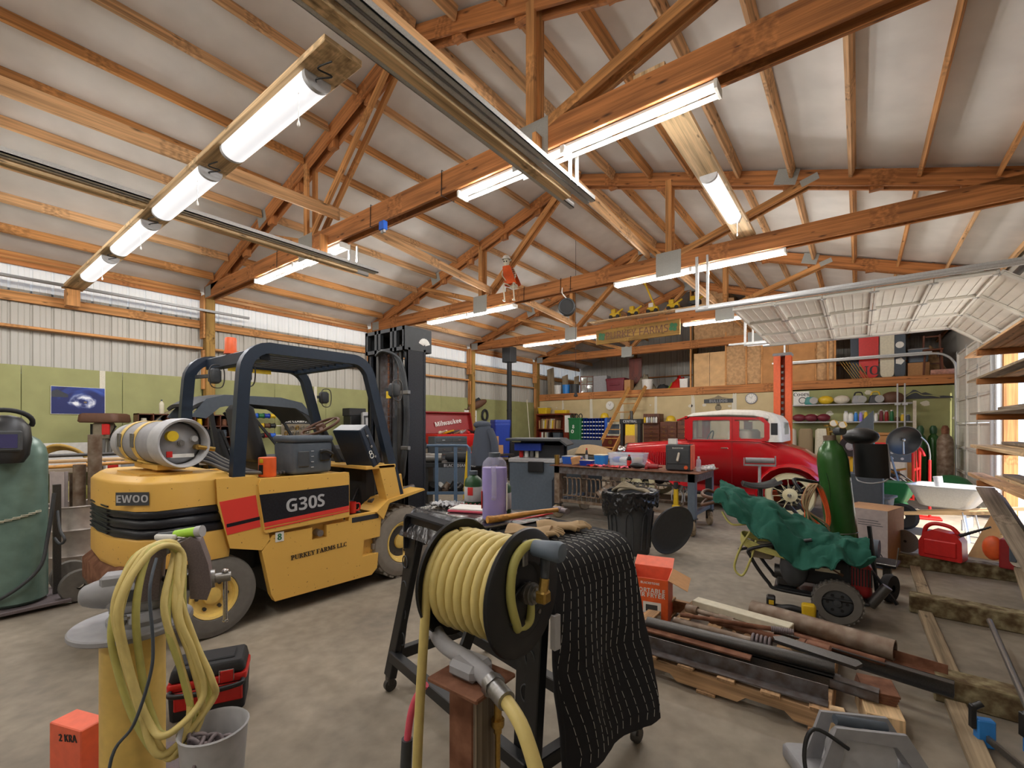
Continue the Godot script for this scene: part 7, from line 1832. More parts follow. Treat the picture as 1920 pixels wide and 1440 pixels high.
func middle() -> void:
	# welding table
	var t := thing("welding_table", "steel welding table on casters with tools hung below its top", "table", v3(-2.88,0,-6.9))
	var hx := 1.18; var hz := 0.55
	put(t, "top", mb().bb(v3(-hx,0.855,-hz),v3(hx,0.87,hz), 0.003), m.rusty)
	put(t, "apron", mb().bb(v3(-hx + 0.06,0.74,hz - 0.07),v3(hx - 0.06,0.855,hz - 0.05)).bb(v3(-hx + 0.06,0.74,-hz + 0.05),v3(hx - 0.06,0.855,-hz + 0.07)).bb(v3(hx - 0.08,0.74,-hz + 0.06),v3(hx - 0.06,0.855,hz - 0.06)).bb(v3(-hx + 0.06,0.74,-hz + 0.06),v3(-hx + 0.08,0.855,hz - 0.06)), m.raw_steel)
	for s in [-1.0, 1.0]:
		for e in [-1.0, 1.0]:
			var x: float = s * (hx - 0.11); var z: float = e * (hz - 0.1)
			put(t, "leg", mb().bb(v3(x - 0.05,0.24,z - 0.05),v3(x + 0.05,0.855,z + 0.05), 0.004), m.gray_blue if s > 0 else m.pipe_brown)
			var cs := put(t, "caster", mb().lathe([V(0.02,-0.03),V(0.1,-0.03),V(0.115,-0.015),V(0.115,0.015),V(0.1,0.03),V(0.02,0.03)], 22, Transform3D(Basis.from_euler(v3(0,0.5 * s,PI / 2)),v3(x,0.115,z))), m.old_wood)
			put(cs, "fork", mb().bb(v3(x - 0.05,0.1,z - 0.015),v3(x - 0.042,0.24,z + 0.015)).bb(v3(x + 0.042,0.1,z - 0.015),v3(x + 0.05,0.24,z + 0.015)).bb(v3(x - 0.06,0.228,z - 0.06),v3(x + 0.06,0.24,z + 0.06)), m.steel_dark)
		put(t, "end_rail", mb().bb(v3(s * (hx - 0.11) - 0.03, 0.27, -hz + 0.1),v3(s * (hx - 0.11) + 0.03, 0.32, hz - 0.1), 0.003), m.gray_blue)
	put(t, "low_rail", mb().bb(v3(-hx + 0.1,0.27,-hz + 0.08),v3(hx - 0.1,0.32,-hz + 0.13)).bb(v3(-hx + 0.1,0.27,hz - 0.13),v3(hx - 0.1,0.31,hz - 0.09)), m.pipe_brown)
	put(t, "hang_bar", mb().cyl(v3(-hx + 0.1,0.66,hz - 0.14),v3(hx - 0.1,0.66,hz - 0.14), 0.012), m.steel_dark)
	# C clamps and locking pliers hanging on the bar: each its own thing
	var cl: Node3D
	var sp := []
	for k in 11: sp.append(-0.98 + k * 0.085)
	sp.append_array([0.5, 0.86])
	for k in sp.size():
		var lab := "C-clamp hung under the welding table, %s from its left end" % ["first", "second", "third", "fourth", "fifth", "sixth", "seventh", "eighth", "ninth", "tenth", "eleventh", "twelfth", "thirteenth"][k]
		var at := v3(-2.88 + sp[k],0.33,-6.475)
		if cl == null:
			cl = thing("c_clamp", lab, "clamp", at, 0, "C-clamps under the welding table")
			put(cl, "frame", mb().hose([v3(0.0,0.34,0.0),v3(0.06,0.33,0),v3(0.075,0.2,0),v3(0.06,0.06,0),v3(-0.01,0.05,0)], 0.014, 8), m.pipe_brown)
			put(cl, "screw", mb().cyl(v3(-0.01,-0.06,0),v3(-0.01,0.14,0), 0.008, -1.0, 8).cyl(v3(-0.045,-0.06,0),v3(0.025,-0.06,0), 0.005, -1.0, 6), m.steel)
		else: copy(cl, lab, at, (k * 37) % 50 - 25)
	var pl: Node3D
	for k in 7:
		var lab := "locking pliers hanging under the table's right half, %s in the row" % ["first", "second", "third", "fourth", "fifth", "sixth", "last"][k]
		var at := v3(-2.78 + k * 0.09 + (0.35 if k > 3 else 0.0), 0.46, -6.47)
		if pl == null:
			pl = thing("locking_pliers", lab, "pliers", at, 0, "locking pliers under the welding table")
			put(pl, "jaw", mb().bar(v3(0,0.14,0),v3(0.03,0.22,0), 0.012, 0.03, 0.004).bar(v3(0,0.14,0),v3(-0.02,0.2,0), 0.012, 0.02, 0.004), m.steel)
			put(pl, "handle", mb().hose([v3(0,0.15,0),v3(0.03,0.08,0),v3(0.02,-0.02,0)], 0.009, 6), m.gray_light)
			put(pl, "lever", mb().hose([v3(0,0.15,0),v3(-0.03,0.08,0),v3(-0.025,0.0,0)], 0.007, 6), m.gray_light)
		else: copy(pl, lab, at, (k * 31) % 40 - 20)
	var gr := thing("cordless_ratchet", "yellow cordless tool hanging at the right end of the table", "power tool", v3(-2.02,0.36,-6.42), 10)
	put(gr, "grip", mb().rbox(v3(0,0.05,0),v3(0.07,0.24,0.07), 0.02, 0.01, 0.85), m.mustard)
	put(gr, "head", mb().cyl(v3(0,0.28,0),v3(0,0.36,0.02), 0.034, 0.03, 14), m.charcoal)
	put(gr, "battery", mb().bb(v3(-0.05,0,-0.05),v3(0.05,0.055,0.05), 0.01), m.mustard)
	var bl := thing("motor_casting", "brown cast motor housing hanging in the middle of the table", "motor", v3(-3.15,0.42,-6.5), 30)
	put(bl, "housing", mb().cyl(v3(-0.08,0,0),v3(0.1,0.16,0), 0.075, 0.06, 18).cyl(v3(0.1,0.16,0),v3(0.13,0.19,0), 0.04, -1.0, 14), m.pipe_brown)
	for k in 2: put(bl, "band", mb().cyl(v3(-0.04 + 0.06 * k,0.035 + 0.055 * k,0),v3(-0.03 + 0.06 * k,0.045 + 0.055 * k,0), 0.08 - 0.006 * k, -1.0, 18), m.steel)
	# on the table
	var ty := 0.871
	var af := thing("air_fryer", "dark gray and coral portable air fryer on the welding table", "air fryer", v3(-2.06,ty,-6.72), 8)
	put(af, "body", mb().rbox(v3(0,0.012,0),v3(0.34,0.36,0.36), 0.03, 0.015), m.charcoal)
	put(af, "side_panel", mb().bb(v3(0.166,0.02,-0.17),v3(0.182,0.365,0.17), 0.006), m.coral)
	put(af, "drawer", mb().bb(v3(-0.15,0.1,0.178),v3(0.15,0.3,0.19), 0.006), m.charcoal)
	put(af, "handle", mb().bar(v3(0.02,0.26,0.19),v3(0.0,0.14,0.225), 0.045, 0.03, 0.008, Vector3.RIGHT), m.beige)
	put(af, "knob", mb().cyl(v3(0.11,0.055,0.178),v3(0.11,0.055,0.2), 0.026, -1.0, 18), m.orange)
	text(af, "BLACKSTONE", 0.017, m.white, v3(0.0,0.325,0.182))
	for s in [-1.0, 1.0]: put(af, "foot", mb().bb(v3(s * 0.13 - 0.02,0,0.1),v3(s * 0.13 + 0.02,0.014,0.14)), m.black)
	carton("small_carton", "small white carton on top of the air fryer", v3(-2.16,1.246,-6.72), 10, v3(0.12,0.08,0.1), m.paper, false)
	one("red_scraper", "red flat tool lying on top of the air fryer", "tool", mb().bb(v3(-0.08,0,-0.03),v3(0.08,0.02,0.03), 0.006).cyl(v3(0.08,0.01,0),v3(0.14,0.012,0), 0.008), m.red, v3(-1.98,1.246,-6.64), 5)
	bottle("clear water bottle right of the air fryer on the table", "bottle", "water_bottle", v3(-1.79,ty,-6.68), 0.033, 0.21, m.bottle_clear, m.white, "", 0.38)
	bottle("dark cola bottle with a red label on the welding table", "bottle", "cola_bottle", v3(-2.79,ty,-6.62), 0.034, 0.2, m.bag_black, m.red, "", 0.38, m.red)
	bottle("slim white and red marker bottle standing on the table", "bottle", "slim_bottle", v3(-3.72,ty,-7.0), 0.022, 0.26, m.black, m.red, "", 0.5, m.gray_light)
	tub("clear_tote", "clear plastic tote full of parts on the welding table", "tote", v3(-3.02,ty,-7.12), 6, v3(0.6,0.2,0.4), m.bottle_clear)
	for k in 4: one("packed_bag", "%s packet inside the clear tote" % ["blue", "white", "gray", "brown"][k], "packet", mb().ell(v3(0,0.06,0),v3(0.1,0.055,0.07), 12), [m.blue, m.paper, m.gray, m.leather][k], v3(-3.2 + k * 0.12,ty + 0.02,-7.12), 20 * k, "packets in the tote")
	tub("blue_tub", "blue tub with a pale lid on the welding table", "tub", v3(-3.42,ty,-6.95), 0, v3(0.2,0.15,0.18), m.blue_bright, m.cream)
	tub("white_blue_tub", "low dark blue tub at the front of the welding table", "tub", v3(-3.5,ty,-6.6), 5, v3(0.22,0.08,0.16), m.cobalt, m.cream)
	tub("parts_organiser", "light blue parts organiser on the table's left end", "organiser", v3(-3.86,ty,-6.75), 8, v3(0.32,0.12,0.2), m.blue, m.gray_light)
	pail("copper colored can at the left corner of the welding table", v3(-3.98,ty,-6.46), 0.045, 0.16, m.brass)
	carton("brown_carton", "small tipped brown carton on the welding table", v3(-3.66,ty + 0.02,-6.55), 30, v3(0.16,0.1,0.1), m.cardboard, true).rotation_degrees.z = 12
	for k in 5: one("table_rag", "%s red scrap of cloth among the parts on the table" % ["first", "second", "third", "fourth", "fifth"][k], "rag", mb().sheet(func(u, w): return v3(-0.08 + 0.16 * u, 0.012 + 0.015 * sin(u * 8.0 + k) * cos(w * 6.0), -0.06 + 0.12 * w), 8, 6, 0.006), [m.red, m.pink, m.red_dark][k % 3], v3(-3.35 + k * 0.13, ty + 0.006, -6.5 - 0.02 * (k % 3)), 30 * k, "red rags on the table")
	one("black_grinder", "black angle grinder lying near the cola bottle", "power tool", mb().ell(v3(0,0.05,0),v3(0.12,0.045,0.05), 14).cyl(v3(0.08,0.05,0),v3(0.2,0.03,0), 0.025, 0.02, 10), m.black, v3(-2.62,ty,-6.5), -8)
	one("red_grinder", "red and gray corded drill lying left of the air fryer", "power tool", mb().cyl(v3(-0.1,0.05,0),v3(0.08,0.05,0), 0.045, 0.035, 14).cyl(v3(0.08,0.05,0),v3(0.14,0.05,0), 0.02, 0.012, 10).bar(v3(-0.06,0.04,0),v3(-0.08,0.03,0.1), 0.035, 0.04, 0.01), m.red_dark, v3(-2.38,ty,-6.5), 5)
	for k in 4: one("shop_fitting", "%s white plumbing fitting beside the water bottle" % ["first", "second", "third", "fourth"][k], "fitting", mb().cyl(v3(-0.03,0.03,0),v3(0.04,0.03,0), 0.028, -1.0, 12).cyl(v3(0,0.03,0),v3(0,0.075,0), 0.022, -1.0, 12), m.white, v3(-1.76 + 0.02 * k,ty,-6.8 - 0.1 * k), 40 * k, "white fittings on the table")
	# rusty hood panel lying on a stand behind the table
	var hd := thing("fender_panel", "primered old car fender and canvas resting behind the table", "car panel", v3(-4.3,0,-8.1), 10)
	put(hd, "panel", mb().sheet(func(u, w): return v3(-0.75 + 1.5 * u, 0.82 + 0.28 * sin(PI * u) * sin(PI * (0.15 + 0.7 * w)), -0.4 + 0.8 * w), 20, 12, 0.012), m.canvas)
	put(hd, "cover", mb().sheet(func(u, w): return v3(-0.1 + 0.9 * u, 0.85 + 0.29 * sin(PI * (0.4 + 0.6 * u)) * sin(PI * (0.15 + 0.7 * w)), -0.42 + 0.84 * w), 16, 12, 0.014), m.leather)
	put(hd, "trestle", mb().bb(v3(-0.6,0,-0.3),v3(-0.54,0.84,0.3)).bb(v3(0.54,0,-0.3),v3(0.6,0.84,0.3)), m.pipe_brown)
	one("steel_sheet", "dark steel sheet standing behind the primered fender", "sheet metal", mb().bb(v3(-0.55,0,-0.004),v3(0.6,1.22,0.004)), m.slate, v3(-4.9,0,-8.7), 8)
	# gray blast cabinet
	var bc := thing("blast_cabinet", "gray-blue steel cabinet with a raised lid left of the welding table", "cabinet", v3(-4.75,0,-7.0), 20)
	put(bc, "body", mb().prism(V2([-0.42,0,0.36,0,0.36,0.55,0.5,0.8,0.48,0.86,-0.42,0.86]), -0.35, 0.35), m.gray_blue)
	put(bc, "deck", mb().bb(v3(-0.44,0.86,-0.37),v3(0.52,0.93,0.37), 0.008), m.gray_light)
	put(bc, "lid", mb().bb(v3(-0.5,1.24,-0.4),v3(0.5,1.29,0.36), 0.012).bar(v3(0.5,1.265,0),v3(0.62,1.17,0), 0.74, 0.03), m.charcoal)
	put(bc, "hood_back", mb().bb(v3(-0.4,0.93,-0.37),v3(0.5,1.24,-0.3)).bb(v3(0.0,0.93,-0.3),v3(0.45,1.16,0.1)), m.black_soft)
	put(bc, "control_box", mb().bb(v3(-0.06,0.7,0.35),v3(0.22,0.88,0.42), 0.008), m.black)
	put(bc, "inner_tray", mb().bb(v3(-0.38,1.06,-0.1),v3(0.12,1.2,0.2), 0.01), m.cobalt)
	for k in 4: bottle("%s upright can on the gray cabinet deck" % ["red", "white", "silver", "cream"][k], "can", "cabinet_can", v3(-5.0 + 0.1 * k,0.931,-6.85 - 0.03 * k), 0.04, 0.22, [m.red, m.paper, m.steel, m.cream][k], m.gray, "cans on the gray cabinet", 0.8)
	# jacket on a chair back
	var jk := thing("work_jacket", "gray-blue work jacket hung over a post beside the cabinet", "jacket", v3(-4.98,0,-5.75), 37)
	put(jk, "cloth", mb().sheet(func(u, w): return v3((-0.16 + 0.06 * w) * cos(u * 5.4) * (0.75 + 0.35 * (1.0 - w)) * 1.25 + 0.03 * sin(u * 19.0) * (1.0 - w), 0.86 + 0.7 * sin(w * PI / 2), 0.13 * sin(u * 5.4) * (1.15 - 0.75 * w * w)), 40, 14, 0.012), m.denim)
	put(jk, "sleeve", mb().hose([v3(0.1,1.45,0.06),v3(0.18,1.25,0.1),v3(0.2,1.0,0.1),v3(0.19,0.88,0.1)], 0.065, 10), m.denim)
	put(jk, "hood", mb().ell(v3(-0.02,1.53,0),v3(0.15,0.07,0.12), 14), m.denim)
	var jp := thing("jacket_post", "dark steel post stand under the work jacket", "stand", v3(-4.98,0,-5.75))
	put(jp, "post", mb().cyl(v3(0,0.03,0),v3(0,1.46,0), 0.025), m.steel_dark)
	put(jp, "foot", mb().lathe([V(0,0),V(0.22,0),V(0.22,0.03),V(0,0.03)], 24), m.steel_dark)
	for k in 5: one("yellow_stake", "yellow surveying stake beside the jacket, %s of the bundle" % ["first", "second", "third", "fourth", "last"][k], "stake", mb().cyl(v3(-0.06 + 0.03 * k, 0.0, 0.02 * (k % 2)),v3(0.02 + 0.01 * k,1.1 - 0.04 * k,0), 0.011, -1.0, 8), m.mustard, v3(-5.1,0.0,-5.45), 37, "yellow stakes")
	# blue steel platform cart
	var ca := thing("blue_rail_cart", "blue steel flat cart with an upright rail gate behind the mast", "cart", v3(-4.72,0,-4.95), 38)
	put(ca, "deck", mb().bb(v3(-0.5,0.24,-0.7),v3(0.16,0.28,0.1), 0.006), m.steel_blue)
	for x in [-0.36, -0.08, 0.12]: put(ca, "gate_bar", mb().bb(v3(x - 0.025,0.28,0.06),v3(x + 0.025,1.2,0.09), 0.005), m.steel_blue)
	put(ca, "gate_rail", mb().hose([v3(-0.5,1.22,0.075),v3(0.02,1.22,0.075),v3(0.1,1.2,0.075),v3(0.135,1.12,0.075)], 0.02, 8).bb(v3(-0.5,0.5,0.065),v3(0.14,0.54,0.085)), m.steel_blue)
	for x in [-0.4, 0.06]:
		for z in [-0.6, 0.0]: put(ca, "wheel", mb().cyl(v3(x - 0.03,0.12,z),v3(x + 0.03,0.12,z), 0.12, -1.0, 20), m.pipe_brown)
	# long black bench and clutter beyond
	var bb_ := thing("black_bench", "long black workbench behind the blue cart", "bench", v3(-5.85,0,-6.0), 37)
	put(bb_, "top", mb().bb(v3(-0.6,0.78,-0.3),v3(0.55,0.86,0.3), 0.006), m.black)
	text(bb_, "BLACK DIAMOND", 0.05, m.gray_light, v3(0.1,0.815,0.301))
	for s in [-1.0, 1.0]: put(bb_, "trestle", mb().bb(v3(s * 0.5 - 0.03,0,-0.25),v3(s * 0.5 + 0.03,0.78,0.25)), m.black)
	put(bb_, "shelf", mb().bb(v3(-0.55,0.3,-0.28),v3(0.5,0.33,0.28)), m.black)
	one("seat_cushion", "black foam seat cushion on the black bench", "cushion", mb().rbox(Vector3.ZERO, v3(0.5,0.16,0.35), 0.07, 0.05), m.black_soft, v3(-5.85,0.861,-6.1), 20)
	one("steel_drum_part", "silver ribbed cylinder on the black bench's left end", "cylinder", mb().cyl(v3(-0.2,0.08,0),v3(0.2,0.08,0), 0.08, -1.0, 20).cyl(v3(-0.05,0.08,0),v3(0.0,0.08,0), 0.086, -1.0, 20), m.steel, v3(-6.1,0.861,-5.6), 40)
	tub("small_blue_cooler", "small blue cooler with a red lid on the black bench", "cooler", v3(-5.5,0.861,-6.15), 37, v3(0.22,0.16,0.16), m.gray_blue, m.red)
	one("lime_vest", "crumpled lime safety vest at the bench end", "vest", mb().sheet(func(u, w): return v3(-0.12 + 0.24 * u, 0.04 + 0.05 * sin(u * 6.0) * sin(w * 5.0) + 0.03 * sin(PI * w), -0.08 + 0.16 * w), 10, 8, 0.02), m.lime, v3(-5.35,0.862,-6.35), 30)
	var r := RandomNumberGenerator.new(); r.seed = 31
	for k in 8: one("machine_part", "%s greasy machine part on the shelf under the black bench" % ["first", "second", "third", "fourth", "fifth", "sixth", "seventh", "last"][k], "machine part", mb().cyl(v3(0,0.05,0),v3(0.06, 0.1 + r.randf() * 0.08, 0.03), 0.05 + r.randf() * 0.03, -1.0, 14).lathe([V(0,0),V(0.07,0),V(0.08,0.03),V(0.03,0.05),V(0,0.05)], 14), [m.steel_dark, m.steel, m.pipe_brown, m.black][k % 4], v3(-6.2 + k * 0.1,0.331,-5.72 - k * 0.075), r.randf() * 90, "parts under the black bench")
	one("spare_wheel", "brown rimmed small wheel leaning under the blue cart gate", "wheel", mb().lathe([V(0.08,-0.05),V(0.2,-0.06),V(0.24,0),V(0.2,0.06),V(0.08,0.05),V(0.08,-0.05)], 28, Transform3D(Basis(Vector3.RIGHT, 1.4),v3(0,0.24,0))), m.pipe_brown, v3(-4.75,0,-5.3), 30)
	# two-post lift column
	var lc := thing("lift_column", "tall orange two-post lift column behind the red car", "lift column", v3(-1.2,0,-10.5))
	put(lc, "column", mb().prism(V2([-0.15,-0.12,0.15,-0.12,0.15,0.12,0.03,0.12,0.03,0.1,0.13,0.1,0.13,-0.1,-0.13,-0.1,-0.13,0.1,-0.05,0.1,-0.05,0.12,-0.15,0.12]), 0.0, 2.9), m.orange)
	lc.get_node("column").rotation_degrees = v3(-90,180,0)
	put(lc, "cap", mb().bb(v3(-0.17,2.9,-0.14),v3(0.17,2.96,0.14), 0.02), m.gray)
	put(lc, "foot", mb().bb(v3(-0.25,0,-0.22),v3(0.25,0.02,0.22)), m.steel_dark)
	var rk := mb()
	for k in 22: rk.bb(v3(-0.02,0.15 + k * 0.12,0.07),v3(0.02,0.2 + k * 0.12,0.095))
	put(lc, "ladder_strip", rk, m.steel_dark)
	put(lc, "carriage", mb().bb(v3(-0.1,0.15,0.0),v3(0.1,0.8,0.09)).bar(v3(0,0.2,0.1),v3(-0.7,0.16,0.5), 0.1, 0.08), m.orange)

# ---------------------------------------------------------------- left wall side
func poster_tex() -> ImageTexture:
	var im := Image.create(192, 108, false, Image.FORMAT_RGB8)
	var f := FastNoiseLite.new(); f.seed = 2; f.frequency = 0.03; f.fractal_octaves = 4
	for y in 108:
		for x in 192:
			var u := x / 192.0; var w := y / 108.0
			var d := V((u - 0.62) * 1.5, (w - 0.55) * 1.3)
			var swirl := f.get_noise_2d(d.length() * 90.0, d.angle() * 14.0)
			var foam := clampf(1.0 - absf(d.length() - 0.22 - 0.1 * (1.0 - u)) * 5.0 + swirl * 1.2 - u * 0.5, 0, 1)
			var c := Color(0.09, 0.13, 0.36).lerp(Color(0.22, 0.35, 0.7), clampf(0.5 - w + swirl * 0.8, 0, 1))
			c = c.lerp(Color(0.92, 0.93, 0.95), foam)
			if u < 0.3 and w < 0.38 and w > 0.1 + absf(u - 0.1) * 0.9: c = Color(0.2, 0.21, 0.24)
			if d.length() < 0.05: c = Color(0.45, 0.38, 0.3)
			im.set_pixel(x, y, c)
	return ImageTexture.create_from_image(im)

func left_side() -> void:
	var ps := mat("poster_print", Color.WHITE, 0.6); ps.albedo_texture = poster_tex()
	var pb := mb()
	pb.q(v3(0,0,0.0),v3(0.62,0,0.0),v3(0.62,0.42,0.0),v3(0,0.42,0.0),V(0,1),V(1,1),V(1,0),V(0,0))
	pb.uo = Vector2.ZERO
	pb.t = PackedVector2Array([V(0,1),V(1,1),V(1,0),V(0,0)])
	var po := thing("wave_poster", "blue poster of a breaking wave on the green left wall", "poster", v3(-9.805,1.7,-1.26), 90)
	put(po, "print", pb, ps).position.z = 0.008
	put(po, "backing", mb().bb(v3(-0.005,-0.005,0),v3(0.625,0.425,0.007)), m.paper)
	# green cylinder with a welding helmet over it, on a cart, at the left edge
	var g := thing("welding_cylinder", "gray-green scuffed gas cylinder at the far left edge", "gas cylinder", v3(-5.5,0.06,-0.5))
	cylinder(g, Vector3.ZERO, 0.19, 1.4, m.tank_green, m.steel_dark)
	var lk := mb()
	for k in 30:
		var a := lerpf(-0.6, 2.6, k / 29.0)
		var tf := Transform3D(Basis(Vector3.UP, -a) * Basis(Vector3.BACK, PI / 2 * (k % 2)),v3(cos(a) * 0.2, 0.72 - 0.05 * sin(a), sin(a) * 0.2))
		lk.x = tf
		lk.tube([v3(0,0.006,-0.02),v3(0,0.006,0.02),v3(0,-0.006,0.02),v3(0,-0.006,-0.02)], 0.003, 5, true)
	put(g, "retaining_chain", lk.home(), m.cream)
	var gc := thing("welding_cart", "low steel cart under the gray-green cylinder", "cart", v3(-5.5,0,-0.5))
	put(gc, "platform", mb().bb(v3(-0.3,0.03,-0.3),v3(0.24,0.058,0.26), 0.004), m.iron)
	put(gc, "back_post", mb().bb(v3(-0.04,0.06,-0.27),v3(0.0,1.0,-0.22)), m.steel_dark)
	for x in [-0.24, 0.18]: put(gc, "wheel", mb().lathe([V(0.03,-0.03),V(0.13,-0.03),V(0.14,0),V(0.13,0.03),V(0.03,0.03)], 24, Transform3D(Basis(Vector3.BACK, PI / 2),v3(x,0.14,-0.36))), m.tyre_dark)
	put(gc, "cable", mb().hose([v3(0.2,0.95,-0.2),v3(0.22,0.6,-0.16),v3(0.26,0.35,-0.1),v3(0.2,0.16,0.1),v3(0.0,0.12,0.24),v3(-0.2,0.2,0.2)], 0.013, 8), m.charcoal)
	put(gc, "cable", mb().hose([v3(0.2,0.8,-0.22),v3(0.3,0.66,-0.22),v3(0.36,0.58,-0.24),v3(0.3,0.54,-0.22),v3(0.22,0.58,-0.2)], 0.01, 8), m.charcoal)
	var h := thing("welding_helmet", "black welding helmet with a dark lens on top of the left cylinder", "helmet", v3(-5.28,1.22,-0.42), 80)
	put(h, "shell", mb().loft([MB.rring(0.11, 0.1, 0.09, v3(0,0,0.04)), MB.rring(0.14, 0.12, 0.1, v3(0,0.06,0.03)), MB.rring(0.15, 0.15, 0.12, v3(0,0.18,0.0)), MB.rring(0.14, 0.15, 0.13, v3(0,0.28,-0.03)), MB.rring(0.09, 0.1, 0.08, v3(0,0.35,-0.05)), MB.rring(0.03, 0.04, 0.03, v3(0,0.37,-0.05))]), m.black)
	put(h, "lens_frame", mb().at(v3(0,0.17,0.145), Basis(Vector3.RIGHT, -0.12)).box(Vector3.ZERO, v3(0.22,0.16,0.03), 0.012).home(), m.charcoal)
	var lens := mat("lens_violet", C("3a3760"), 0.12)
	put(h, "lens", mb().at(v3(0,0.17,0.162), Basis(Vector3.RIGHT, -0.12)).box(Vector3.ZERO, v3(0.17,0.105,0.004)).home(), lens)
	put(h, "headband", mb().tube(arc3(v3(0,0.32,-0.06),v3(0.15,0,0),v3(0,0.09,0.06), -20, 200, 16), 0.018, 8), m.black_soft)
	# drum of scrap pipe
	var d := thing("scrap_drum", "open steel drum with traces of green spray paint beside the forklift", "drum", v3(-6.28,0,-1.0))
	put(d, "drum", mb().lathe([V(0,0),V(0.27,0),V(0.275,0.01),V(0.265,0.02),V(0.265,0.23),V(0.275,0.245),V(0.265,0.26),V(0.265,0.48),V(0.275,0.495),V(0.265,0.51),V(0.265,0.71),V(0.275,0.72),V(0.27,0.73),V(0.258,0.72),V(0.258,0.03),V(0,0.03)], 44), m.drum)
	for k in 3: put(d, "paint_spot", mb().at(v3(0.266 * cos(1.0 + k * 0.25), 0.6, 0.266 * sin(1.0 + k * 0.25)), Basis(Vector3.UP, PI / 2 - 1.0 - k * 0.25)).prism(circle(0.03 + 0.012 * (k % 2), 14), -0.001, 0.003).home(), m.green)
	var sc := [["scrap_pipe", "taller gray pipe standing in the scrap drum", 0.055, 1.42, 0.14, -0.1], ["scrap_pipe", "shorter gray pipe standing in the scrap drum", 0.05, 1.12, 0.05, 0.0]]
	for s in sc: one(s[0], s[1], "pipe", mb().pipe(v3(0,0.04,0),v3(0.02,s[3],0), s[2], s[2] - 0.006, 20), m.pipe_brown, v3(-6.28 + s[4],0,-1.0 + s[5]), 0, "scrap in the drum")
	one("scrap_channel", "pinkish flat channel standing in the scrap drum", "channel", mb().bb(v3(-0.07,0.04,-0.004),v3(0.07,1.05,0.004)).bb(v3(-0.07,0.04,-0.04),v3(-0.062,1.05,0)).bb(v3(0.062,0.04,-0.04),v3(0.07,1.05,0)), m.card_gray, v3(-6.35,0,-0.86), 40)
	one("scrap_angle", "narrow rusty angle standing in the scrap drum", "angle bar", mb().bb(v3(0,0.04,0),v3(0.05,1.03,0.006)).bb(v3(0,0.04,0),v3(0.006,1.03,0.05)), m.pipe_brown, v3(-6.3,0,-0.97), 40)
	# bench along the wall with the drill press, rope and bars
	var b := thing("wall_bench", "low bench along the green wall behind the drum", "bench", v3(-9.3,0,-2.0))
	put(b, "top", mb().bb(v3(-0.45,0.84,-2.2),v3(0.35,0.9,1.6), 0.004), m.gray_wood)
	for z in [-2.1, 0.0, 1.5]: put(b, "leg", mb().bb(v3(0.24,0,z - 0.05),v3(0.34,0.84,z + 0.05), 0.004), m.fir)
	put(b, "splash_board", mb().bb(v3(-0.5,0.9,-0.2),v3(-0.47,1.25,1.6)), m.white)
	var dp := thing("drill_press", "olive drill press with a red switch against the green wall", "drill press", v3(-9.1,0.9,-1.75), 50)
	put(dp, "column", mb().cyl(v3(0,0,-0.1),v3(0,0.6,-0.1), 0.035), m.steel)
	put(dp, "base", mb().bb(v3(-0.14,0,-0.18),v3(0.14,0.04,0.2), 0.01), m.iron)
	put(dp, "head", mb().rbox(v3(0,0.42,0.02),v3(0.19,0.24,0.26), 0.05, 0.02), m.canvas)
	put(dp, "belt_cover", mb().loft([MB.rring(0.24, 0.2, 0.07, v3(0,0.66,0)), MB.rring(0.26, 0.22, 0.08, v3(0,0.68,0)), MB.rring(0.25, 0.21, 0.08, v3(0,0.78,0)), MB.rring(0.22, 0.18, 0.07, v3(0,0.8,0))]), m.brown)
	put(dp, "switch_box", mb().bb(v3(0.06,0.48,0.15),v3(0.15,0.64,0.19), 0.006), m.red)
	put(dp, "motor", mb().cyl(v3(-0.17,0.4,-0.12),v3(-0.17,0.64,-0.12), 0.08, -1.0, 18), m.black_soft)
	put(dp, "spindle", mb().cyl(v3(0,0.2,0.05),v3(0,0.44,0.05), 0.03, 0.04, 14), m.steel)
	for k in 3: put(dp, "feed_lever", mb().cyl(v3(0.1,0.47,0.05),v3(0.16, 0.47 + 0.13 * cos(k * 2.1), 0.05 + 0.13 * sin(k * 2.1)), 0.008).ell(v3(0.16, 0.47 + 0.13 * cos(k * 2.1), 0.05 + 0.13 * sin(k * 2.1)),v3(0.018,0.018,0.018), 8), m.black)
	put(dp, "table", mb().bb(v3(-0.12,0.16,-0.1),v3(0.12,0.18,0.18), 0.004), m.iron)
	var rp := thing("rope_coil", "thick tan rope coil hung over stored bars by the left wall", "rope", v3(-7.5,0.72,-1.05), 65)
	for k in 5: put(rp, "turn", mb().hose([v3(-0.25,0.1,0.02 * k),v3(-0.18,0.42 + 0.012 * k,0),v3(0.02,0.52 + 0.01 * k,0.02 * k),v3(0.22,0.42,0.02),v3(0.27,0.1,0.0),v3(0.15,-0.25,0.02 * k),v3(-0.15,-0.28,0.03)], 0.02, 8, 6, true), m.rope)
	var ba := ["top wooden pole", "second wooden pole", "gray conduit", "lower steel rod"]
	for k in 4: one("long_pole", ba[k] + " of the bundle lying along the left bench rack", "pole", mb().cyl(v3(-7.2, 1.03 + 0.05 * (k % 2) + 0.03 * k, 0.1 - 0.1 * k),v3(-7.0 - 0.1 * k,1.08 + 0.03 * k,-2.2), 0.02, -1.0, 10), [m.handle, m.pine, m.gray, m.steel_dark][k], Vector3.ZERO, 0, "poles on the left rack")
	var sr := thing("pole_rack", "dark steel stand holding poles and jerry cans at left", "rack", v3(-7.2,0,-1.0))
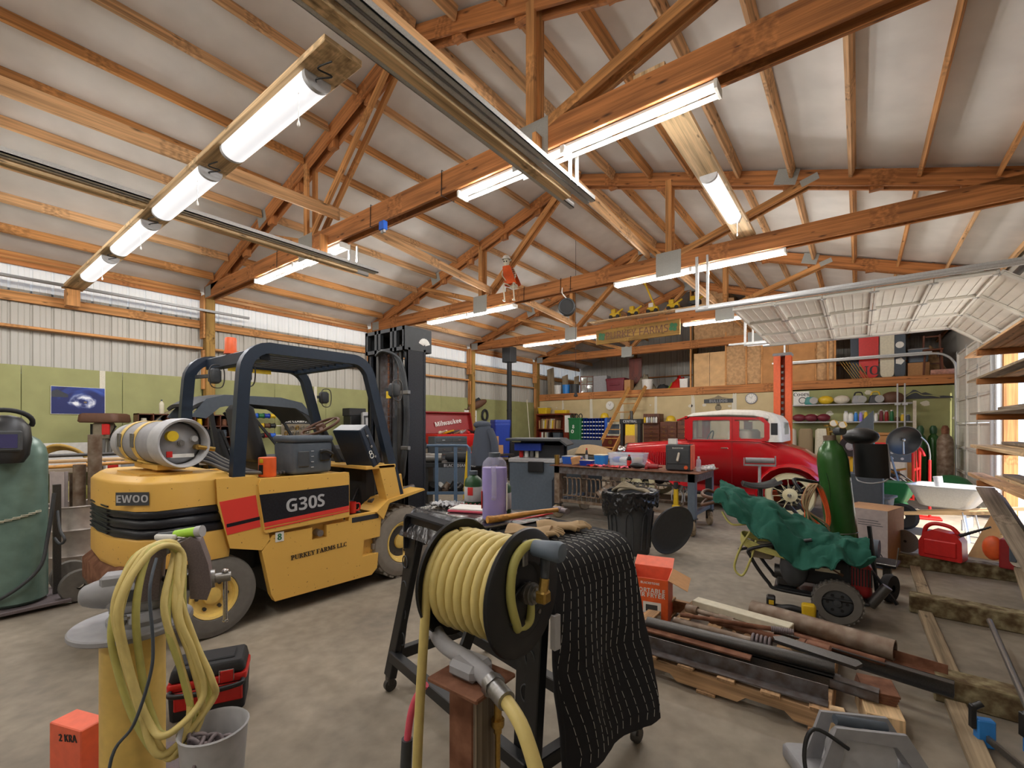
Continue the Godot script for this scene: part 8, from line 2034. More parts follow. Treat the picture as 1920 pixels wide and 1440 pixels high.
	for z in [0.6, -0.9]: put(sr, "upright", mb().bb(v3(-0.2,0,z),v3(-0.15,1.02,z + 0.05)).bb(v3(0.2,0,z),v3(0.25,1.02,z + 0.05)).bb(v3(-0.2,0.97,z),v3(0.25,1.02,z + 0.05)), m.steel_dark)
	put(sr, "shelf", mb().bb(v3(-0.3,0.3,-0.9),v3(0.3,0.34,0.6)), m.steel_dark)
	for k in 2:
		var jc := thing("jerry_can", ["olive jerry can beside the rope coil", "olive jerry can nearer the forklift"][k], "jerry can", v3(-7.2,0.341,-1.1 - 0.3 * k), 60, "olive jerry cans")
		put(jc, "can", mb().rbox(Vector3.ZERO, v3(0.2,0.48,0.34), 0.05, 0.03), m.hose_olive)
		put(jc, "handle", mb().hose([v3(0,0.48,-0.1),v3(0,0.53,-0.08),v3(0,0.53,0.08),v3(0,0.48,0.1)], 0.012, 6), m.hose_olive)
	one("wood_post_pole", "stout wooden pole leaning by the rope coil", "pole", mb().cyl(v3(-6.8,0.45,-0.93),v3(-6.95,1.13,-0.55), 0.03, -1.0, 12), m.handle)
	var gy := thing("green_yellow_chest", "green case with a yellow stripe behind the forklift counterweight", "case", v3(-8.2,0.62,-1.95), 60)
	put(gy, "case", mb().rbox(Vector3.ZERO, v3(0.7,0.4,0.3), 0.04, 0.02), m.green)
	put(gy, "stripe", mb().bb(v3(-0.3,0.24,0.15),v3(0.3,0.34,0.157)), m.mustard)
	put(gy, "stand", mb().bb(v3(-0.3,-0.62,-0.12),v3(0.3,0,0.12)), m.slate)
	var gm := thing("gray_machine", "gray machine with a red round cap behind the drum", "machine", v3(-7.85,0,-1.75), 55)
	put(gm, "body", mb().rbox(Vector3.ZERO, v3(0.4,1.15,0.4), 0.04, 0.02), m.gray)
	put(gm, "panel", mb().rbox(v3(-0.08,0.82,0.2),v3(0.16,0.25,0.02), 0.008, 0.004), m.white)
	put(gm, "cap", mb().ell(v3(-0.08,0.98,0.21),v3(0.06,0.07,0.03), 14), m.red)
	# pigeonhole rack
	var pg := thing("pigeonhole_rack", "dark wooden pigeonhole rack on the left bench", "rack", v3(-9.45,0.9,-2.9), 90)
	var pm := mb()
	for k in 8: pm.bb(v3(-0.7 + k * 0.2,0,-0.12),v3(-0.685 + k * 0.2,0.82,0.12))
	for k in 5: pm.bb(v3(-0.7,0.2 * k,-0.12),v3(0.715,0.2 * k + 0.015,0.12))
	put(pg, "carcass", pm, m.oak_dark)
	put(pg, "back", mb().bb(v3(-0.7,0,-0.135),v3(0.715,0.815,-0.12)), m.black_soft)
	var r := RandomNumberGenerator.new(); r.seed = 6
	for k in 28: one("parts_jar", "small jar in the pigeonhole rack, %s row, %s hole" % [["bottom", "second", "third", "top"][k / 7], ["first", "second", "third", "fourth", "fifth", "sixth", "last"][k % 7]], "jar", mb().lathe([V(0,0),V(0.045,0),V(0.045,0.09),V(0.035,0.1),V(0.04,0.1),V(0.04,0.125),V(0,0.125)], 12), [m.slate, m.cream, m.rusty, m.gray, m.red_dark, m.mustard][r.randi() % 6], v3(-9.43, 0.916 + 0.2 * (k / 7), -2.3 - 0.2 * (k % 7)), 0, "jars in the pigeonhole rack")
	one("saddle_strap", "olive canvas strap draped over the pigeonhole rack", "strap", mb().sheet(func(u, w): return v3(-0.3 + 0.9 * u, 0.05 - 0.5 * pow(absf(u - 0.55) * 1.5, 3.0), -0.06 + 0.12 * w), 20, 4, 0.02), m.canvas, v3(-9.45,1.74,-2.7), 90)
	bottle("white glue bottle standing on the pigeonhole rack", "bottle", "glue_bottle", v3(-9.45,1.72,-2.55), 0.035, 0.24, m.cream, m.slate, "", 0.3)
	# utility vehicle behind the forklift
	var u := thing("utility_cart", "black golf-cart style vehicle with canopy behind the forklift", "golf cart", v3(-6.75,0,-2.85), 0)
	put(u, "canopy", mb().sheet(func(a, w): return v3(0.42 - 0.84 * a, 1.9 - 0.25 * pow(absf(w - 0.45) * 1.9, 4.0) - 0.05 * pow(absf(a - 0.5) * 2.0, 4.0), 0.85 - 1.5 * w), 12, 22, 0.04), m.charcoal)
	for s in [-1.0, 1.0]:
		put(u, "canopy_skirt", mb().at(Vector3.ZERO, SIDE).prism(V2([0.86,1.62,0.7,1.84,0.5,1.9,-0.2,1.9,-0.5,1.84,-0.66,1.66,-0.6,1.66,-0.4,1.76,0.3,1.8,0.55,1.74,0.7,1.6]), -s * 0.42 - 0.012, -s * 0.42 + 0.012).home(), m.slate)
		put(u, "post", mb().bar(v3(s * 0.4,1.68,-0.58),v3(s * 0.4,0.95,-1.0), 0.035, 0.035).bar(v3(s * 0.4,1.72,0.65),v3(s * 0.4,0.75,0.5), 0.05, 0.05).bar(v3(s * 0.4,1.7,0.2),v3(s * 0.4,1.0,-0.35), 0.03, 0.03), m.black)
		put(u, "rear_wheel", mb().cyl(v3(s * 0.4 - 0.07,0.22,0.5),v3(s * 0.4 + 0.07,0.22,0.5), 0.22, -1.0, 22), m.rubber)
		put(u, "front_wheel", mb().cyl(v3(s * 0.4 - 0.07,0.22,-0.9),v3(s * 0.4 + 0.07,0.22,-0.9), 0.22, -1.0, 22), m.rubber)
		put(u, "seat_back", mb().at(v3(s * 0.2,0.9,0.34), Basis(Vector3.RIGHT, 0.3)).rbox(Vector3.ZERO, v3(0.36,0.6,0.12), 0.06, 0.04, 0.8).home(), m.black_soft)
	put(u, "body", mb().rbox(v3(0,0.3,0.2),v3(0.86,0.5,1.2), 0.08, 0.03).rbox(v3(0,0.3,-0.85),v3(0.8,0.6,0.5), 0.08, 0.04), m.green_dark)
	put(u, "seat", mb().rbox(v3(0,0.8,0.1),v3(0.8,0.12,0.5), 0.06, 0.03), m.brown)
	# reels of wire and the hose clamp display on the wall
	var rods := ["top", "middle", "bottom"]
	for k in 3:
		var w := thing("wire_reel_rod", "%s rod of colored wire reels on the green wall" % rods[k], "wire rod", v3(-9.6,1.72 - 0.2 * k,-4.3), 90)
		put(w, "rod", mb().cyl(v3(-0.4,0,0),v3(0.35,0,0), 0.008), m.white)
		for j in 5: put(w, "reel", mb().lathe([V(0.01,-0.05),V(0.055,-0.05),V(0.055,-0.044),V(0.045,-0.04),V(0.045,0.04),V(0.055,0.044),V(0.055,0.05),V(0.01,0.05)], 16, Transform3D(Basis(Vector3.BACK, PI / 2),v3(-0.3 + j * 0.115,0,0))), [m.red_dark, m.blue, m.green, m.cobalt, m.mustard, m.brown, m.black][(j + k * 2) % 7])
	var hc := thing("clamp_display", "hose clamp display board with a printed header on the wall", "display", v3(-9.78,1.2,-5.05), 90)
	put(hc, "board", mb().bb(v3(-0.33,-0.05,0),v3(0.33,0.5,0.015)), m.canvas)
	put(hc, "header", mb().bb(v3(-0.33,0.36,0.015),v3(0.33,0.48,0.02)), m.black)
	text(hc, "HOSE CLAMPS", 0.06, m.white, v3(-0.05,0.42,0.021))
	for k in 15: put(hc, "clamp_bundle", mb().tube(arc3(v3(-0.24 + (k % 5) * 0.12, 0.28 - 0.12 * (k / 5), 0.05),v3(0.03,0,0),v3(0,0.04,0.02), 0, 345, 12), 0.012, 6, true), [m.chrome, m.steel, m.brass][k % 3])
	# fridge, black cabinet, yellow shelf with boxes, beyond the steering wheel
	var bench2 := thing("side_bench", "workbench along the left wall beyond the hose clamp board", "bench", v3(-9.2,0,-7.2))
	put(bench2, "top", mb().bb(v3(-0.42,0.98,-0.95),v3(0.4,1.03,1.8), 0.004), m.gray_light)
	put(bench2, "front", mb().bb(v3(0.34,0.05,-0.9),v3(0.37,0.98,1.75)), m.slate)
	for k in 3: put(bench2, "drawer", mb().bb(v3(0.37,0.7,-0.8 + k * 0.8),v3(0.385,0.94,-0.1 + k * 0.8), 0.004), m.gray_wood)
	var fr := thing("gray_appliance", "light gray appliance with a framed window on the side bench", "appliance", v3(-8.98,1.03,-6.45), 60)
	put(fr, "body", mb().rbox(Vector3.ZERO, v3(0.5,0.8,0.4), 0.03, 0.02), m.gray_light)
	put(fr, "window_frame", mb().tube([v3(-0.18,0.4,0.21),v3(-0.2,0.7,0.21),v3(0.14,0.72,0.21),v3(0.18,0.4,0.21)], 0.025, 8, true), m.charcoal)
	var bk := thing("black_speaker_cabinet", "black cabinet standing beside the gray appliance", "cabinet", v3(-9.45,1.03,-6.3), 90)
	put(bk, "body", mb().bb(v3(-0.22,0,-0.15),v3(0.22,0.72,0.15), 0.01), m.black)
	put(bk, "upper_box", mb().bb(v3(-0.24,0.721,-0.16),v3(0.2,0.9,0.14), 0.01), m.black_soft)
	var yr := thing("yellow_rack", "yellow beam pallet rack shelf behind the mast", "rack", v3(-8.1,0,-5.9))
	for z in [-0.6, 0.6]: put(yr, "upright", mb().bb(v3(-0.25,0,z - 0.04),v3(0.25,1.05,z + 0.04)), m.steel_dark)
	for y in [0.5, 0.98]: put(yr, "beam", mb().bb(v3(0.22,y,-0.6),v3(0.27,y + 0.08,0.6), 0.004).bb(v3(-0.25,y + 0.04,-0.6),v3(0.22,y + 0.06,0.6)), m.mustard)
	for k in 6: tub("rack_box", "%s parts box on the yellow rack" % ["white", "brown", "red", "cream", "gray", "tan"][k], "box", v3(-8.05, 0.581 if k < 3 else 1.06, -6.3 + 0.38 * (k % 3)), 80, v3(0.28,0.2,0.3), [m.white, m.cardboard, m.red, m.cream, m.gray, m.leather][k], null, "boxes on the yellow rack")
	# red open tool chest and boxes
	var rt := thing("red_tool_chest", "large red job box with its lid open by the left wall", "tool chest", v3(-9.0,0,-9.2), 80)
	put(rt, "box", mb().bb(v3(-0.85,0.6,-0.4),v3(0.85,1.3,0.4), 0.015), m.red)
	put(rt, "lid", mb().at(v3(0,1.3,-0.4), Basis(Vector3.RIGHT, -0.25)).bb(v3(-0.85,0,-0.02),v3(0.85,0.62,0.02), 0.01).bb(v3(-0.85,0.58,0),v3(0.85,0.62,0.14), 0.01).bb(v3(-0.85,0,0),v3(-0.83,0.62,0.14)).bb(v3(0.83,0,0),v3(0.85,0.62,0.14)).home(), m.red_dark)
	text(rt, "Milwaukee", 0.13, m.white, v3(0.05,1.62,-0.42),v3(-14,0,8))
	put(rt, "base", mb().bb(v3(-0.8,0,-0.36),v3(0.8,0.6,0.36)), m.black)
	for k in 7: one("chest_tool", "%s tool heaped in the open red job box" % ["first", "second", "third", "fourth", "fifth", "sixth", "last"][k], "tool", mb().cyl(v3(-0.14,0,0),v3(0.16,0.08,0.05), 0.035, 0.02, 10).ell(v3(-0.14,0.02,0),v3(0.07,0.05,0.05), 10), [m.cream, m.mustard, m.charcoal, m.leather, m.gray, m.red, m.black][k], v3(-8.85,1.32,-8.6 - 0.18 * k), 30 * k, "tools in the red job box")
	var td := thing("steel_drawer_unit", "dark tool drawer unit in front of the red job box", "drawer unit", v3(-8.45,0,-8.35), 70)
	put(td, "body", mb().bb(v3(-0.45,0,-0.22),v3(0.45,1.25,0.22), 0.01), m.slate)
	drawers(td, 0.88, 0.6, 0.44, 5, 2, m.charcoal, m.chrome, 0.62)
	for k in 3: carton("stacked_carton", "%s of three brown cartons near the red job box" % ["lower", "middle", "upper white-labelled"][k], v3(-8.05,[0.75,0.75,1.0][k],-9.2 - [0.0,0.5,0.3][k]), 65 + 8 * k, v3(0.45,0.24,0.35), m.cardboard, false, "cartons by the job box")
	one("carton_table", "low dark table under the brown cartons", "table", mb().bb(v3(-0.4,0.7,-0.7),v3(0.4,0.75,0.7)).bb(v3(-0.35,0,-0.6),v3(-0.3,0.7,-0.55)).bb(v3(0.3,0,-0.6),v3(0.35,0.7,-0.55)).bb(v3(-0.35,0,0.55),v3(-0.3,0.7,0.6)).bb(v3(0.3,0,0.55),v3(0.35,0.7,0.6)), m.steel_dark, v3(-8.05,0,-9.45))
	var pp := thing("jet_poster", "pale blue poster of aircraft on the green wall", "poster", v3(-9.8,1.5,-10.7), 90)
	put(pp, "sheet", mb().bb(v3(-0.3,0,0),v3(0.28,0.52,0.006)), m.paper)
	for k in 6: put(pp, "plane_print", mb().at(v3(-0.15 + 0.16 * (k % 3), 0.18 + 0.17 * (k / 3), 0.007)).prism(V2([0,0.07,0.012,0.01,0.06,-0.02,0.06,-0.035,0.01,-0.02,0.008,-0.05,-0.008,-0.05,-0.01,-0.02,-0.06,-0.035,-0.06,-0.02,-0.012,0.01]), 0, 0.001).home(), m.navy)
	one("belt_ring", "black rubber ring hanging on the green wall", "ring", mb().tube(arc3(v3(0,0,0),v3(0.13,0,0),v3(0,0.17,0), 0, 350, 28), 0.035, 8, true), m.rubber, v3(-9.76,1.88,-11.35), 90)
	var fi := thing("mounted_fish", "dark mounted fish on the left wall by the post", "fish mount", v3(-9.7,2.2,-10.9), 75)
	put(fi, "body", mb().ell(Vector3.ZERO, v3(0.4,0.12,0.06), 18), m.brown)
	fi.get_node("body").rotation_degrees.z = 22
	put(fi, "tail", mb().prism(V2([-0.36,-0.16,-0.55,-0.12,-0.48,-0.24,-0.56,-0.34]), -0.01, 0.01), m.brown)
	put(fi, "fin", mb().prism(V2([-0.1,0.05,0.15,0.16,0.05,0.24,-0.08,0.16]), -0.008, 0.008), m.black_soft)
	var sv := thing("stove_pipe", "black stove pipe rising from the floor stove to the roof", "stove pipe", v3(-9.1,0,-11.8))
	put(sv, "pipe", mb().cyl(v3(0,1.0,0),v3(0,3.6,0), 0.08, -1.0, 24).cyl(v3(0,2.0,0),v3(0,2.06,0), 0.088, -1.0, 24), m.black_soft)
	put(sv, "ceiling_box", mb().bb(v3(-0.17,3.6,-0.17),v3(0.17,4.1,0.17), 0.006), m.charcoal)
	put(sv, "stove", mb().rbox(v3(0,0.15,0),v3(0.6,0.85,0.6), 0.04, 0.02).bb(v3(-0.25,0,-0.25),v3(-0.2,0.16,-0.2)).bb(v3(0.2,0,0.2),v3(0.25,0.16,0.25)).bb(v3(-0.25,0,0.2),v3(-0.2,0.16,0.25)).bb(v3(0.2,0,-0.25),v3(0.25,0.16,-0.2)), m.black_soft)
	tub("blue_drum_tote", "tall blue plastic bin with a white label near the stove", "bin", v3(-8.35,0.62,-10.4), 60, v3(0.5,0.98,0.45), m.cobalt, m.cobalt)
	one("bin_stand", "low wooden stand under the blue bin", "stand", mb().bb(v3(-0.3,0.55,-0.3),v3(0.3,0.61,0.3)).bb(v3(-0.28,0,-0.28),v3(-0.2,0.55,0.28)).bb(v3(0.2,0,-0.28),v3(0.28,0.55,0.28)), m.old_wood, v3(-8.35,0,-10.4), 60)
	one("leaning_rod", "thin pale pole leaning in the back left corner", "pole", mb().cyl(v3(-8.95,0,-12.9),v3(-9.25,2.45,-13.0), 0.014, -1.0, 8), m.cream)

# ---------------------------------------------------------------- back wall, loft and things overhead
func hat(label: String, at: Vector3) -> void:
	var t := thing("hard_hat", label, "hard hat", at, 0, "yellow hard hats")
	put(t, "shell", mb().lathe([V(0.14,0),V(0.135,0.06),V(0.11,0.12),V(0.05,0.155),V(0,0.16)], 20), m.mustard)
	put(t, "brim", mb().lathe([V(0.13,0),V(0.165,-0.012),V(0.165,-0.004),V(0.13,0.01)], 20), m.mustard)

func back_wall() -> void:
	var bc := thing("bookcase", "cherry wood bookcase with books against the back wall", "bookcase", v3(-8.85,0,-14.1))
	put(bc, "carcass", mb().bb(v3(-0.62,0,-0.2),v3(-0.59,1.95,0.2)).bb(v3(0.55,0,-0.2),v3(0.6,1.95,0.2)).bb(v3(-0.62,1.92,-0.2),v3(0.85,1.97,0.22)).bb(v3(-0.6,0,-0.2),v3(0.6,1.92,-0.18)), m.cherry)
	put(bc, "side_cupboard", mb().bb(v3(0.6,0,-0.2),v3(0.82,1.55,0.2), 0.006), m.cherry)
	for y in [0.5, 0.95, 1.4]: put(bc, "shelf", mb().bb(v3(-0.59,y,-0.18),v3(0.55,y + 0.025,0.19)), m.cherry)
	put(bc, "notice", mb().bb(v3(0.6,1.3,0.2),v3(0.82,1.9,0.204)), m.paper)
	for k in 13: one("shelf_book", "%s book from the left on the bookcase's top shelf" % ["first", "second", "third", "fourth", "fifth", "sixth", "seventh", "eighth", "ninth", "tenth", "eleventh", "twelfth", "last"][k], "book", mb().bb(v3(-0.025,0,-0.12),v3(0.025, 0.3 + 0.03 * (k % 3), 0.12), 0.003), [m.cardboard, m.brown, m.leather, m.cream, m.mustard][k % 5], v3(-9.35 + k * 0.062,1.427,-14.05), 0, "books on the top shelf").rotation_degrees.z = -4 if k > 3 else 0
	for k in 6: one("low_book", "%s binder on the bookcase's middle shelf" % ["red", "white", "brown", "cream", "gray", "dark"][k], "book", mb().bb(v3(-0.03,0,-0.12),v3(0.03,0.32,0.12), 0.003), [m.red_dark, m.paper, m.brown, m.cream, m.gray, m.black][k], v3(-9.3 + k * 0.075,0.976,-14.05), 0, "binders on the middle shelf")
	tub("shelf_cooler", "dark drum cooler on the bookcase middle shelf", "cooler", v3(-8.6,0.976,-14.02), 0, v3(0.3,0.3,0.28), m.slate, m.black)
	tub("yellow_bag_bin", "white crumpled bag over a yellow bin on the bookcase", "bin", v3(-9.2,1.971,-14.05), 0, v3(0.4,0.22,0.35), m.mustard, m.gray_light)
	one("drill_case", "yellow and black tool case lying on the bookcase", "case", mb().rbox(Vector3.ZERO, v3(0.5,0.12,0.25), 0.03, 0.015).bb(v3(-0.1,0.02,0.12),v3(0.1,0.1,0.135)), m.mustard, v3(-8.45,1.971,-14.05))
	var gb := thing("green_bin", "tall green bin with glasses on its rim beside the bookcase", "bin", v3(-7.75,0,-13.95))
	put(gb, "body", mb().loft([MB.rring(0.2, 0.2, 0.04, Vector3.ZERO), MB.rring(0.25, 0.25, 0.05, v3(0,1.75,0))]), m.green)
	put(gb, "lid", mb().rbox(v3(0,1.75,0),v3(0.54,0.05,0.54), 0.05, 0.01), m.green)
	text(gb, "8", 0.12, m.white, v3(-0.04,1.5,0.251)); text(gb, "o", 0.16, m.white, v3(-0.08,1.35,0.248))
	for k in 3: put(gb, "hanging_tool", mb().tube(arc3(v3(-0.16 + 0.16 * k,1.86,0.1),v3(0.06,0,0),v3(0,0.08,0), 0, 345, 14), 0.016, 6, true), m.black)
	var bl := thing("blue_bin_cabinet", "blue steel bolt bin cabinet full of small pigeonholes", "bin cabinet", v3(-7.1,0,-13.9))
	put(bl, "body", mb().bb(v3(-0.45,0.35,-0.2),v3(0.45,1.78,-0.05), 0.004), m.cobalt)
	var gd := mb()
	for k in 9: gd.bb(v3(-0.45 + k * 0.1105,0.35,-0.05),v3(-0.436 + k * 0.1105,1.78,0.12))
	for k in 12: gd.bb(v3(-0.45,0.35 + k * 0.129,-0.05),v3(0.45,0.362 + k * 0.129,0.12))
	put(bl, "divider_grid", gd, m.cobalt)
	put(bl, "side", mb().bb(v3(0.45,0.35,-0.2),v3(0.53,1.8,0.12)), m.blue)
	put(bl, "stand", mb().bb(v3(-0.45,0,-0.2),v3(0.5,0.35,0.1)), m.navy)
	for k in 88: put(bl, "label_strip", mb().bb(v3(-0.43 + (k % 8) * 0.1105, 0.352 + (k / 8) * 0.129, 0.12),v3(-0.36 + (k % 8) * 0.1105, 0.385 + (k / 8) * 0.129, 0.124)), m.paper)
	hat("yellow hard hat on top of the blue bin cabinet", v3(-6.72,1.8,-13.9))
	hat("yellow hard hat on the dark drawer cabinets", v3(-4.55,1.68,-13.95))
	var mo := thing("old_monitor", "old beige computer monitor beside the blue bins", "monitor", v3(-6.35,1.2,-13.95))
	put(mo, "case", mb().rbox(Vector3.ZERO, v3(0.5,0.44,0.3), 0.04, 0.02), m.cream)
	put(mo, "screen", mb().bb(v3(-0.2,0.06,0.15),v3(0.2,0.38,0.156), 0.003), m.slate)
	var mt := thing("monitor_chest", "dark red wooden chest under the monitor with a gold clasp", "chest", v3(-6.35,0,-13.9))
	put(mt, "body", mb().bb(v3(-0.35,0,-0.25),v3(0.35,1.2,0.25), 0.01), m.cherry)
	put(mt, "clasp", mb().cyl(v3(-0.05,1.0,0.25),v3(-0.05,1.0,0.27), 0.07, -1.0, 14), m.brass)
	var ld := thing("loft_ladder", "wooden ladder leaning from the floor to the loft edge", "ladder", v3(-5.95,0,-13.2))
	for x in [-0.28, 0.28]: put(ld, "rail", mb().bar(v3(x - 0.55,0.02,0.55),v3(x + 0.22,2.8,-1.05), 0.06, 0.1, 0.004), m.ladder)
	for k in 9:
		var f := 0.1 + k * 0.1
		put(ld, "rung", mb().bb(v3(-0.28 - 0.55 + 0.77 * f,0.02 + 2.78 * f - 0.015,0.55 - 1.6 * f - 0.04),v3(0.28 - 0.55 + 0.77 * f,0.02 + 2.78 * f + 0.015,0.55 - 1.6 * f + 0.04), 0.004), m.ladder)
	var pr := thing("shop_press", "black hydraulic shop press with yellow warning labels", "press", v3(-5.2,0,-12.5))
	for x in [-0.3, 0.22]: put(pr, "upright", mb().bb(v3(x,0,-0.1),v3(x + 0.08,1.72,0.1), 0.005), m.black)
	put(pr, "head", mb().bb(v3(-0.32,1.58,-0.11),v3(0.32,1.72,0.11), 0.006), m.black)
	text(pr, "CENTRAL", 0.07, m.gray_light, v3(0,1.65,0.112))
	put(pr, "bed", mb().bb(v3(-0.32,0.78,-0.12),v3(0.32,0.9,0.12), 0.005), m.mustard)
	put(pr, "ram", mb().cyl(v3(0,1.3,0),v3(0,1.95,0), 0.045, -1.0, 16).cyl(v3(0,1.4,0),v3(0,1.58,0), 0.07, -1.0, 16), m.steel_dark)
	put(pr, "warning_panel", mb().bb(v3(-0.14,1.1,0.1),v3(0.14,1.56,0.106)), m.caution)
	put(pr, "lower_panel", mb().bb(v3(-0.15,0.95,0.1),v3(0.15,1.25,0.107)), m.cardboard)
	put(pr, "foot", mb().bb(v3(-0.38,0,-0.3),v3(-0.2,0.06,0.3)).bb(v3(0.2,0,-0.3),v3(0.38,0.06,0.3)), m.black)
	for k in 3:
		var cb := thing("drawer_cabinet", ["left tall", "middle", "right, yellow-labelled"][k] + " dark wooden drawer cabinet behind the red hood", "cabinet", v3(-5.1 + 0.52 * k,0,-14.0), 0, "wooden drawer cabinets")
		put(cb, "body", mb().bb(v3(-0.25,0,-0.2),v3(0.25,[1.9,1.65,1.72][k],0.2), 0.006), m.oak_dark)
		drawers(cb, 0.48, 0.8, 0.4, 6, 1 + k % 2, m.oak_dark, m.brass if k < 2 else m.caution, 0.75)
	for k in 6: bottle("%s oil bottle on the tall drawer cabinet shelf" % ["yellow", "white", "gray", "cream", "silver", "last white"][k], "bottle", "oil_bottle", v3(-5.28 + k * 0.072,1.62,-13.74), 0.032, 0.2, [m.mustard, m.white, m.gray, m.cream, m.gray_light, m.white][k], m.black, "oil bottles")
	one("bottle_ledge", "narrow ledge under the oil bottles", "shelf", mb().bb(v3(-0.24,0,-0.06),v3(0.24,0.015,0.06)), m.oak_dark, v3(-5.1,1.6,-13.74))
	# wall clocks and the iron sign
	for k in 2:
		var ck := thing("wall_clock", ["white round wall clock above the red car", "round cream hose reel plate on the tan wall"][k], ["clock", "disc"][k], [v3(-2.42,2.3,-14.4),v3(-6.75,2.22,-14.4)][k])
		put(ck, "rim", mb().lathe([V(0,0),V(0.15,0),V(0.16,0.02),V(0.15,0.035),V(0.135,0.03),V(0,0.03)], 28, Transform3D(Basis(Vector3.RIGHT, PI / 2), Vector3.ZERO)), [m.gray, m.cream][k])
		put(ck, "face", mb().cyl(v3(0,0,0.03),v3(0,0,0.034), 0.13, -1.0, 28), m.paper)
		put(ck, "hand", mb().bar(v3(0,0,0.036),v3(0.03,0.07,0.036), 0.012, 0.004).bar(v3(0,0,0.036),v3(-0.06,0.07,0.036), 0.008, 0.004), m.black)
		if k == 0:
			for j in 12: put(ck, "hour_mark", mb().box(v3(sin(TAU * j / 12) * 0.11, cos(TAU * j / 12) * 0.11, 0.035),v3(0.008,0.018,0.003)), m.black)
	var es := thing("iron_wall_sign", "dark cut metal name plaque on the tan wall above the car", "sign", v3(-3.3,2.26,-14.4))
	put(es, "plate", mb().prism(V2([-0.4,-0.06,0.4,-0.06,0.4,0.06,-0.4,0.06]), 0, 0.01), m.charcoal)
	text(es, "BULLDOG", 0.08, m.gray, v3(0,0,0.011))
	put(es, "crest", mb().prism(V2([-0.3,0.07,-0.1,0.11,0,0.17,0.1,0.11,0.3,0.07]), 0, 0.008), m.canvas)
	put(es, "drop", mb().cyl(v3(0,-0.2,0),v3(0,-0.2,0.01), 0.09, -1.0, 16).bb(v3(-0.05,-0.13,0),v3(0.05,-0.06,0.01)), m.canvas)
	# shelves on the green wall with cans, saws and bags
	for k in 2: one("wall_shelf", ["upper", "lower"][k] + " gray shelf on the green back wall", "shelf", mb().bb(v3(-1.2,0,-0.2),v3(1.2,0.03,0.16), 0.003), m.gray_light, v3(-0.2,[2.04,1.6][k],-14.18))
	one("shelf_post", "pale upright at the right end of the wall shelves", "post", mb().bb(v3(-0.03,0,-0.03),v3(0.03,1.05,0.03)), m.beige, v3(1.03,1.05,-14.0))
	var cc := [m.white, m.paper, m.blue_bright, m.purple, m.caution, m.teal, m.white, m.maroon, m.red_dark, m.green, m.brown, m.mustard, m.slate]
	for k in 13: bottle("%s spray can on the lower green wall shelf" % ["wide white", "white boxed", "bright blue", "purple", "yellow", "teal", "pale", "maroon", "dark red", "green", "small brown", "mustard", "dark"][k], "can", "spray_can", v3(-0.25 + k * 0.098,1.631,-14.14), 0.055 if k < 2 else 0.038, [0.26, 0.22, 0.24, 0.24, 0.26, 0.2, 0.2, 0.28, 0.26, 0.27, 0.12, 0.18, 0.16][k], cc[k], m.gray_light, "cans on the lower shelf", 0.6)
	for k in 3: one("chip_bag", "%s maroon sack on the lower shelf behind the lift" % ["left", "middle", "right"][k], "sack", mb().ell(v3(0,0.1,0),v3(0.16,0.1,0.1), 12), m.maroon, v3(-1.25 + 0.27 * k,1.632,-14.15), 15 * k, "maroon sacks")
	var us := [["sander", "green bench sander on the upper shelf", m.teal], ["hose_bundle", "yellow and black strap bundle on the upper shelf", m.mustard], ["plastic_bag", "tan plastic bag on the upper shelf", m.beige], ["trim_router", "gray planer tool on the upper shelf", m.gray], ["circular_saw", "black and yellow circular saw on the upper shelf", m.charcoal], ["leather_bag", "dark olive duffel on the upper shelf", m.brown]]
	for k in 6:
		var t := thing(us[k][0], us[k][1], "tool" if k in [0, 3, 4] else "bag", v3(-1.0 + k * 0.33,2.071,-14.16))
		put(t, "body", mb().ell(v3(0,0.11,0),v3(0.17 if k != 5 else 0.22,0.11 if k != 5 else 0.16,0.1), 14) if k in [1, 2, 5] else mb().rbox(Vector3.ZERO, v3(0.26,0.2,0.2), 0.05, 0.03, 0.8), us[k][2])
		if k in [3, 4]: put(t, "handle", mb().hose([v3(-0.08,0.18,0),v3(-0.05,0.27,0),v3(0.06,0.27,0),v3(0.09,0.18,0)], 0.016, 8), m.black if k != 4 else m.mustard)
		if k in [0, 3, 4]: put(t, "disc", mb().cyl(v3(0.08,0.1,0.1),v3(0.08,0.1,0.12), 0.09, -1.0, 18), m.steel)
	var sg := thing("drink_sign", "white metal drink sign on the green wall by the lift", "sign", v3(-1.22,2.08,-14.38))
	put(sg, "plate", mb().bb(v3(-0.18,0,0),v3(0.18,0.36,0.008)), m.paper)
	text(sg, "Coors", 0.09, m.black, v3(0,0.28,0.009), Vector3.ZERO, "Droid Serif")
	put(sg, "roundel", mb().tube(arc3(v3(0.03,0.12,0.009),v3(0.08,0,0),v3(0,0.08,0), 0, 345, 18), 0.01, 5, true), m.black)
	var mn := thing("mountain_cutout", "dark steel mountain skyline cut-out on the green wall", "wall art", v3(1.3,2.16,-14.39))
	put(mn, "plate", mb().prism(V2([-0.45,0,0.42,0,0.42,0.04,0.25,0.06,0.12,0.05,0.05,0.1,-0.05,0.15,-0.12,0.13,-0.22,0.21,-0.27,0.22,-0.34,0.14,-0.4,0.1]), 0, 0.006), m.charcoal)
	put(mn, "snow_line", mb().hose([v3(-0.4,0.06,0.008),v3(-0.3,0.13,0.008),v3(-0.2,0.15,0.008),v3(-0.1,0.08,0.008),v3(0.05,0.07,0.008),v3(0.2,0.03,0.008)], 0.012, 5), m.green_wall)
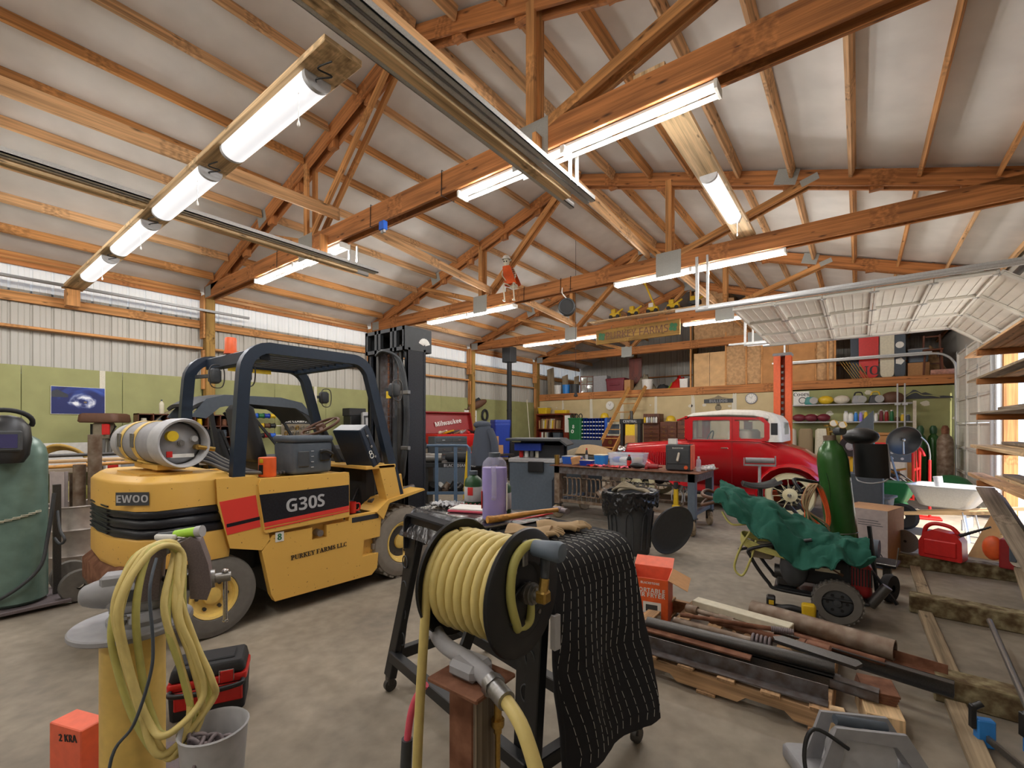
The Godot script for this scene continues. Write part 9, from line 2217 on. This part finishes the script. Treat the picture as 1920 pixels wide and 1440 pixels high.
	for k in 2: one("pipe_clamp", ["left", "right"][k] + " long pipe clamp standing by the wall shelves", "clamp", mb().cyl(v3(0,0,0),v3(0,2.5,0), 0.016, -1.0, 10).bb(v3(-0.05,2.0,-0.03),v3(0.05,2.06,0.05)), m.gray_light, v3(0.72 + 0.13 * k,0,-13.85), 0, "pipe clamps")
	var sh := thing("cedar_chest", "orange cedar chest below the wall shelves", "chest", v3(0.35,0,-13.85))
	put(sh, "body", mb().bb(v3(-0.7,0,-0.25),v3(0.7,1.3,0.25), 0.02), m.ply)
	put(sh, "lid", mb().bb(v3(-0.73,1.3,-0.28),v3(0.73,1.36,0.28), 0.015), m.ply)
	var ac := thing("white_heater", "large white appliance shell in front of the cedar chest", "appliance", v3(0.35,0,-12.6))
	put(ac, "shell", mb().rbox(Vector3.ZERO, v3(0.9,1.15,0.5), 0.06, 0.04), m.beige)
	text(ac, "1.200", 0.06, m.black, v3(-0.05,0.75,0.251))
	for k in 3:
		var gcl := thing("tall_cylinder", ["green gas cylinder in the far right corner", "second green gas cylinder in the corner", "rusty brown capped cylinder near the closed door"][k], "gas cylinder", [v3(1.12,0,-13.9),v3(1.36,0,-14.1),v3(1.5,0,-13.6)][k], 0, "cylinders in the corner")
		cylinder(gcl, Vector3.ZERO, 0.11 if k < 2 else 0.14, 1.35, m.o2_green if k < 2 else m.pipe_brown, m.rusty)
		put(gcl, "cap", mb().lathe([V(0.06,1.34),V(0.07,1.45),V(0.04,1.52),V(0,1.53)], 16), m.rusty if k == 2 else m.green_dark)
	for k in 3: one("paper_sack", "%s tan sack standing behind the lift column" % ["left", "middle", "right"][k], "sack", mb().rbox(Vector3.ZERO, v3(0.34,0.85,0.25), 0.09, 0.05, 0.9), [m.beige, m.foam_tan, m.cream][k], v3(-1.45 + 0.36 * k,0.6,-14.0), 0, "tan sacks")
	one("sack_bench", "low wooden bench under the tan sacks", "bench", mb().bb(v3(-0.6,0.55,-0.25),v3(0.7,0.6,0.2)).bb(v3(-0.55,0,-0.2),v3(-0.47,0.55,0.15)).bb(v3(0.57,0,-0.2),v3(0.65,0.55,0.15)), m.fir, v3(-1.1,0,-14.0))

func loft() -> void:
	var y := 2.701
	for k in 4: one("stored_plank", "%s weathered plank standing in the left corner of the loft" % ["tallest", "second", "third", "shortest"][k], "plank", mb().bar(v3(0,0,0),v3(-0.25 + 0.05 * k,[1.05,0.75,0.7,0.6][k],-0.3), 0.3 - 0.05 * k, 0.03, 0.0, Vector3.BACK), m.old_wood, v3(-9.3 + [0.0,0.55,0.95,1.2][k],y,-14.7 - 0.1 * k), 0, "planks in the loft")
	for k in 3: pail(["white bucket near the loft planks", "blue bucket in the loft's left corner", "dark bucket beside the blue one in the loft"][k], v3(-9.05 + 0.36 * k,y,-14.75), 0.15, 0.36, [m.white, m.blue_bright, m.charcoal][k], "buckets in the loft")
	var w := thing("old_window_sash", "old wooden window sash leaning in the loft", "window sash", v3(-7.9,y,-14.9), 30)
	put(w, "frame", mb().bb(v3(-0.25,0,0),v3(-0.2,0.65,0.04)).bb(v3(0.2,0,0),v3(0.25,0.65,0.04)).bb(v3(-0.25,0,0),v3(0.25,0.06,0.04)).bb(v3(-0.25,0.6,0),v3(0.25,0.65,0.04)).bb(v3(-0.015,0.06,0),v3(0.015,0.6,0.03)).bb(v3(-0.2,0.32,0),v3(0.2,0.35,0.03)), m.oak_dark)
	for k in 4: put(w, "pane", mb().bb(v3(-0.2 + 0.215 * (k % 2), 0.06 + 0.29 * (k / 2), 0.012),v3(-0.015 + 0.215 * (k % 2), 0.32 + 0.28 * (k / 2), 0.016)), m.glass)
	carton("printed_carton", "gray printed carton on the loft left of the red cooler", v3(-7.3,y,-14.9), 5, v3(0.5,0.6,0.4), m.gray, false)
	var c := tub("red_cooler", "maroon cooler chest on the loft edge above the ladder", "cooler", v3(-6.65,y,-14.75), 0, v3(0.7,0.42,0.45), m.maroon, m.maroon)
	put(c, "handle", mb().bb(v3(-0.18,0.22,0.22),v3(0.18,0.28,0.25), 0.01), m.maroon)
	carton("tan_carton", "small tan carton right of the red cooler in the loft", v3(-6.2,y,-14.7), 0, v3(0.22,0.38,0.3), m.cardboard, false)
	one("red_door_panel", "dark red painted panel standing behind the cooler in the loft", "panel", mb().bb(v3(-0.22,0,-0.02),v3(0.24,1.25,0.02)), m.cherry, v3(-6.35,y,-15.6))
	pail("white bucket near the middle of the loft edge", v3(-5.58,y,-14.75), 0.18, 0.36, m.white, "buckets in the loft")
	var f := FastNoiseLite.new(); f.seed = 8; f.frequency = 1.4; f.fractal_octaves = 3
	var hp := [["camo_net", "heap of olive camouflage cloth behind the white bucket", m.canvas, -5.75, 0.42, 0.6], ["black_bags", "pile of black bags in the middle of the loft", m.black_soft, -6.0, 0.3, 0.32], ["green_cloth", "lime and red holiday cloth heap on the loft", m.lime, -4.75, 0.32, 0.4], ["red_cloth", "bright red cloth heap on the loft", m.red, -4.6, 0.3, 0.5], ["brown_heap", "brown cloth bundle at the loft edge", m.brown, -7.0, 0.25, 0.16], ["dark_tarp", "dark folded tarp right of the white bucket", m.charcoal, -5.2, 0.3, 0.25]]
	for k in 6:
		var h: Array = hp[k]
		one(h[0], h[1], "cloth heap", mb().sheet(func(u, q): return v3((u - 0.5) * 2.0 * h[4], h[5] * sin(PI * u) * sin(PI * q) * (0.75 + 0.5 * f.get_noise_2d(u * 4.0 + k, q * 4.0)), (q - 0.5) * 0.5), 16, 12, 0.01), h[2], v3(h[3], y + 0.006, -14.95 - 0.12 * (k % 3)))
	tub("white_crate", "white open crate at the right end of the open loft", "crate", v3(-4.35,y,-14.7), 0, v3(0.28,0.3,0.3), m.white)
	# right alcove: boards, stool, bins
	var sb := [["red snowboard standing in the right loft alcove", m.red, 0.2, 0.4], ["worn white snowboard beside the red one", m.cream, 0.56, 0.28], ["black and white patterned snowboard in the alcove", m.slate, 0.8, 0.22], ["dark blue snowboard behind the red one", m.navy, -0.02, 0.3]]
	for k in 4:
		var t := thing("snowboard", sb[k][0], "snowboard", v3(sb[k][2], y, -14.55 - (0.12 if k == 3 else 0.02 * k)), 0, "snowboards in the alcove")
		var p := PackedVector2Array()
		var hw: float = sb[k][3] * 0.5
		for a in 9: p.append(V(cos(PI * a / 8.0) * hw, 1.15 + sin(PI * a / 8.0) * 0.14))
		for a in 9: p.append(V(-cos(PI * a / 8.0) * hw * 0.95, 0.12 - sin(PI * a / 8.0) * 0.12))
		put(t, "deck", mb().prism(p, 0, 0.014, 50), sb[k][1])
		if k == 0: text(t, "NO", 0.22, m.black, v3(0.0,0.2,0.015), Vector3.ZERO, "Droid Serif")
		if k == 2: put(t, "graphic", mb().at(v3(0,0.8,0.015)).prism(circle(0.08, 14), 0, 0.001).home().at(v3(0,0.4,0.015)).prism(circle(0.09, 5), 0, 0.001).home(), m.paper)
	var so := thing("bar_stool", "brown wooden stool standing in the right alcove", "stool", v3(1.4,y,-14.7))
	for a in [[-0.14, -0.12], [0.14, -0.12], [-0.14, 0.12], [0.14, 0.12]]: put(so, "leg", mb().bar(v3(a[0] * 1.2,0,a[1] * 1.2),v3(a[0],1.0 if a[1] < 0 else 0.62,a[1]), 0.04, 0.04, 0.004), m.oak_dark)
	put(so, "seat", mb().bb(v3(-0.18,0.6,-0.16),v3(0.18,0.64,0.16), 0.01), m.oak_dark)
	for yy in [0.3, 0.95]: put(so, "rung", mb().bb(v3(-0.15,yy,-0.15),v3(0.15,yy + 0.03,-0.12)), m.oak_dark)
	tub("alcove_tote", "gray-blue tote stacked behind the stool in the alcove", "tote", v3(1.15,y + 0.36,-14.85), 0, v3(0.4,0.3,0.35), m.gray_blue, m.gray)
	carton("alcove_carton", "brown carton under the gray-blue tote", v3(1.15,y,-14.85), 0, v3(0.4,0.35,0.38), m.cardboard, false)
	one("pink_batt_roll", "roll of pink insulation lying at the alcove edge", "insulation", mb().cyl(v3(-0.25,0.07,0),v3(0.2,0.07,0), 0.07, -1.0, 16), m.insul_pink, v3(1.6,y,-14.5))
	one("insulation_heap", "crumpled tan insulation heap behind the stool", "insulation", mb().sheet(func(u, q): return v3((u - 0.5) * 0.7, 0.75 * sin(PI * u) * sin(PI * q * 0.9 + 0.1) * (0.8 + 0.5 * f.get_noise_2d(u * 4.0, q * 4.0)), (q - 0.5) * 0.4), 14, 12, 0.03), m.insul, v3(1.4,y + 0.02,-15.2))
	for k in 7: one("straw_stalk", "%s dry stalk of the straw bundle in the alcove" % ["first", "second", "third", "fourth", "fifth", "sixth", "last"][k], "stalk", mb().cyl(v3(0,0,0),v3(-0.3 + 0.02 * k,0.5 - 0.02 * k,0.01 * k), 0.008, -1.0, 6), m.rope, v3(-0.1 + 0.05 * k,y,-14.5), 0, "straw bundle")

func overhead() -> void:
	# hanging farm sign
	var s := thing("farm_sign", "hanging wooden board with burnt lettering and two clovers", "sign", v3(-4.2,3.58,-10.5), -2)
	put(s, "board", mb().bb(v3(-1.12,0,-0.02),v3(1.0,0.36,0.02), 0.006), m.post)
	text(s, "PURKEY FARMS", 0.17, m.oak_dark, v3(-0.06,0.18,0.021), Vector3.ZERO, "Droid Sans", false)
	for x in [-0.96, 0.85]:
		var cl := mb()
		for k in 4: cl.cyl(v3(x + 0.058 * cos(k * PI / 2 + 0.6), 0.19 + 0.058 * sin(k * PI / 2 + 0.6), 0.02),v3(x + 0.058 * cos(k * PI / 2 + 0.6), 0.19 + 0.058 * sin(k * PI / 2 + 0.6), 0.027), 0.048, -1.0, 14)
		put(s, "clover", cl, m.green)
	for x in [-0.7, 0.7]: put(s, "hook", mb().cyl(v3(x,0.36,0),v3(x,0.42,0), 0.006), m.steel)
	# toy shelf on the third truss
	one("toy_shelf", "long narrow board on the third truss carrying toy diggers", "shelf", mb().bb(v3(-5.4,CH + 0.236,-10.55),v3(-2.5,CH + 0.26,-10.3), 0.003), m.pine)
	for k in 5:
		var t := thing("toy_machine", ["toy loader at the left end of the shelf", "toy truck second from the left on the shelf", "toy crane with a tall boom on the shelf", "yellow toy tractor right of the crane", "dark toy scraper at the right end of the shelf"][k], "toy", v3(-4.75 + k * 0.47,CH + 0.261,-10.42), 0, "toy machines on the shelf")
		put(t, "body", mb().rbox(v3(0,0.05,0),v3(0.26,0.09,0.12), 0.02, 0.01), m.mustard if k < 4 else m.charcoal)
		put(t, "cab", mb().rbox(v3(-0.04,0.14,0),v3(0.11,0.1,0.1), 0.015, 0.01), m.white if k == 2 else m.mustard)
		for x in [-0.09, 0.09]: put(t, "wheel", mb().cyl(v3(x,0.045,0.055),v3(x,0.045,0.085), 0.045, -1.0, 14), m.black)
		put(t, "boom", mb().bar(v3(0.05,0.14,0),v3(-0.22 if k == 2 else 0.2,0.8 if k == 2 else 0.22,0), 0.03, 0.035), m.mustard)
	# skeleton with an orange vest sitting on the second truss
	var k_ := thing("toy_skeleton", "plastic skeleton in an orange vest and white hard hat sitting on a truss", "skeleton", v3(-5.22,CH + 0.236,-6.88), 20)
	k_.scale = v3(0.78,0.78,0.78)
	var B: Material = m.skin_bone
	put(k_, "skull", mb().ell(v3(-0.16,0.66,0.02),v3(0.075,0.095,0.09), 16).bb(v3(-0.2,0.54,0.03),v3(-0.12,0.6,0.1), 0.015), B)
	for e in [-0.03, 0.03]: put(k_, "eye_socket", mb().ell(v3(-0.16 + e,0.65,0.105),v3(0.018,0.02,0.01), 10), m.black)
	put(k_, "hard_hat", mb().lathe([V(0.13,0),V(0.1,0.01),V(0.1,0.05),V(0.07,0.1),V(0,0.12)], 18, Transform3D(Basis(),v3(-0.16,0.71,0.02))), m.white)
	put(k_, "spine", mb().hose([v3(-0.15,0.58,0),v3(-0.08,0.42,-0.02),v3(0.0,0.2,0),v3(0.03,0.05,0)], 0.02, 8), B)
	put(k_, "pelvis", mb().ell(v3(0.03,0.06,0),v3(0.1,0.06,0.07), 12), B)
	for j in 5: put(k_, "rib", mb().tube(arc3(v3(-0.1 + 0.022 * j,0.48 - 0.05 * j,0.02),v3(0.1,0,0),v3(0,-0.02,0.08), 0, 345, 14), 0.008, 5, true), B)
	put(k_, "vest", mb().sheet(func(u, q): return v3(-0.12 + 0.13 * q + (0.13 + 0.07 * q) * cos(u * 5.2 + 0.9), 0.54 - 0.46 * q, 0.03 + (0.1 + 0.05 * q) * sin(u * 5.2 + 0.9)), 20, 8, 0.008), m.orange)
	for e in [-1.0, 1.0]:
		put(k_, "arm", mb().hose([v3(-0.1 + e * 0.12,0.5,0.02),v3(-0.08 + e * 0.17,0.34,0.08),v3(-0.02 + e * 0.1,0.16,0.14)], 0.013, 6), B)
		put(k_, "leg", mb().hose([v3(0.03 + e * 0.07,0.05,0.04),v3(0.0 + e * 0.11,0.06,0.26),v3(-0.02 + e * 0.12,0.0,0.3),v3(0.0 + e * 0.12,-0.34,0.28)], 0.016, 6), B)
		put(k_, "foot", mb().ell(v3(e * 0.12,-0.36,0.32),v3(0.035,0.02,0.08), 10), B)
	# fan, cord reel and wiring on the chords
	var fn := thing("hanging_speaker", "round black fan hanging under the second truss", "fan", v3(-4.08,3.6,-6.95), 25)
	put(fn, "drum", mb().cyl(v3(0,0,-0.06),v3(0,0,0.06), 0.15, -1.0, 28), m.black)
	put(fn, "ring", mb().tube(arc3(v3(0,0,0.065),v3(0.13,0,0),v3(0,0.13,0), 0, 345, 24), 0.012, 6, true), m.charcoal)
	put(fn, "hanger", mb().hose([v3(0,0.15,0),v3(-0.08,0.25,0),v3(-0.08,0.35,0)], 0.01, 6), m.white)
	one("pull_cord", "long thin cord hanging from the rafters with a small handle", "cord", mb().cyl(v3(0,2.24,0),v3(0,5.55,0), 0.004, -1.0, 5).lathe([V(0,2.14),V(0.05,2.16),V(0.02,2.24),V(0,2.25)], 10), m.black_soft, v3(-4.875,0,-8.68))
	var jb := thing("junction_box", "small blue outlet box under the nearest truss", "outlet box", v3(-4.33,3.79,-3.25))
	put(jb, "box", mb().bb(v3(-0.045,-0.04,-0.03),v3(0.045,0.06,0.03), 0.006), m.blue)
	put(jb, "outlet", mb().cyl(v3(-0.02,-0.07,0),v3(-0.02,-0.04,0), 0.016).cyl(v3(0.02,-0.07,0),v3(0.02,-0.04,0), 0.016), m.gray_light)
	var wr := [[-6.9, -3.36], [-4.6, -3.36], [-3.4, -3.36], [-4.2, -7.02], [-4.0, -7.02], [-5.0, -7.02]]
	for k in 6: one("chord_wire", "black wire wrapped round a truss chord, %s" % ["left of the blue box", "at the blue box", "right of the blue box", "beside the black fan", "just right of the black fan", "near the skeleton"][k], "wire", mb().tube([v3(-0.004,-0.01,0.09),v3(0.004,0.245,0.09),v3(0,0.245,-0.09),v3(0,-0.01,-0.09)], 0.005, 5, true), m.black, v3(wr[k][0],CH,wr[k][1]), 0, "wires round the chords")
